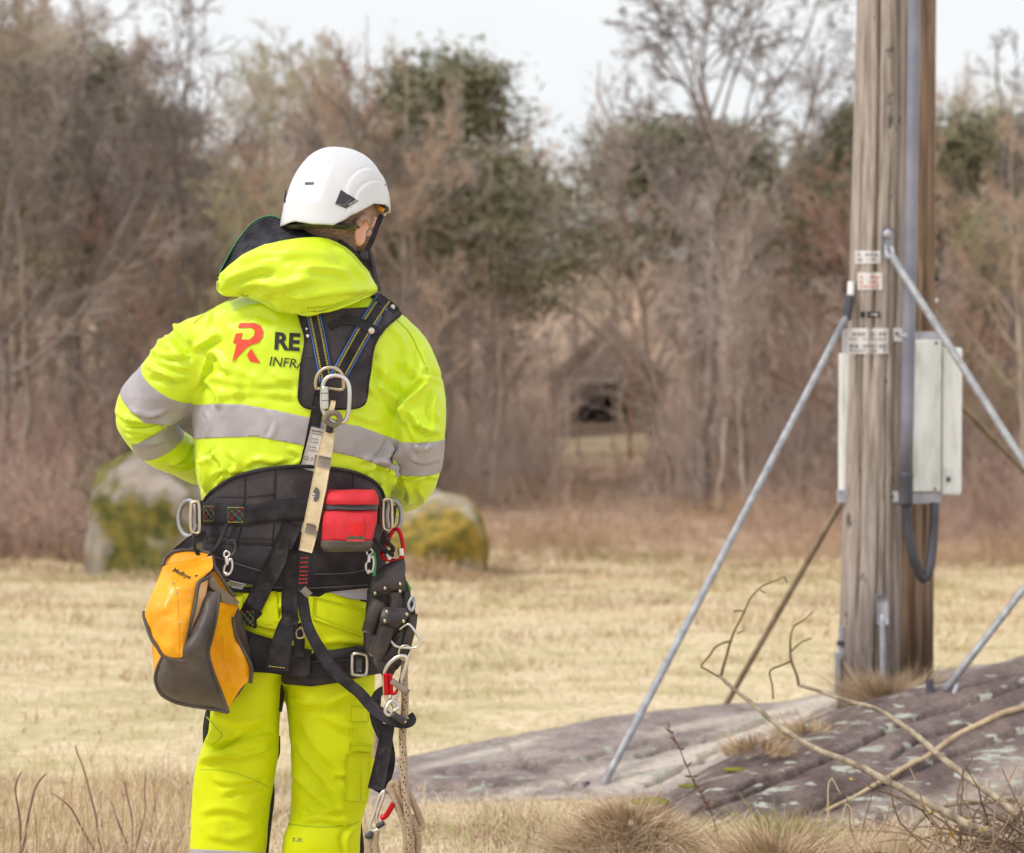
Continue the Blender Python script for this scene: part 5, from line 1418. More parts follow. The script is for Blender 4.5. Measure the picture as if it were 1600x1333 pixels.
for s in (-1, 1):
    body.append(ell(Hd(s * .083, -.010, -.054), (.007, .016, .029), HR @ np.array([[math.cos(.35 * s), -math.sin(.35 * s), 0], [math.sin(.35 * s), math.cos(.35 * s), 0], [0, 0, 1]]).T))
    body.append(ell(Hd(s * .030, .083, -.012), (.013, .010, .009), HR))
    body.append(tube_vf([Hd(s * (.088 + .006 * math.sin(t)), -.012 - .017 * math.cos(t) - .004 * math.sin(t), -.050 + .031 * math.sin(t)) for t in np.linspace(-1.3, 2.9, 22)], .0052, 8))
shr = lambda L_, a, b: [(y, xl + a, xr - a, dn + b, df - b) for (y, xl, xr, dn, df) in L_]
body.append(loft_px(shr(TORSO, 26, .035)))
body.append(loft_px(shr(HIPS, 14, .02)))
body += [limb([(x, y, d, r * .62) for x, y, d, r in ARM_L]), limb([(x, y, d, r * .62) for x, y, d, r in ARM_R])]
body += [loft_px(shr(LEG_L, 24, .035)), loft_px(shr(LEG_R, 24, .035))]
body += hand(wl, *hand_l, None) + hand(wr_, *hand_r, None)
BV, BF = remesh(body, 0.0045, 4)
person = mk('person', BV, BF, M['skin'])
tag(person, 'worker in yellow high-visibility clothes and white helmet standing with back to the camera', 'person')
# short hair and beard grown as lifted skin
q = (BV - HC) @ HR
hairf = np.maximum.reduce([q[:, 1] - .045 - 0.25 * (q[:, 2] + .02), -(q[:, 2] + .108 + 0.1 * (q[:, 1])), 1.3 - np.linalg.norm((np.abs(q) * np.array([1, 0, 0]) + q * np.array([0, 1, 1]) - np.array([.083, -.010, -.054])) / np.array([.012, .019, .033]), axis=1)])
earm = np.maximum(0.001, 0) 
V_, F_ = cut_out(BV, BF, [hairf], 0.004); mk('hair', V_, F_, M['hair'], person)
beardf = np.maximum.reduce([-(q[:, 1] - .012), q[:, 2] + .052 - 0.1 * q[:, 1], -(q[:, 2] + .16)])
V_, F_ = cut_out(BV, BF, [beardf], 0.005); mk('beard', V_, F_, M['beard'], person)
# gloves
for w, h in ((wl, hand_l), (wr_, hand_r)):
    gv, gf = remesh(hand(w - np.array(h[0]) * .02, *h, None, 1.06, 1.22), 0.0035, 3); mk('glove', gv, gf, M['black'], person)

# ---- jacket
jk = [loft_px(TORSO, 56), limb(ARM_L, 28, 34), limb(ARM_R, 28, 34), ell(P(350, 528, np.array(4.555)), (.066, .100, .060)), ell(P(592, 528, np.array(4.555)), (.066, .100, .060))]
JV, JF = remesh(jk, 0.0055, 8)
JFOLDS = [  # (pixel line, half width px, height m)
    ([(250, 504), (262, 516), (276, 532), (290, 548), (298, 566)], 6, -.013, 0.3), ([(268, 506), (285, 522), (300, 540)], 7, .008, 0.3), ([(232, 540), (250, 534), (272, 548), (288, 572)], 9, .006, 0.3), ([(300, 545), (320, 535), (345, 520)], 7, .007),
    ([(302, 610), (318, 575), (332, 545)], 7, .007), ([(228, 580), (260, 585), (300, 590)], 9, .006), ([(240, 560), (275, 572), (302, 575)], 8, .005),
    ([(186, 650), (225, 655), (275, 660)], 6, .006), ([(192, 668), (230, 672), (260, 664)], 5, .006), ([(205, 690), (240, 690), (262, 680)], 5, .006), ([(178, 640), (200, 652), (235, 660)], 6, .005),
    ([(270, 720), (285, 712), (300, 690)], 5, .007), ([(262, 722), (290, 724), (304, 716)], 5, .006),
    ([(303, 605), (330, 590), (400, 600), (470, 590)], 9, .0035), ([(310, 560), (360, 575), (420, 598)], 10, .003), ([(330, 620), (400, 612), (480, 622)], 8, .003),
    ([(318, 500), (345, 480), (360, 470)], 8, .004), ([(350, 500), (400, 480), (440, 495)], 10, .004),
    ([(312, 700), (325, 735), (322, 770)], 6, .009), ([(330, 700), (352, 728), (340, 762)], 6, .008), ([(360, 705), (372, 725), (356, 748)], 6, .006), ([(395, 715), (420, 722), (450, 716)], 5, .005), ([(380, 728), (410, 716), (440, 724)], 5, .004),
    ([(320, 640), (330, 660), (322, 684)], 5, .004), ([(420, 640), (430, 665), (420, 690)], 6, .003),
    ([(590, 715), (600, 735), (590, 760)], 6, .009), ([(612, 690), (600, 712), (575, 730)], 6, .008), ([(626, 700), (612, 730), (606, 765)], 6, .010), ([(560, 720), (590, 718), (615, 728)], 6, .006), ([(570, 738), (590, 728), (612, 742)], 5, .006),
    ([(672, 588), (655, 612), (636, 630), (630, 655)], 8, .011), ([(690, 600), (668, 592), (640, 600)], 7, .006), ([(612, 610), (628, 640), (632, 665)], 6, .008), ([(585, 600), (610, 620), (628, 650)], 7, .006), ([(580, 560), (605, 590), (640, 610)], 9, .005),
    ([(628, 560), (650, 585), (672, 592)], 8, .006), ([(640, 640), (660, 668), (690, 676)], 7, .008), ([(648, 660), (665, 672), (680, 668)], 4, .006), ([(635, 655), (650, 690), (655, 710)], 6, .005), ([(680, 610), (676, 640), (684, 660)], 6, .006),
    ([(636, 752), (660, 745), (688, 746)], 5, .005), ([(628, 742), (640, 768), (636, 788)], 5, .007), ([(650, 760), (660, 776), (655, 790)], 5, .005), ([(620, 735), (640, 745), (670, 738)], 5, .004),
    ([(232, 548), (262, 556), (300, 556)], 6, .006), ([(222, 570), (250, 580), (285, 600)], 5, .005), ([(200, 640), (235, 648), (262, 640)], 5, .005), ([(196, 680), (222, 680), (244, 672)], 4, .006), ([(340, 600), (345, 625), (335, 640)], 5, .004), ([(315, 590), (335, 610), (345, 640)], 6, .005), ([(322, 545), (345, 560), (360, 590)], 7, .005), ([(450, 700), (470, 712), (460, 728)], 5, .005), ([(330, 745), (350, 735), (380, 735)], 5, .006), ([(345, 700), (330, 716), (312, 720)], 5, .006), ([(540, 640), (570, 655), (600, 660)], 6, .003), ([(560, 580), (575, 605), (600, 625)], 6, .004), ([(655, 540), (662, 570), (650, 600)], 7, .005), ([(676, 690), (664, 700), (645, 696)], 4, .005), ([(640, 715), (660, 722), (688, 716)], 4, .004),
    ([(600, 500), (625, 530), (640, 570)], 6, .003), ([(590, 545), (600, 580), (590, 610)], 9, .004), ([(360, 640), (370, 600), (350, 560)], 10, .003), ([(420, 580), (460, 600), (470, 630)], 9, .003)]
JV = fold(JV, JF, JFOLDS, 0.0026, 3, 10.0)
jacket = mk('jacket', JV, JF, M['hivis'], person)
JT = solid(JV, JF)
# seams stitched across the yoke and shoulders
def seam(pts, w=1.6, m='seam', par=None, off=0.0012): ribbon('seam', pts, w, M[m], par or jacket, off, 0.0012, 0, 3)
seam([(303, 505), (320, 490), (345, 475), (372, 462)]); seam([(618, 498), (640, 520), (654, 548), (668, 580)]);  seam([(634, 745), (660, 741), (682, 742)], 1.4)
seam([(636, 749), (660, 745), (682, 746)], 1.2); seam([(196, 667), (225, 668), (262, 660)], 1.2)
# reflective bands cut out of the jacket surface
jpx, jpy, jd = proj(JV)
def arm_t(V, A):
    q = crv(A, 60); w = P(q[:, 0], q[:, 1], q[:, 2]); s = np.linspace(0, 1, 60)
    best = np.full(len(V), 9.0); t = np.zeros(len(V)); rad = np.zeros(len(V))
    for i in range(59):
        a, b = w[i], w[i + 1]; d = b - a; u = np.clip(((V - a) @ d) / (d @ d), 0, 1); ds = np.linalg.norm(V - a - u[:, None] * d, axis=1)
        m = ds < best; best[m] = ds[m]; t[m] = (s[i] + u[m] / 59); rad[m] = (q[i, 3] + u[m] * (q[i + 1, 3] - q[i, 3]))
    return t, best / rad
tl, rl = arm_t(JV, ARM_L); tr, rr_ = arm_t(JV, ARM_R)
onL = (rl < 1.6) & ((jpx < 301) | (jd > 4.66)) ; onR = (rr_ < 1.6) & (jpx > np.interp(jpy, [560, 640, 700, 800], [640, 629, 622, 612]))
def arm_field(V, a3, n3, side): return ((V - a3) @ n3) * side
def band_arm(on, pa, pb, ax0, ax1, bow=0.0):
    """between two planes square to the sleeve"""
    n3 = P(*[np.array(float(c)) for c in ax1]) - P(*[np.array(float(c)) for c in ax0]); n3 /= np.linalg.norm(n3)
    a = P(*[np.array(float(c)) for c in pa]); b = P(*[np.array(float(c)) for c in pb])
    f1 = -((JV - a) @ n3); f2 = (JV - b) @ n3
    g = np.where(on, -1.0, 1.0)
    V_, F_ = cut_out(JV, JF, [f1, f2, g], 0.0016)
    return mk('reflective_band', V_, F_, M['reflect'], jacket)
band_arm(onL & (jpy < 672), (258, 590, 4.535), (234, 634, 4.555), (290, 545, 4.52), (232, 640, 4.59))
band_arm(onL & (jpx > 208) & (jpy > 640), (242, 664, 4.58), (262, 694, 4.62), (238, 650, 4.575), (270, 705, 4.615))
band_arm(onR, (652, 686, 4.52), (652, 736, 4.57), (651, 640, 4.53), (652, 720, 4.545))
tor = ~(onL | onR) & (jpx < np.interp(jpy, [600, 700, 760], [632, 627, 622])) & ~((rl < 1.1) & (jpx < 300))
topc = np.interp(jpx, [303, 340, 380, 430, 475, 560, 627], [633, 631, 632, 641, 651, 666, 690]); botc = np.interp(jpx, [303, 340, 400, 470, 560, 620], [686, 684, 682, 695, 715, 737])
V_, F_ = cut_out(JV, JF, [topc - jpy, jpy - botc, np.where(tor, -1.0, 1.0)], 0.0016)
mk('reflective_band', V_, F_, M['reflect'], jacket)
# print on the back
Zp = lambda X, Y: (160 + X / 4.1667, 440 + Y / 4.1667)
R1 = [Zp(*p) for p in [(893, 270), (985, 268), (1028, 285), (1047, 322), (1041, 365), (1016, 398), (975, 408), (940, 428), (843, 528), (872, 405), (848, 400), (868, 340), (912, 333), (897, 376), (955, 378), (988, 352), (993, 318), (968, 299), (882, 302)]]
R2 = [Zp(*p) for p in [(968, 435), (1000, 492), (1029, 532), (960, 520), (940, 478)]]
def emblem():
    d1 = [Zp(*p) for p in [(893, 270), (985, 268), (1028, 285), (1047, 322), (1041, 365), (1016, 398), (975, 408), (940, 428), (843, 528)]]
    d2 = [Zp(*p) for p in [(882, 302), (968, 299), (993, 318), (988, 352), (955, 378), (955, 378), (897, 376), (912, 376), (872, 405)]]
    quads = [[Zp(893, 270), Zp(985, 268), Zp(968, 299), Zp(882, 302)], [Zp(985, 268), Zp(1028, 285), Zp(993, 318), Zp(968, 299)], [Zp(1028, 285), Zp(1047, 322), Zp(1041, 365), Zp(988, 352), Zp(993, 318)],
             [Zp(1041, 365), Zp(1016, 398), Zp(975, 408), Zp(955, 378), Zp(988, 352)], [Zp(975, 408), Zp(940, 428), Zp(897, 376), Zp(955, 378)], [Zp(940, 428), Zp(843, 528), Zp(872, 405), Zp(897, 376)],
             [Zp(897, 376), Zp(872, 405), Zp(848, 400), Zp(868, 340), Zp(912, 333)], R2]
    decal('emblem', quads, M['redprint'], jacket, 0.0022, 2)
emblem()
text_decal('lettering', 'RE', (427, 545), (1, 0.06), 37, M['ink'], jacket, 0.0022, 0.035)
text_decal('lettering', 'INFRA', (419, 571), (1, 0.10), 21, M['ink'], jacket, 0.0022, 0.0, 0.12)

# ---- trousers
tv = [loft_px(HIPS, 48), loft_px(LEG_L, 44), loft_px(LEG_R, 44)]
TV, TF = remesh(tv, 0.0055, 7)
TFOLDS = [([(322, 1172), (350, 1164), (380, 1152), (425, 1138)], 7, -.010), ([(308, 1192), (340, 1180), (380, 1178), (428, 1164)], 8, .010), ([(318, 1160), (345, 1158), (375, 1148)], 7, .008), ([(345, 1240), (375, 1230), (400, 1238)], 7, .005), ([(330, 1215), (360, 1222), (415, 1212)], 7, .005),
          ([(335, 1110), (370, 1130), (420, 1120)], 10, .004), ([(345, 1090), (342, 1130), (326, 1160)], 7, .006), ([(310, 1270), (350, 1262), (400, 1275)], 9, .004), ([(320, 1300), (360, 1310), (410, 1296)], 9, .003),
          ([(460, 1150), (485, 1190), (525, 1240), (548, 1270)], 9, .007), ([(470, 1120), (500, 1170), (545, 1215)], 10, .006), ([(500, 1110), (525, 1130), (560, 1140)], 9, .005), ([(455, 1200), (490, 1240), (530, 1270)], 8, .006), ([(450, 1090), (500, 1100), (560, 1085)], 9, .005),
          ([(520, 1210), (545, 1208), (565, 1200)], 6, .005), ([(460, 1285), (500, 1278), (550, 1288)], 7, .005), ([(555, 1290), (540, 1310), (545, 1335)], 6, .006), ([(510, 1100), (540, 1085), (575, 1075)], 7, .006), ([(470, 1255), (500, 1268), (545, 1262)], 6, .004),
          ([(390, 960), (420, 975), (450, 965)], 7, .005), ([(500, 1005), (530, 1000), (565, 1003)], 7, .006), ([(400, 940), (430, 950), (455, 940)], 7, .004)]
TV = fold(TV, TF, TFOLDS, 0.0028, 23, 10.0)
trousers = mk('trousers', TV, TF, M['hivis_tr'], person)
solid(TV, TF)
tpx, tpy, td = proj(TV)
for x0, x1, y0, sl in ((290, 425, 1326, 0.05), (430, 570, 1345, 0.0)):
    c = tpy - sl * (tpx - x0)
    V_, F_ = cut_out(TV, TF, [y0 - c, c - (y0 + 52), np.where((tpx > x0) & (tpx < x1), -1.0, 1.0)], 0.0016)
    mk('reflective_band', V_, F_, M['reflect'], trousers)
def tseam(pts, w=1.5): ribbon('seam', pts, w, M['seam'], trousers, 0.0012, 0.0012, 0, 3)
tseam([(306, 1203), (340, 1203), (380, 1212), (420, 1230)]); tseam([(450, 1288), (500, 1292), (545, 1290), (560, 1284)], 2); tseam([(322, 1120), (340, 1140), (347, 1150), (330, 1165)])
sheet('back_pocket_flap', [(490, 933), (488, 967)], [(571, 951), (567, 995)], M['hivis_tr'], trousers, 12, 6, off=0.006, th=0.004, lin=True)
sheet('belt_loop_panel', [(379, 924), (377, 972)], [(432, 924), (437, 985)], M['hivis_tr'], trousers, 8, 8, off=0.004, th=0.003, lin=True)
for a, b in (([(548, 1104), (546, 1126)], [(577, 1106), (577, 1128)]), ([(546, 1160), (545, 1172)], [(582, 1163), (580, 1175)]), ([(541, 1178), (538, 1250)], [(581, 1176), (574, 1254)])):
    sheet('side_pocket', a, b, M['hivis_tr'], trousers, 6, 8, off=0.006, th=0.005, lin=True)
for p in ([(548, 1104), (577, 1106)], [(546, 1126), (577, 1128)], [(547, 1132), (545, 1158)], [(552, 1132), (550, 1158)], [(540, 1180), (538, 1248)], [(566, 1210), (564, 1250)], [(545, 1164), (582, 1166)]): dashes('stitching', p, 1.1, 3.5, 1.6, M['seam'], trousers, 0.008)
for p in ([(498, 936), (568, 956)], [(492, 962), (565, 989)], [(494, 936), (492, 964)]): dashes('stitching', p, 1.0, 3, 1.6, M['seam'], trousers, 0.0075)
# dark knee panels showing at the inner edges of the legs
for pts in ([(437, 1150, 4.56), (434, 1180, 4.56), (422, 1200, 4.56), (423, 1240, 4.56), (417, 1290, 4.56), (413, 1335, 4.56), (406, 1430, 4.56)], [(327, 1096, 4.57), (324, 1135, 4.57), (320, 1172, 4.57)], [(566, 1252, 4.57), (561, 1290, 4.57), (562, 1335, 4.57), (552, 1420, 4.57)]):
    ptube('knee_panel', pts, np.sin(np.linspace(0.15, 2.99, max(6, len(pts) * 6))) * 0.010, M['black'], trousers, 8)
mk('small_print', *(lambda a: (a[0], a[1]))((np.zeros((0, 3)), [])), M['ink'], trousers) if False else None
text_decal('small_print', '7-X:', (456, 1316), (1, -0.02), 10, M['ink2'], trousers, 0.002, 0.0)
# ---- boots
for i, (xl, xr) in enumerate(((312, 396), (446, 536))):
    c = P((xl + xr) / 2, 1520, np.array(4.56)); x, y = c[0], c[1]
    bt = [tube_vf([(x, y, .02), (x, y, .10), (x, y, .2)], [.055, .052, .055], 16), ell((x, y + .03, .035), (.05, .10, .045)), ell((x + (.01 if i else -.01), y + .14, .035), (.05, .08, .04))]
    bv, bf = remesh(bt, 0.006, 4); bv[:, 2] = np.maximum(bv[:, 2], 0.018); mk('boot', bv, bf, M['leather'], person)
    so = [ell((x, y + .08, .008), (.055, .155, .03))]; bv, bf = remesh(so, 0.008, 2); bv[:, 2] = np.clip(bv[:, 2], -0.004, 0.018); mk('boot_sole', bv, bf, M['plastic'], person)

# ---- hood and collar
nH = 40
rim = crv([(341, 434, 4.435), (358, 415, 4.425), (395, 391, 4.40), (430, 379, 4.385), (470, 373, 4.385), (512, 374, 4.40), (543, 390, 4.43), (568, 415, 4.46), (587, 446, 4.48)], nH)
bot = crv([(338, 452, 4.44), (350, 461, 4.425), (385, 464, 4.405), (412, 474, 4.39), (435, 487, 4.385), (468, 493, 4.38), (505, 489, 4.385), (548, 475, 4.40), (590, 456, 4.47)], nH)
rows = []
for t in np.linspace(0, 1, 26):
    w = rim * (1 - t) + bot * t
    w[:, 2] -= 0.055 * math.sin(math.pi * min(1, t * 1.08)) ** 0.7 * np.sin(np.pi * np.clip(np.linspace(0.04, .96, nH), 0, 1)) ** 0.6
    rows.append(P(w[:, 0], w[:, 1], w[:, 2]))
under = bot.copy(); under[:, 2] += 0.05; under[:, 1] -= 12; rows.append(P(under[:, 0], under[:, 1], under[:, 2]))
G = np.array(rows); HVv, HFf = grid_vf(G, 0.004)
HFf = [f for f in HFf]
hq = np.array([list(f) for f in HFf])
HVf = fold(HVv, hq, [([(398, 468), (430, 455), (470, 462), (520, 455), (575, 452)], 8, .009), ([(350, 440), (390, 425), (430, 415)], 9, .009), ([(360, 455), (400, 440), (440, 445), (500, 430)], 9, .008), ([(430, 400), (480, 395), (530, 405)], 10, .006), ([(400, 465), (420, 478), (445, 482)], 6, .010), ([(455, 480), (500, 478), (560, 460)], 4, .004),
     ([(520, 385), (545, 410), (575, 440)], 7, .006), ([(470, 420), (510, 418), (550, 430)], 9, .007), ([(370, 415), (400, 400), (440, 392)], 7, .006), ([(345, 425), (352, 440), (346, 455)], 5, .006)], 0.0045, 61, 13.0)
hood = mk('hood', HVf, hq, M['hivis'], jacket); solid(HVf, hq)
lt = crv([(341, 430, 4.44), (352, 408, 4.45), (372, 374, 4.46), (396, 347, 4.465), (424, 337, 4.465), (455, 350, 4.46), (490, 365, 4.455), (520, 373, 4.45), (545, 389, 4.45), (570, 414, 4.475), (588, 444, 4.50)], nH)
inn = rim.copy(); inn[:, 2] += 0.004; inn[:, 1] += 3
rows = []
for t in np.linspace(0, 1, 12):
    w = inn * (1 - t) + lt * t; w[:, 2] += 0.012 * math.sin(math.pi * t); rows.append(P(w[:, 0], w[:, 1], w[:, 2]))
for dy, dd in ((14, .014), (40, .03), (75, .05)):
    w = lt.copy(); w[:, 1] += dy * np.sin(np.linspace(0.02, 3.12, nH)) ** 0.5; w[:, 2] += dd; rows.append(P(w[:, 0], w[:, 1], w[:, 2]))
V_, F_ = grid_vf(np.array(rows), 0.003); lin = mk('lining', V_, F_, M['ribbed'], hood)
tube('piping', P(lt[:, 0], lt[:, 1], lt[:, 2] - 0.001), 0.0012, M['gstitch'], hood, 6)
tube('rim_seam', P(rim[:, 0], rim[:, 1] + 1, rim[:, 2] - 0.004), 0.0022, M['hivis'], hood, 6)
dashes('stitching', [(480, 482), (520, 477), (560, 462), (575, 452)], 0.9, 3, 2, M['seam'], hood, 0.0015)
dashes('stitching', [(470, 488), (510, 484), (550, 471), (585, 455)], 0.9, 3, 2, M['seam'], hood, 0.0015)
cv, cf = loft_px([(392, 500, 582, 4.46, 4.60), (420, 488, 588, 4.45, 4.63), (455, 470, 596, 4.45, 4.65)], 40, 5, cap=False)
mk('collar', cv, cf, M['black'], jacket)
ptube('collar_edge', [(528, 376, 4.435), (548, 390, 4.44), (566, 410, 4.455), (579, 432, 4.48)], 0.006, M['black'], jacket, 8)

# ---- helmet (own frame: x right, y forward, z up)
helm = thing('safety_helmet', Hd(0, 0, .02), 'white safety helmet with black side plugs worn by the worker', 'helmet')
def sst(a, b, x): t = np.clip((x - a) / (b - a), 0, 1); return t * t * (3 - 2 * t)
na, ne = 144, 64
az = np.linspace(-math.pi, math.pi, na, endpoint=False)          # 0 = front, +-pi = rear
lowr = np.interp(np.abs(az), [0, .6, 1.2, 1.6, 1.95, 2.35, 2.75, 3.142], [-.004, -.002, .004, -.004, -.034, -.064, -.066, -.060])
Gh = np.zeros((ne, na, 3))
for i in range(ne):
    t = i / (ne - 1)
    el = math.pi / 2 * (1 - t)
    h = np.sin(el); hor = np.cos(el) ** 0.80
    z = lowr + (0.128 - lowr) * h ** 1.0
    rx, ry = .107, .124
    x = rx * hor * np.sin(az); y = ry * hor * np.cos(az) - .004
    # relief: raised central spine to the rear, arched steps on the sides
    A = np.abs(az)
    spine = sst(.052, .040, np.abs(x)) * sst(.35, .55, t) * sst(1.2, 2.0, A) * (1 - sst(.78, .84, t)) if t > .05 else np.abs(x) * 0
    sidep = (y + 0.02)
    rr2 = np.hypot((y - .012) / .085, (z + .008) / .088)
    arch = sst(1.02, .98, rr2) * sst(.03, .055, np.abs(x)) * 1.0
    rr3 = np.hypot((y - .02) / .078, (z + .02) / .072); arch2 = sst(1.02, .97, rr3) * sst(.05, .07, np.abs(x))
    lip = sst(.90, .97, t)
    gro = -0.022 * (np.exp(-((rr2 - 1) / .028) ** 2) * sst(.03, .05, np.abs(x)) + np.exp(-((rr3 - 1) / .03) ** 2) * sst(.05, .065, np.abs(x))) * sst(1.0, 1.25, 3.3 - A)
    bulge = 1 + (-0.034 * spine + 0.030 * arch + 0.024 * arch2 + gro + 0.010 * lip)
    Gh[i] = np.stack([x * bulge, y * bulge, z + 0.003 * arch], 1)
Gw = HC + (Gh.reshape(-1, 3) + np.array([0, -.002, .012])) @ HR.T
Fh = [(i * na + q, (i + 1) * na + q, (i + 1) * na + (q + 1) % na, i * na + (q + 1) % na) for i in range(ne - 1) for q in range(na)]
inner = HC + (Gh.reshape(-1, 3) * .955 + np.array([0, -.002, .012])) @ HR.T
n0 = len(Gw); Fi = [tuple(n0 + k for k in f[::-1]) for f in Fh]; base = (ne - 1) * na
rimf = [(base + q, n0 + base + q, n0 + base + (q + 1) % na, base + (q + 1) % na) for q in range(na)]
sh = mk('shell', np.vstack([Gw, inner]), Fh + Fi + rimf, M['helmet'], helm)
HT = BVHTree.FromPolygons([Vector(v) for v in Gw.tolist()], [list(f) for f in Fh]); HSOL = [HT]
def hdrape(px, py, off):
    px = np.asarray(px, float); return drape(px, py, off, 0, HSOL)
Z1 = lambda X, Y: (320 + X / 4, 200 + Y / 4)
decal('side_plug', [[Z1(850, 386), Z1(962, 455), Z1(882, 503), Z1(816, 472)]], M['plastic'], helm, 0.0, 3, dep=lambda a, b: hdrape(a, b, .0015))
decal('plug_line', [[Z1(816, 470), Z1(872, 478), Z1(912, 440), Z1(918, 446), Z1(876, 488), Z1(818, 478)]], M['ink2'], helm, 0.0, 1, dep=lambda a, b: hdrape(a, b, .0022))
text_decal('lettering', 'VERTEX', Z1(900, 488), (1, -.55), 4.6, M['white'], helm, 0, 0, 0, 0, dep=lambda a, b: hdrape(a, b, .0024))
decal('vent_slot', [[Z1(624, 350), Z1(630, 338), Z1(682, 337), Z1(684, 347), Z1(676, 355), Z1(628, 356)]], M['plastic'], helm, 0.0, 2, dep=lambda a, b: hdrape(a, b, .0008))
decal('side_plug', [[Z1(508, 378), Z1(512, 398), Z1(505, 462), Z1(494, 474), Z1(494, 440)]], M['plastic'], helm, 0.0, 2, dep=lambda a, b: hdrape(a, b, .003))
# front headlamp clips and chin strap
for a, b in (((1098, 318), (1112, 372)), ((1106, 376), (1124, 430)), ((1100, 440), (1130, 520))):
    pa, pb = Z1(*a), Z1(*b); ptube('clip', [(pa[0], pa[1], 4.50), (pb[0], pb[1], 4.49)], 0.0085, M['plastic'], helm, 8, res=4)
ptube('clip', [Z1(1085, 495) + (4.485,), Z1(1118, 520) + (4.485,)], 0.006, M['amber'], helm, 8, res=4)
ribbon('chin_strap', [Z1(1104, 540) + (4.475,), Z1(1070, 630) + (4.462,), Z1(1035, 720) + (4.455,), Z1(1010, 765) + (4.455,)], 8.5, M['web'], helm, th=0.003)
ribbon('chin_strap', [Z1(1000, 770) + (4.457,), Z1(1015, 810) + (4.46,), Z1(1030, 870) + (4.475,), Z1(1036, 920) + (4.49,)], 9, M['web'], helm, th=0.003)
box('buckle', P(*[np.array(c) for c in Z1(995, 795) + (4.452,)]), (.017, .008, .017), M['plastic'], helm, None, .002)
nb = []
for t in np.linspace(-1, 1, 30):
    a = math.pi + t * 1.35; nb.append(Hd(.088 * math.sin(a), .108 * math.cos(a) - .004, -.056 + .010 * abs(t)))
V_, F_ = tube_vf(nb, .013, 10, flat=.35); mk('nape_band', V_, F_, M['camo'], helm)
nb = [Hd(.086 * math.sin(math.pi + t * 1.2), .106 * math.cos(math.pi + t * 1.2) - .004, -.040 + .004 * t) for t in np.linspace(-1, 1, 24)]
V_, F_ = tube_vf(nb, .012, 10, flat=.4); mk('headband', V_, F_, M['plastic'], helm)
# ------------------------------------------------------------------ loops right round the body
def wrap(name, levels, top, bot, mat_, parent, off=0.010, th=0.006, n=110, nv=7, power=2.4, x=None, quilt=0.0, add=True, bulge=0.0):
    """band all the way round a body section; top and bot are pixel curves (x -> y)"""
    a = np.linspace(0, 2 * math.pi, n, endpoint=False)
    ca = np.sign(np.cos(a)) * np.abs(np.cos(a)) ** (2 / power); sa = np.sign(np.sin(a)) * np.abs(np.sin(a)) ** (2 / power)
    tx, ty = zip(*top); bx_, by = zip(*bot)
    Lv = np.array(levels, float)
    rows = []
    for v in np.linspace(0, 1, nv):
        y = np.full(n, (np.mean(ty) + np.mean(by)) / 2)
        for _ in range(3):
            xl, xr, dn, df = [np.interp(y, Lv[:, 0], Lv[:, k]) for k in range(1, 5)]
            o = off + bulge * math.sin(math.pi * v) ** 0.6
            px = (xl + xr) / 2 + ((xr - xl) / 2 + o * 711) * ca; d = (dn + df) / 2 + ((df - dn) / 2 + o) * sa
            y = np.interp(px, tx, ty) * (1 - v) + np.interp(px, bx_, by) * v
        if quilt:
            ph = np.minimum(np.abs(((px - 318) / 47) % 1 - 0.5) * 2, 1); d = d + sa * 0 - np.where(sa < 0, quilt * (ph ** 0.35) * -1 * 0 + quilt * (1 - (1 - np.abs(2 * (((px - 318) / 47) % 1) - 1)) ** 0.4) * -1, 0)
        rows.append(P(px, y, d))
    G = np.array(rows)
    C = P(np.array([(Lv[0, 1] + Lv[0, 2]) / 2]), np.array([np.mean(ty)]), np.array([4.57]))[0]
    dirv = G - np.array([C[0], C[1], 0]); dirv[..., 2] = 0; dirv /= np.linalg.norm(dirv, axis=2)[..., None]
    I = G - dirv * th
    V = np.vstack([G.reshape(-1, 3), I.reshape(-1, 3)]); o = nv * n; Fc = []
    for i in range(nv - 1):
        for q in range(n):
            q2 = (q + 1) % n; f = (i * n + q, i * n + q2, (i + 1) * n + q2, (i + 1) * n + q)
            Fc.append(f); Fc.append(tuple(o + k for k in f[::-1]))
    for q in range(n):
        q2 = (q + 1) % n
        Fc.append((q2, q, o + q, o + q2)); e = (nv - 1) * n; Fc.append((e + q, e + q2, o + e + q2, o + e + q))
    ob = mk(name, V, Fc, mat_, parent)
    if add: solid_obj(ob)
    return ob
def ring_px(name, pts, r, m, parent, closed=True, n=10, res=None): return ptube(name, pts, r, m, parent, n, closed, res or 40)
Z3 = lambda X, Y, *d: (420 + X / 4.76, 480 + Y / 4.76) + d
Z4 = lambda X, Y, *d: (260 + X / 3.636, 710 + Y / 3.636) + d
Z5 = lambda X, Y, *d: (200 + X / 4.443, 820 + Y / 4.443) + d
Z6 = lambda X, Y, *d: (360 + X / 4.76, 860 + Y / 4.76) + d
Z8 = lambda X, Y, *d: (530 + X / 4.256, 1020 + Y / 4.256) + d

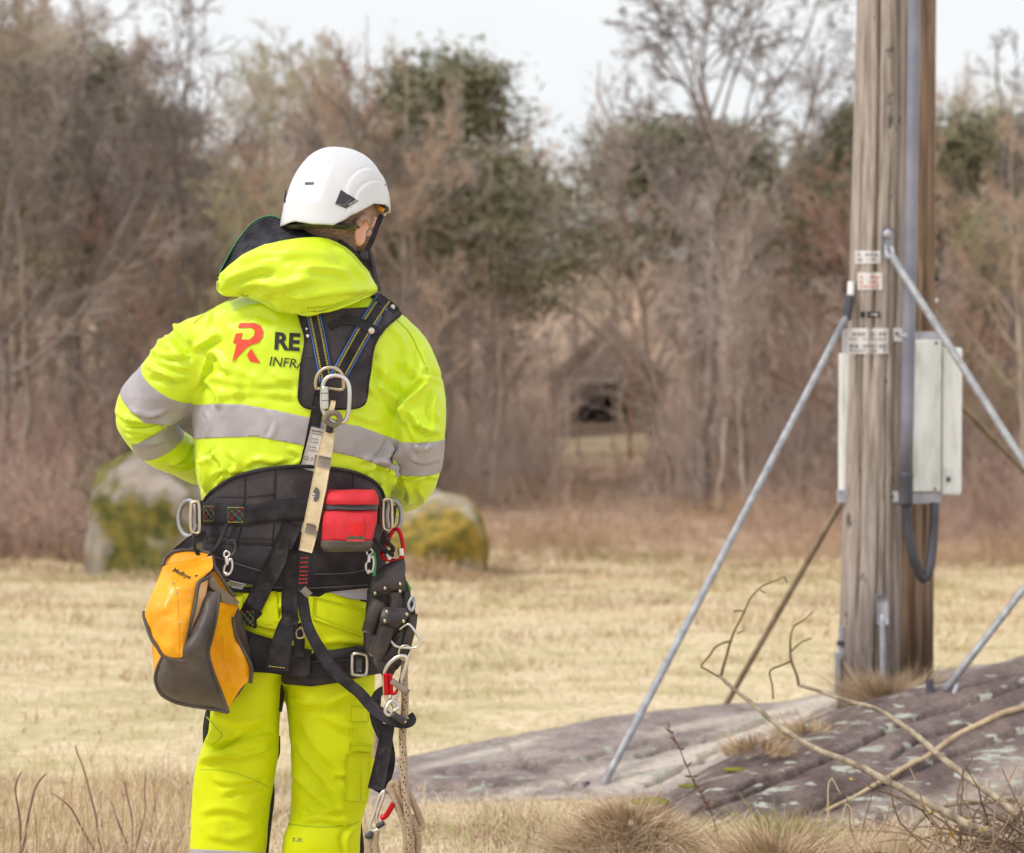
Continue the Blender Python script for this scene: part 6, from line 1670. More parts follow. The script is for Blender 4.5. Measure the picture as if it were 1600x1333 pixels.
# ---- jacket tail below the belt
tail = wrap('jacket_tail', TORSO + [(960, 338, 591, 4.45, 4.70)], [(300, 848), (620, 852)], [(300, 900), (353, 909), (436, 923), (496, 924), (573, 919), (620, 912)], M['black'], jacket, 0.008, 0.004, nv=8)
seam([(330, 868), (400, 890), (436, 897)], 1.2, 'ink2', tail, .0015); seam([(490, 897), (540, 896), (578, 889)], 1.2, 'ink2', tail, .0015); seam([(345, 903), (400, 915), (480, 919), (575, 914)], 1.2, 'ink2', tail, .0015)
sheet('tail_lining', [(514, 925), (545, 934)], [(574, 919), (573, 938)], M['reflect'], jacket, 6, 4, off=0.006, th=0.002, lin=True)
sheet('tail_lining', [(358, 908), (362, 918)], [(384, 914), (378, 921)], M['reflect'], jacket, 5, 4, off=0.006, th=0.002, lin=True)
wrap('waistband', TORSO + [(960, 338, 591, 4.45, 4.70)], [(300, 912), (436, 921), (620, 920)], [(300, 924), (436, 928), (545, 936), (620, 950)], M['black'], trousers, 0.004, 0.004, nv=3)

# ---- harness
har = thing('safety_harness', P(470, 800, np.array(4.40)), 'black full body safety harness with padded waist belt worn over the jacket', 'harness')
pad = sheet('back_pad', [(466, 486), (470, 505), (477, 532), (471, 568), (467, 612), (468, 625), (474, 634), (488, 638)], [(604, 478), (597, 515), (584, 543), (578, 581), (573, 618), (571, 627), (562, 635), (548, 638)], M['pad'], har, 16, 26, off=0.012, th=0.010, bulge=0.004, add=True, trees=[JT])
sp = sheet('shoulder_pad', [(572, 520), (580, 500), (586, 478), (582, 460)], [(596, 524), (608, 508), (627, 490), (606, 468)], M['pad'], har, 8, 14, off=0.010, th=0.008, add=True, trees=[JT])
PT = [JT, SOL[-1], SOL[-2]]
ed = crv([(466, 490), (471, 507), (477, 532), (471, 568), (467, 612), (468, 626), (475, 635), (490, 639), (520, 639), (550, 638), (565, 634), (572, 624), (575, 600), (578, 581), (584, 543), (597, 518), (612, 503), (627, 490)], 80)
dd = drape(ed[:, 0], ed[:, 1], 0.002, 2, PT); tube('edge_binding', P(ed[:, 0], ed[:, 1], dd), 0.0028, M['black'], pad, 8)
for p in ([(480, 560), (512, 556)], [(540, 552), (574, 549)], [(515, 500), (532, 508), (548, 520)], [(532, 508), (528, 495)]): dashes('quilting', p, 0.8, 4, 1.0, M['black'], pad, 0.001)
def strap_edged(nm, pts, w):
    s = ribbon(nm, pts, w, M['web'], har, off=0.005, th=0.003, sm=4, add=True, trees=PT)
    PT.append(SOL[-1])
    a, b = sides(pts, w - 3.0, 40); c, d_ = sides(pts, w - 10.5, 40)
    for q in (a, b): ribbon('blue_edge', q[::3], 3.2, M['blue'], s, off=0.0010, th=0.001, sm=1, nu=3, trees=PT)
    for q in (c, d_):
        dashes('stitching', q, 1.1, 1.5, 1.3, M['ystitch'], s, 0.0011, trees=PT); 
    e1, e2 = sides(pts, w - 13.5, 40)
    for q in (e1, e2): dashes('stitching', q, 1.1, 1.5, 1.3, M['ystitch'], s, 0.0011, trees=PT)
    return s
strap_edged('shoulder_strap', [(484, 470), (490, 492), (499, 535), (510, 594)], 24)
strap_edged('shoulder_strap', [(602, 466), (588, 486), (562, 528), (528, 590)], 28)
ribbon('strap_keeper', [(514, 512), (526, 504), (542, 499), (560, 503), (578, 513), (590, 520)], [10, 13, 14, 14, 15, 15], M['web'], har, off=0.004, th=0.003, add=True)
ribbon('strap_keeper', [(590, 463), (600, 470), (612, 479), (620, 486)], 12, M['web'], har, off=0.003, th=0.003, add=True, trees=PT)
def stud(par, x, y, r=0.0055, m='steel', off=0.002):
    D = float(drape(np.array([x]), np.array([y]), off, 0)[0]); c = P(x, y, np.array(D)); V, Fc = ell(c, (r, r * .5, r), None, 14); return mk('snap_stud', V, Fc, M[m], par)
stud(har, 580, 517, .0075); stud(har, 613, 480, .0065); stud(har, 481, 525, .0045); stud(har, 479, 514, .003); stud(har, 547, 614, .004)
ring_px('dorsal_ring', [Z3(352, 605, 4.355), Z3(348, 560, 4.350), Z3(365, 500, 4.345), Z3(410, 458, 4.342), Z3(460, 448, 4.342), Z3(510, 462, 4.342), Z3(545, 505, 4.345), Z3(553, 560, 4.350), Z3(545, 612, 4.355), Z3(450, 604, 4.358)], 0.0038, M['brass'], har, res=50)
ribbon('ring_tab', [(493, 607), (513, 610), (534, 613)], 15, M['web'], har, off=0.008, th=0.005, add=True)
ribbon('back_strap', [(500, 616), (495, 645), (490, 670), (484, 700), (476, 735), (468, 775), (460, 812)], 18.5, M['web'], har, off=0.004, th=0.003, add=False)
tagm = ribbon('label_tag', [(497, 669), (489, 700), (480, 734)], 22, M['white'], har, off=0.009, th=0.0015, nu=4)
solid_obj(tagm)
for p, w in (([(488, 673), (506, 676)], 2.4), ([(488, 677), (504, 680)], 1.6), ([(486, 685), (498, 687)], 1.0), ([(485, 690), (498, 692)], 1.0), ([(483, 698), (494, 700)], .9), ([(482, 703), (496, 705)], .9)): dashes('print', p, w, 2.5, .9, M['ink2'], tagm, .001)
text_decal('lettering', 'CE 0', (473, 718), (1, .15), 8, M['ink2'], tagm, 0.001)
# waist belt
beltT = [(290, 800), (315, 790), (322, 776), (335, 763), (360, 747), (390, 736), (430, 729), (480, 727), (540, 733), (575, 745), (596, 762), (606, 790), (640, 800)]
bp_ = wrap('belt_pad', TORSO, beltT, [(290, 845), (315, 850), (425, 854), (500, 857), (579, 861), (640, 850)], M['pad'], har, 0.008, 0.010, nv=12, bulge=0.008, n=150)
ed = crv([(315, 793), (322, 778), (335, 765), (360, 749), (390, 738), (430, 731), (480, 729), (540, 735), (575, 747), (594, 763), (602, 785)], 60); D = drape(ed[:, 0], ed[:, 1], .002, 2); tube('edge_binding', P(ed[:, 0], ed[:, 1], D), .0040, M['black'], bp_, 8)
for p in ([(383, 742), (381, 790)], [(430, 732), (428, 780)], [(428, 818), (424, 852)], [(340, 776), (390, 776), (428, 772)], [(325, 836), (380, 840), (440, 842)], [(552, 737), (551, 765)], [(322, 846), (400, 848), (470, 850)]):
    q = crv(p, 20); D = drape(q[:, 0], q[:, 1], .0006, 1); tube('quilting', P(q[:, 0], q[:, 1], D), .0015, M['black'], bp_, 6)
for p in ([(332, 768), (360, 752), (400, 741), (440, 735), (480, 733)], [(383, 742), (381, 790)], [(430, 732), (428, 780)]): dashes('stitching', [(x + 2, y + 4) for x, y in p], .8, 2.4, 1.4, M['ink'], bp_, .001)
bw = wrap('belt_webbing', TORSO, [(290, 782), (312, 784), (384, 790), (458, 778), (520, 785), (593, 790), (640, 790)], [(290, 820), (312, 820), (384, 821), (458, 813), (520, 815), (593, 818), (640, 818)], M['web'], har, 0.0175, 0.004, nv=5)
def xstitch(par, x0, y0, x1, y1, ms, sk=0):
    for a, b, m in (((x0, y0), (x1, y1), ms[0]), ((x1, y0), (x0, y1), ms[1]), ((x0, y0), (x1, y0), ms[2]), ((x0, y1), (x1, y1), ms[2]), ((x0, y0), (x0, y1), ms[0]), ((x1, y0), (x1, y1), ms[1]), (((x0 + x1) / 2, y0), (x1, (y0 + y1) / 2), ms[0]), ((x0, (y0 + y1) / 2), ((x0 + x1) / 2, y1), ms[1]), (((x0 + x1) / 2, y0), (x0, (y0 + y1) / 2), ms[1]), ((x1, (y0 + y1) / 2), ((x0 + x1) / 2, y1), ms[0])):
        dashes('stitching', [a, b], .8, 2.2, 1.2, M[m], par, .0015)
G3 = ('gstitch', 'rstitch', 'ystitch')
xstitch(bw, 318, 791, 334, 814, G3); xstitch(bw, 356, 793, 380, 816, G3); xstitch(bw, 594, 793, 603, 815, G3)
# belt eyelet loops and side rings
for nm, cx_, cy_, rx_, ry_, d in (('side_ring', 296, 810, 16.5, 28, 4.47), ('side_ring', 614, 806, 13, 24, 4.49)):
    sgn = 1 if cx_ < 400 else -1
    pts = [(cx_ + rx_ * math.cos(a) * (1 if sgn * math.cos(a) < 0 else .75), cy_ + ry_ * math.sin(a), d - .012 * math.cos(a) * sgn) for a in np.linspace(0, 2 * math.pi, 18, endpoint=False)]
    ring_px(nm, pts, .0052, M['galv'], har)
    pts = [(cx_ + sgn * 9 + a, cy_ + b, d - .03) for a, b in ((-6, -24), (5, -25), (7, 0), (6, 22), (-5, 20), (-7, 0))]
    ring_px('ring_bracket', pts, .0040, M['brass'], har)
box('ring_keeper', P(311, 800, np.array(4.452)), (.012, .02, .050), M['plastic'], har, None, .002)
# sub pelvic straps and leg loops
sit = wrap('leg_loop', LEG_L, [(300, 985), (370, 980), (423, 1000), (470, 1018)], [(300, 1040), (391, 1050), (423, 1052), (470, 1060)], M['black'], har, 0.012, 0.006, nv=7, bulge=.004)
sit2 = wrap('leg_loop', LEG_R, [(410, 1012), (480, 1016), (520, 1016), (566, 1009), (620, 1004)], [(410, 1050), (430, 1058), (444, 1069), (486, 1073), (528, 1067), (574, 1056), (620, 1048)], M['black'], har, 0.012, 0.006, nv=8, bulge=.005)
lw = ribbon('leg_webbing', [(478, 1046), (510, 1044), (545, 1041), (576, 1037)], 28, M['web'], har, off=.005, th=.003, add=True)
xstitch(lw, 458, 1026, 482, 1046, ('gstitch', 'ystitch', 'rstitch')); dashes('stitching', [(486, 1034), (545, 1030)], .8, 2, 1.4, M['ink2'], lw, .0015)
ring_px('buckle', [(550, 1024, 4.405), (556, 1021, 4.403), (570, 1023, 4.41), (573, 1030, 4.413), (572, 1052, 4.413), (566, 1055, 4.41), (553, 1054, 4.405), (550, 1050, 4.404)], .0034, M['steel'], har)
ribbon('buckle_bar', [(561, 1028, 4.40), (560, 1050, 4.40)], 9, M['plastic'], har, th=.004)
ribbon('seat_strap', [(385, 1012), (420, 1024), (450, 1032), (485, 1036)], [50, 52, 48, 40], M['black'], har, off=.014, th=.004, add=True, sm=6)
ribbon('hip_strap', [(456, 818), (446, 845), (430, 880), (408, 922), (384, 968)], [30, 29, 29, 29, 28], M['web'], har, off=.010, th=.003, add=True, sm=8)
xs_ = ribbon('strap_end', [(398, 952), (386, 976)], 29, M['web'], har, off=.003, th=.002, add=True)
xstitch(xs_, 377, 955, 396, 978, ('ystitch', 'gstitch', 'rstitch'))
ribbon('hip_strap', [(463, 860), (456, 900), (452, 935), (453, 968)], 25, M['web'], har, off=.006, th=.003, add=True, sm=6)
fs = ribbon('strap_tail', [(456, 962, 4.395), (446, 985, 4.385), (438, 1015, 4.385), (433, 1047, 4.395)], [26, 30, 33, 34], M['web'], har, th=.004, add=True)
dashes('stitching', [(420, 1041), (446, 1044)], .9, 3, 1, M['ystitch'], fs, .001)
ring_px('adjuster', [(462, 986, 4.41), (470, 981, 4.41), (475, 990, 4.41), (473, 996, 4.41), (464, 996, 4.41)], .0024, M['brass'], har)
ribbon('keeper_loop', [(462, 975), (468, 1000), (466, 1026)], 16, M['black'], har, off=.004, th=.003)
ptube('belt_cord', [(355, 819, 4.40), (347, 840, 4.39), (336, 858, 4.385), (325, 872, 4.39)], .0042, M['black'], har, 8)
ptube('belt_cord', [(303, 835, 4.42), (304, 855, 4.40), (312, 870, 4.40)], .0042, M['black'], har, 8)
ribbon('gear_loop', [(371, 822), (366, 838), (362, 850)], 12, M['web'], har, off=.004, th=.003)
ring_px('gear_loop_end', [(356, 846, 4.40), (366, 845, 4.40), (368, 858, 4.40), (362, 868, 4.395), (355, 862, 4.40)], .0030, M['plastic'], har)
ptube('belt_cord', [(585, 842, 4.40), (594, 854, 4.39), (606, 862, 4.39), (614, 868, 4.40)], .0045, M['black'], har, 8)
ribbon('side_strap', [(322, 838, 4.44), (300, 845, 4.45), (272, 868, 4.45)], 16, M['black'], har, th=.004)
# strap inside the crotch seen between the legs
ribbon('inner_strap', [(437, 1068, 4.52), (441, 1085, 4.52), (437, 1112, 4.52)], 7, M['black'], har, th=.003)
ribbon('inner_strap_lining', [(440, 1070, 4.53), (441, 1085, 4.53), (438, 1098, 4.53)], 5, M['reflect'], har, th=.002)

# ---- snap hooks
def snap_hook(label, x, y, d, ln=34, tilt=0):
    t = thing('snap_hook', P(x, y, np.array(d)), label, 'snap hook')
    ring_px('swivel_eye', [(x - 4, y - 6, d), (x, y - 9, d), (x + 5, y - 5, d), (x + 2, y, d), (x - 3, y, d)], .0022, M['steel'], t)
    ptube('shank', [(x, y, d), (x + 1 + tilt, y + ln * .4, d - .002)], .0040, M['steel'], t, 8)
    ring_px('hook', [(x + tilt, y + ln * .35, d), (x + 7 + tilt, y + ln * .1, d), (x + 9 + tilt, y + ln * .5, d), (x + 4, y + ln * .85, d), (x - 4, y + ln * .8, d), (x - 3 + tilt, y + ln * .5, d)], .0026, M['steel'], t)
    V, Fc = ell(P(x - 1, y + ln * .85, np.array(d)), (.006, .005, .006), None, 10); mk('pivot', V, Fc, M['steel'], t)
snap_hook('chrome snap hook hanging from the belt above the yellow bag', 354, 870, 4.385, 32)
snap_hook('chrome snap hook hanging beside the leather tool holster', 577, 866, 4.385, 32, -2)
ribbon('green_edged_strap', [(584, 862, 4.40), (586, 880, 4.395), (584, 900, 4.395)], 5, M['gstitch'], har, th=.002)

# ---- silver carabiner and energy absorber
cb = thing('carabiner', P(525, 658, np.array(4.34)), 'silver screw gate carabiner clipped into the ring on the back', 'carabiner')
ring_px('body', [Z3(400, 600, 4.335), Z3(410, 555, 4.335), Z3(440, 522, 4.335), Z3(495, 508, 4.335), Z3(560, 528, 4.335), Z3(592, 575, 4.335), Z3(600, 650, 4.335), Z3(592, 780, 4.335), Z3(572, 838, 4.335), Z3(535, 856, 4.335), Z3(470, 846, 4.335), Z3(425, 805, 4.335), Z3(400, 755, 4.335), Z3(396, 680, 4.335)], .0047, M['steel'], cb, res=70)
ptube('gate_sleeve', [Z3(415, 590, 4.332), Z3(418, 690, 4.332), Z3(420, 760, 4.332)], .0082, M['steel'], cb, 12)
ptube('sleeve_groove', [Z3(416, 636, 4.332), Z3(416, 644, 4.332)], .0086, M['brown'], cb, 12, res=3)
ptube('sleeve_groove', [Z3(419, 690, 4.332), Z3(419, 698, 4.332)], .0086, M['brown'], cb, 12, res=3)
ea = thing('energy_absorber', P(480, 860, np.array(4.37)), 'beige sleeved energy absorber lanyard hanging down the back', 'lanyard')
ring_px('end_loop', [(508, 657, 4.328), (514, 647, 4.325), (526, 646, 4.325), (531, 656, 4.33), (522, 664, 4.335)], .0062, M['brown'], ea)
ptube('neck', [(517, 660, 4.34), (514, 675, 4.345)], .008, M['black'], ea, 10)
ribbon('tab', [(521, 626, 4.33), (519, 636, 4.328), (516, 643, 4.33)], 8, M['beige'], ea, th=.002)
body_ = ribbon('sleeve', [(515, 668, 4.350), (510, 695, 4.350), (505, 722, 4.350), (497, 765, 4.352), (490, 800, 4.355), (482, 840, 4.362), (477, 862, 4.368)], [17, 22, 23, 24, 24, 24, 21], M['beige'], ea, th=.016, nu=7, add=True)
for y0, y1 in (((505, 713), (502, 730)), ((486, 819), (482, 834))): ribbon('band', [y0, y1], 26, M['brown'], ea, off=.003, th=.003, sm=0)
lg = [(494 + 5.5 * math.cos(a) + 2 * math.sin(a) * -.4, 773 + 11 * math.sin(a)) for a in np.linspace(0, 2 * math.pi, 20, endpoint=False)]
decal('oval_print', [lg], M['ink2'], ea, .0014, 1); text_decal('lettering', 'AV', (490.5, 781), (.25, -1), 9, M['white'], ea, .002, .03)
rs = ribbon('webbing_tail', [(477, 862, 4.372), (474, 890, 4.378), (472, 912, 4.38), (473, 924, 4.38)], 18, M['web'], ea, th=.004, add=True)
for y in (872, 879, 886, 893, 899, 905, 911): dashes('red_stitching', [(470 - (y - 866) * .06, y), (483 - (y - 866) * .06, y)], 1.7, 3.2, .6, M['rstitch'], rs, .0012)
ptube('end_clip', [(473, 920, 4.372), (484, 931, 4.372)], .0085, M['brown'], ea, 8)
sl = thing('lanyard_strap', P(610, 1125, np.array(4.36)), 'long black webbing strap crossing the right leg down to the looped rope', 'strap')
ribbon('webbing', [Z6(530, 300, 4.385), Z6(545, 420, 4.385), Z6(575, 560, 4.385), Z6(650, 715, 4.375), Z6(760, 880, 4.37), Z6(870, 985, 4.375), Z6(960, 1060, 4.375), Z6(1060, 1170, 4.365), Z6(1150, 1235, 4.355), Z6(1240, 1280, 4.35), Z6(1320, 1290, 4.36), Z6(1358, 1262, 4.375), Z6(1335, 1215, 4.39)], [17, 18, 17, 18, 20, 20, 19, 18, 18, 19, 18, 14, 10], M['web'], sl, th=.0025)
ribbon('loop', [(607, 1132, 4.372), (602, 1160, 4.375), (596, 1192, 4.378), (587, 1234, 4.382)], [20, 22, 24, 26], M['web'], sl, th=.0025)
ribbon('loop', [(590, 1238, 4.39), (602, 1215, 4.395), (609, 1185, 4.395), (606, 1150, 4.39)], [22, 20, 17, 12], M['web'], sl, th=.0025)
ribbon('loop', [(597, 1152, 4.40), (589, 1128, 4.402), (586, 1105, 4.402), (590, 1085, 4.405), (600, 1076, 4.41)], [14, 18, 19, 16, 10], M['web'], sl, th=.0025)

# ---- red pouch
pc = thing('red_pouch', P(545, 861, np.array(4.38)), 'small red zipped belt pouch with dark base', 'pouch')
def pouch_part(nm, lv, m, power=3.2, wr=.0035, sub=4):
    V, Fc = loft_px(lv, 48, sub, power); N = np.zeros_like(V)
    V = V + .0035 * np.stack([fbm(V * 30, 3, 2), fbm(V * 30, 3, 3), fbm(V * 24, 3, 4)], 1)
    o = mk(nm, V, Fc, m, pc); solid_obj(o); return o
sk = lambda y, l, r, a, b: (y, l, r, a, b)
pouch_part('body', [(797, 505, 590, 4.345, 4.425), (815, 503, 589, 4.335, 4.425), (842, 501, 583, 4.335, 4.425), (846, 501, 582, 4.337, 4.425)], M['red'])
pouch_part('base', [(845, 500, 584, 4.333, 4.425), (856, 501, 581, 4.338, 4.42), (862, 506, 576, 4.35, 4.41)], M['rubber'])
pouch_part('zip_band', [(786, 506, 591, 4.343, 4.425), (797, 505, 591, 4.340, 4.425)], M['plastic'])
pouch_part('lid', [(765, 516, 584, 4.37, 4.41), (769, 509, 589, 4.35, 4.425), (779, 506, 592, 4.338, 4.43), (788, 506, 592, 4.338, 4.43)], M['red'])
dashes('zip_teeth', [(508, 791), (545, 795), (588, 794)], 1.6, 1.4, .9, M['ink2'], pc, .001)
decal('patch', [[(543, 806), (568, 806), (570, 846), (540, 846)]], M['red'], pc, .003, 5)
decal('patch_mark', [[(545, 819), (548, 816), (553, 818), (557, 817), (562, 818), (567, 816), (570, 820), (569, 830), (564, 836), (557, 839), (550, 836), (545, 830)]], mat('bright_red_print', srgb(222, 20, 24), None, rough=.6), pc, .0045, 3)
decal('patch_mark', [[(541, 842), (546, 838), (567, 838), (570, 842), (571, 847), (540, 847)]], mat('green_print', srgb(66, 92, 78), None, rough=.7), pc, .0045, 3)

# ---- yellow tool bag
bag = thing('tool_bag', P(310, 1105, np.array(4.34)), 'yellow tool bag with dark rubberised front hanging at the left hip', 'bag')
pl = lambda pts: [Z5(*p) for p in pts]
front = sheet('front_panel', pl([(545, 460, 4.335), (500, 560, 4.325), (440, 720, 4.31), (330, 850, 4.30), (235, 920, 4.315), (200, 1000, 4.325), (190, 1080, 4.335), (230, 1170, 4.345), (330, 1232, 4.355)]),
              pl([(638, 468, 4.330), (610, 640, 4.315), (580, 780, 4.305), (558, 880, 4.300), (572, 960, 4.300), (600, 1050, 4.305), (640, 1150, 4.315), (670, 1230, 4.325), (695, 1300, 4.335)]), M['rubber'], bag, 22, 40, th=.006, bulge=.035, noise=.006)
bottom = sheet('bottom_panel', pl([(190, 1090, 4.34), (230, 1175, 4.348), (330, 1232, 4.357), (450, 1258, 4.353), (560, 1275, 4.347), (695, 1302, 4.338)]), pl([(225, 1060, 4.44), (260, 1140, 4.45), (350, 1195, 4.455), (460, 1215, 4.45), (570, 1225, 4.445), (700, 1240, 4.44)]), M['rubber'], bag, 6, 30, th=.004)
sidep = sheet('side_panel', pl([(636, 535, 4.332), (610, 650, 4.317), (582, 780, 4.307), (562, 880, 4.302), (574, 960, 4.302), (602, 1050, 4.307), (642, 1150, 4.317), (697, 1270, 4.335)]), pl([(770, 562, 4.40), (735, 640, 4.405), (745, 740, 4.405), (790, 850, 4.405), (852, 985, 4.405), (842, 1070, 4.405), (770, 1155, 4.39), (700, 1275, 4.345)]), M['orange'], bag, 16, 34, th=.004, bulge=-.006, noise=.02)
sheet('side_panel', pl([(170, 780, 4.345), (168, 880, 4.35), (180, 1000, 4.355), (192, 1060, 4.36)]), pl([(235, 900, 4.33), (230, 930, 4.325), (215, 990, 4.325), (195, 1065, 4.335)]), M['orange'], bag, 6, 14, th=.004)
sheet('back_panel', pl([(250, 260, 4.425), (180, 600, 4.44), (190, 1000, 4.45), (230, 1150, 4.45)]), pl([(620, 300, 4.425), (760, 560, 4.42), (850, 1000, 4.415), (700, 1270, 4.42)]), M['rubber'], bag, 14, 20, th=.004)
sheet('mouth_lining', pl([(575, 330, 4.37), (610, 400, 4.375), (650, 460, 4.38), (700, 520, 4.385)]), pl([(620, 320, 4.40), (670, 400, 4.405), (720, 460, 4.405), (775, 540, 4.402)]), M['orange'], bag, 6, 12, th=.003)
sheet('mouth_trim', pl([(568, 350, 4.345), (572, 420, 4.342), (640, 480, 4.336), (655, 535, 4.336), (745, 568, 4.39)]), pl([(580, 330, 4.365), (640, 430, 4.368), (690, 470, 4.372), (735, 505, 4.38), (778, 540, 4.398)]), M['greycanvas'], bag, 6, 20, th=.003)
flap = sheet('flap', pl([(242, 285, 4.385), (200, 400, 4.345), (130, 560, 4.315), (115, 650, 4.302), (160, 780, 4.285), (205, 850, 4.280), (245, 905, 4.278), (330, 938, 4.276)]),
             pl([(585, 215, 4.385), (586, 300, 4.345), (500, 390, 4.320), (470, 500, 4.305), (445, 620, 4.295), (408, 790, 4.285), (405, 850, 4.282), (420, 930, 4.280)]), M['orange'], bag, 22, 44, th=.003, bulge=.022, noise=.016, add=True)
sheet('flap_top', pl([(242, 290, 4.386), (270, 220, 4.40), (330, 180, 4.41)]), pl([(588, 225, 4.386), (570, 195, 4.40), (520, 182, 4.41)]), M['orange'], bag, 14, 8, th=.003)
ptube('binding', pl([(240, 292, 4.384), (258, 235, 4.392), (310, 190, 4.405), (400, 176, 4.41), (470, 182, 4.41), (550, 192, 4.402), (585, 215, 4.386), (600, 290, 4.375), (650, 370, 4.378), (700, 450, 4.385), (740, 500, 4.39)]), .0042, M['rubber'], flap, 8, res=50)
ptube('binding', pl([(112, 600, 4.305), (116, 655, 4.300), (160, 782, 4.283), (205, 852, 4.278), (245, 908, 4.276), (330, 940, 4.274), (415, 938, 4.276), (425, 890, 4.279), (402, 830, 4.281), (430, 700, 4.288), (465, 560, 4.297), (490, 410, 4.312), (540, 375, 4.33), (570, 355, 4.34)]), .0042, M['rubber'], flap, 8, res=80)
sheet('flap_inside', pl([(492, 400, 4.322), (470, 540, 4.306), (440, 690, 4.298), (425, 800, 4.29)]), pl([(560, 360, 4.345), (540, 480, 4.33), (490, 620, 4.312), (440, 720, 4.30)]), M['orange_in'], flap, 5, 16, th=.002)
ptube('binding', pl([(636, 470, 4.328), (612, 640, 4.311), (580, 790, 4.300), (558, 880, 4.296), (572, 965, 4.296), (602, 1055, 4.301), (642, 1155, 4.311), (697, 1302, 4.331)]), .0038, M['rubber'], bag, 8, res=50)
ptube('binding', pl([(730, 640, 4.40), (745, 750, 4.40), (795, 860, 4.40), (855, 985, 4.40), (850, 1100, 4.40)]), .0045, M['rubber'], bag, 8, res=40)
ptube('binding', pl([(235, 920, 4.311), (200, 1000, 4.321), (188, 1080, 4.331), (228, 1172, 4.341), (330, 1234, 4.351), (450, 1258, 4.347), (560, 1277, 4.341), (695, 1303, 4.331)]), .0032, M['rubber'], bag, 8, res=50)
text_decal('lettering', 'Melbye', Z5(305, 322), (1, .47), 10.5, M['ink'], flap, .002, .01, .2); decal('print_mark', [[Z5(458, 356), Z5(478, 346), Z5(488, 350), Z5(470, 360)]], M['ink'], flap, .002, 1)
stud(bag, *Z5(460, 212), .004); stud(bag, *Z5(460, 232), .0035)
for p in (Z5(308, 405), Z5(335, 470), Z5(360, 680)): stud(bag, *p, .0022)
q = crv(pl([(320, 400), (340, 520), (350, 680), (352, 900)]), 30); D = drape(q[:, 0], q[:, 1], .0005, 1); tube('crease', P(q[:, 0], q[:, 1], D), .0014, M['orange'], flap, 6)

# ---- leather tool holster
hol = thing('tool_holster', P(605, 1045, np.array(4.36)), 'black leather tool holster with riveted pockets at the right hip', 'holster')
pl6 = lambda pts: [Z6(*p) for p in pts]
sheet('back_plate', pl6([(1120, 120, 4.43), (1050, 200, 4.425), (1020, 330, 4.42), (1000, 500, 4.42), (990, 640, 4.42), (1005, 780, 4.42), (1130, 875, 4.42)]), pl6([(1290, 45, 4.43), (1302, 200, 4.43), (1335, 320, 4.43), (1375, 450, 4.43), (1370, 600, 4.43), (1330, 760, 4.43), (1240, 890, 4.425)]), M['leather'], hol, 12, 26, th=.005, bulge=.01)
sheet('upper_flap', pl6([(1128, 112, 4.405), (1085, 190, 4.398), (1055, 260, 4.39), (1050, 340, 4.385)]), pl6([(1290, 45, 4.405), (1303, 130, 4.398), (1298, 200, 4.392), (1312, 300, 4.39)]), M['leather'], hol, 14, 18, th=.004, bulge=.014, noise=.008)
def sheath(pts, r0, r1, nm='sheath'):
    q = crv(pts, 12); w = P(q[:, 0], q[:, 1], q[:, 2]); V, Fc = tube_vf(w, np.linspace(r0, r1, 12), 20, cap=False); n = len(V)
    V2, F2 = tube_vf(w, np.linspace(r0, r1, 12) - .0025, 20, cap=False); mb = MB(); mb.add(V, Fc); mb.add(V2, [f[::-1] for f in F2])
    mb.F += [(k, (k + 1) % 20, n + (k + 1) % 20, n + k) for k in range(20)] + [(11 * 20 + (k + 1) % 20, 11 * 20 + k, n + 11 * 20 + k, n + 11 * 20 + (k + 1) % 20) for k in range(20)]
    return mb.build(nm, M['leather'], hol)
sheath(pl6([(1112, 375, 4.385), (1070, 480, 4.382), (1030, 610, 4.385)]), .0180, .0165)
sheath(pl6([(1165, 560, 4.372), (1125, 680, 4.37), (1078, 785, 4.375)]), .0185, .0180)
sheath(pl6([(1350, 470, 4.395), (1335, 590, 4.395), (1300, 710, 4.395)]), .0130, .0120)
sheath(pl6([(1225, 310, 4.39), (1230, 380, 4.39), (1220, 440, 4.39)]), .0135, .0135)
sheath(pl6([(1310, 300, 4.395), (1315, 350, 4.395)]), .0085, .0085)
sheet('lower_flap', pl6([(1128, 420, 4.372), (1115, 500, 4.362), (1105, 560, 4.36)]), pl6([(1345, 430, 4.385), (1330, 490, 4.372), (1240, 575, 4.362)]), M['leather'], hol, 14, 10, th=.004, bulge=.010, noise=.006)
sheet('tail_flap', pl6([(1040, 800, 4.40), (1090, 880, 4.395), (1140, 950, 4.395)]), pl6([(1290, 720, 4.40), (1260, 830, 4.395), (1210, 930, 4.395)]), M['leather'], hol, 10, 10, th=.004, bulge=.012)
sheet('front_plate', pl6([(1160, 720, 4.392), (1120, 800, 4.392), (1150, 870, 4.395)]), pl6([(1300, 560, 4.395), (1310, 700, 4.395), (1260, 840, 4.395)]), M['leather'], hol, 8, 10, th=.004, bulge=.008)
for (X, Y, d) in ((1150, 282, 4.373), (1262, 250, 4.372), (1076, 320, 4.380), (1162, 456, 4.352), (1312, 476, 4.362), (1148, 525, 4.350), (1288, 528, 4.36), (1262, 305, 4.38)):
    x, y = Z6(X, Y); V, Fc = ell(P(x, y, np.array(d)), (.0034, .002, .0042), None, 10); mk('rivet', V, Fc, M['brass'], hol)
for (X, Y, d) in ((1272, 82, 4.398), (1135, 708, 4.350), (1208, 516, 4.352)):
    x, y = Z6(X, Y); V, Fc = ell(P(x, y, np.array(d)), (.0032, .001, .0036), None, 10); mk('punched_hole', V, Fc, M['ink'], hol)
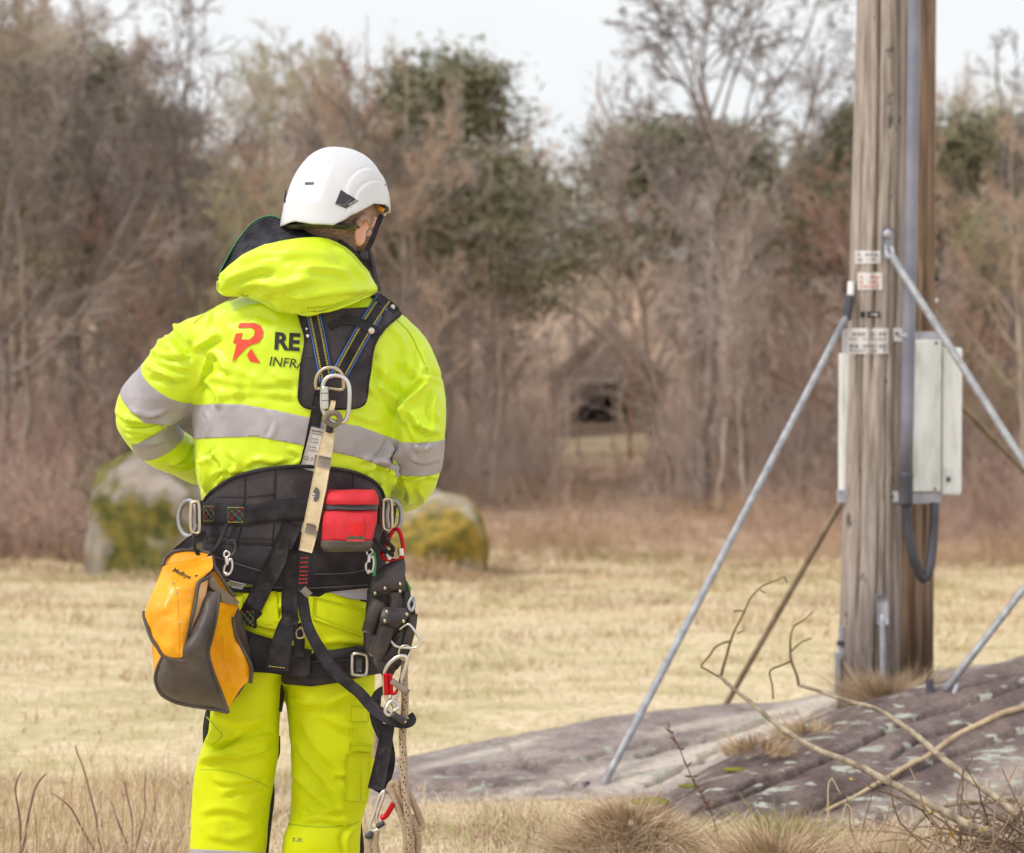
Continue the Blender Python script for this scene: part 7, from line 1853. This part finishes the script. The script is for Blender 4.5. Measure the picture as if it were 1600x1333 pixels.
# wire hook, ring, clips at the holster
wh = thing('wire_hook', P(635, 1010, np.array(4.37)), 'bent chrome wire hook sticking out from the leather holster', 'hook')
ptube('wire', pl6([(1255, 590, 4.375), (1290, 562, 4.37), (1330, 552, 4.365), (1385, 620, 4.36), (1412, 665, 4.36), (1395, 712, 4.36), (1350, 725, 4.362), (1240, 716, 4.365), (1190, 672, 4.37)]), .0030, M['steel'], wh, 8, res=50)
ring_px('ring', [(633 + 10 * math.cos(a), 1020 + 11.5 * math.sin(a), 4.362) for a in np.linspace(0, 6.283, 16, endpoint=False)], .0022, M['brass'], wh)
ptube('metal_link', pl6([(1355, 340, 4.38), (1325, 400, 4.375), (1345, 450, 4.375), (1372, 402, 4.38), (1362, 350, 4.385)]), .0032, M['galv'], wh, 8)
rc = thing('carabiner', P(606, 1090, np.array(4.36)), 'silver carabiner with red gate hanging under the holster', 'carabiner')
ring_px('body', pl6([(1146, 960, 4.358), (1148, 900, 4.357), (1178, 845, 4.356), (1230, 800, 4.355), (1280, 785, 4.355), (1312, 805, 4.356), (1300, 870, 4.358), (1270, 960, 4.360), (1245, 1050, 4.362), (1215, 1110, 4.362), (1170, 1115, 4.362), (1150, 1060, 4.36)]), .0046, M['steel'], rc, res=60)
ptube('red_gate', pl6([(1160, 915, 4.354), (1164, 1000, 4.354), (1166, 1075, 4.354)]), .0068, M['redm'], rc, 10)
ptube('red_latch', pl6([(1190, 920, 4.350), (1196, 1000, 4.349), (1200, 1062, 4.35), (1240, 1050, 4.35)]), .0042, M['redm'], rc, 8)
dv = thing('rope_grab', P(612, 1106, np.array(4.35)), 'silver rope grab with two dark rollers on the rope', 'rope grab')
ring_px('shackle', pl6([(1165, 1160, 4.352), (1150, 1195, 4.35), (1175, 1225, 4.35), (1215, 1215, 4.35), (1220, 1190, 4.35), (1250, 1170, 4.352), (1225, 1120, 4.355), (1190, 1125, 4.355)]), .0040, M['steel'], dv)
ptube('roller', pl6([(1200, 970, 4.348), (1260, 1015, 4.345), (1325, 1060, 4.345)]), [.0070] * 6, M['brown'], dv, 12, res=6)
ptube('roller', pl6([(1205, 1220, 4.346), (1255, 1250, 4.346), (1295, 1275, 4.346)]), [.0078] * 6, M['plastic'], dv, 12, res=6)
ptube('pin', pl6([(1190, 1200, 4.344), (1205, 1208, 4.344)]), .0050, M['steel'], dv, 8)
ptube('pin', pl6([(1292, 1272, 4.345), (1303, 1282, 4.345)]), .0036, M['brass'], dv, 8)
ptube('side_plate', pl6([(1225, 1060, 4.36), (1215, 1130, 4.36), (1240, 1180, 4.36)]), [.0075] * 8, M['steel'], dv, 8, res=8)
# ---- rope and its lower carabiner
rp = thing('safety_rope', P(640, 1330, np.array(4.37)), 'tan flecked rope hanging beside the right leg with knotted loop', 'rope')
def rope(pts, r=.0068, flecks=True):
    r = r * 1.18
    q = crv(pts, max(30, len(pts) * 10)); w = P(q[:, 0], q[:, 1], q[:, 2]); o = tube('strand', w, r, M['rope'], rp, 10)
    if flecks:
        mb = MB(); k = 0; s = np.r_[0, np.cumsum(np.linalg.norm(np.diff(w, axis=0), axis=1))]; tt = np.arange(.01, s[-1], .016)
        for i, a in enumerate(tt):
            for j in range(2):
                c = np.array([np.interp(a + j * .006, s, w[:, m]) for m in range(3)]); ang = 4.71 + (-.5 + j * .5 + .4 * math.sin(i * 1.7)); e = c + np.array([math.cos(ang), math.sin(ang), 0]) * r * 1.0
                V, Fc = ell(e, (.0018, .0009, .0024), None, 6); mb.add(V, Fc)
        mb.build('flecks', M['ink'], o)
    return o
rope([Z8(440, 30, 4.40), Z8(432, 160, 4.385), Z8(438, 300, 4.38), Z8(432, 420, 4.38), Z8(420, 560, 4.38), Z8(428, 700, 4.375), Z8(432, 850, 4.37), Z8(448, 1000, 4.365), Z8(462, 1150, 4.365), Z8(476, 1300, 4.37), Z8(490, 1420, 4.38), Z8(470, 1600, 4.39)])
rope([Z8(255, 520, 4.43), Z8(245, 640, 4.43), Z8(240, 700, 4.43)], .006, False)
rope([Z8(325, 930, 4.385), Z8(350, 875, 4.38), Z8(385, 865, 4.378), Z8(395, 930, 4.378), Z8(440, 1040, 4.382), Z8(500, 1170, 4.385), Z8(525, 1230, 4.388), Z8(515, 1330, 4.39), Z8(490, 1480, 4.39)], .0070, False)
rope([Z8(345, 900, 4.375), Z8(375, 990, 4.372), Z8(415, 1090, 4.372), Z8(440, 1180, 4.372), Z8(445, 1320, 4.378), Z8(440, 1480, 4.38)], .0062, False)
rope([Z8(440, 900, 4.39), Z8(490, 990, 4.392), Z8(540, 1110, 4.392), Z8(552, 1155, 4.39), Z8(520, 1170, 4.386), Z8(480, 1080, 4.388)], .0062, False)
lc2 = thing('carabiner', P(590, 1295, np.array(4.37)), 'lower carabiner with red gate tied into the tan rope', 'carabiner')
ring_px('body', [Z8(300, 915, 4.375), Z8(265, 960, 4.375), Z8(235, 1060, 4.375), Z8(200, 1160, 4.375), Z8(215, 1185, 4.375), Z8(260, 1175, 4.375), Z8(300, 1150, 4.375), Z8(250, 1120, 4.375), Z8(262, 1040, 4.375), Z8(285, 980, 4.375)], .0042, M['steel'], lc2, res=50)
ptube('red_gate', [Z8(278, 1100, 4.368), Z8(310, 1085, 4.367), Z8(345, 1030, 4.367), Z8(360, 1000, 4.368)], .0058, M['redm'], lc2, 8)
ptube('hinge', [Z8(250, 1160, 4.37), Z8(300, 1130, 4.37)], .0055, M['plastic'], lc2, 8)
for pts in ([Z8(195, 1180, 4.38), Z8(190, 1250, 4.38), Z8(200, 1340, 4.38), Z8(215, 1450, 4.385)], [Z8(245, 1185, 4.38), Z8(235, 1260, 4.38), Z8(250, 1350, 4.38), Z8(255, 1450, 4.385)]): rope(pts, .0075, False)
ptube('wrap', [Z8(180, 1215, 4.376), Z8(205, 1220, 4.372), Z8(212, 1190, 4.376)], .0065, M['plastic'], lc2, 8)
# red carabiner on the belt beside the holster
r2 = thing('carabiner', P(622, 862, np.array(4.40)), 'red carabiner clipped to the belt ring above the holster', 'carabiner')
ring_px('body', [Z4(1290, 430, 4.42), Z4(1315, 425, 4.415), Z4(1335, 470, 4.41), Z4(1345, 540, 4.405), Z4(1325, 600, 4.405), Z4(1270, 600, 4.41), Z4(1225, 580, 4.415), Z4(1240, 520, 4.42)], .0044, M['redm'], r2, res=50)
ptube('steel_nose', [Z4(1332, 535, 4.403), Z4(1335, 575, 4.403)], .0066, M['steel'], r2, 10)
ptube('steel_nose', [Z4(1255, 560, 4.408), Z4(1270, 600, 4.408)], .0050, M['steel'], r2, 10)
o = ptube('gear_clip', [Z4(1240, 440, 4.41), Z4(1260, 500, 4.405), Z4(1290, 540, 4.405), Z4(1250, 560, 4.41), Z4(1225, 500, 4.415)], .0050, M['black'], None, 8, closed=True); tag(o, 'black gear loop behind the red carabiner', 'gear loop')
o = sheet('tool_strap', [Z6(1315, 230, 4.43), Z6(1345, 290, 4.43)], [Z6(1300, 240, 4.43), Z6(1325, 300, 4.43)], mat('green_strap', srgb(60, 190, 90), None, rough=.6), None, 3, 5, th=.003); tag(o, 'bright green strap peeking out behind the holster', 'strap')
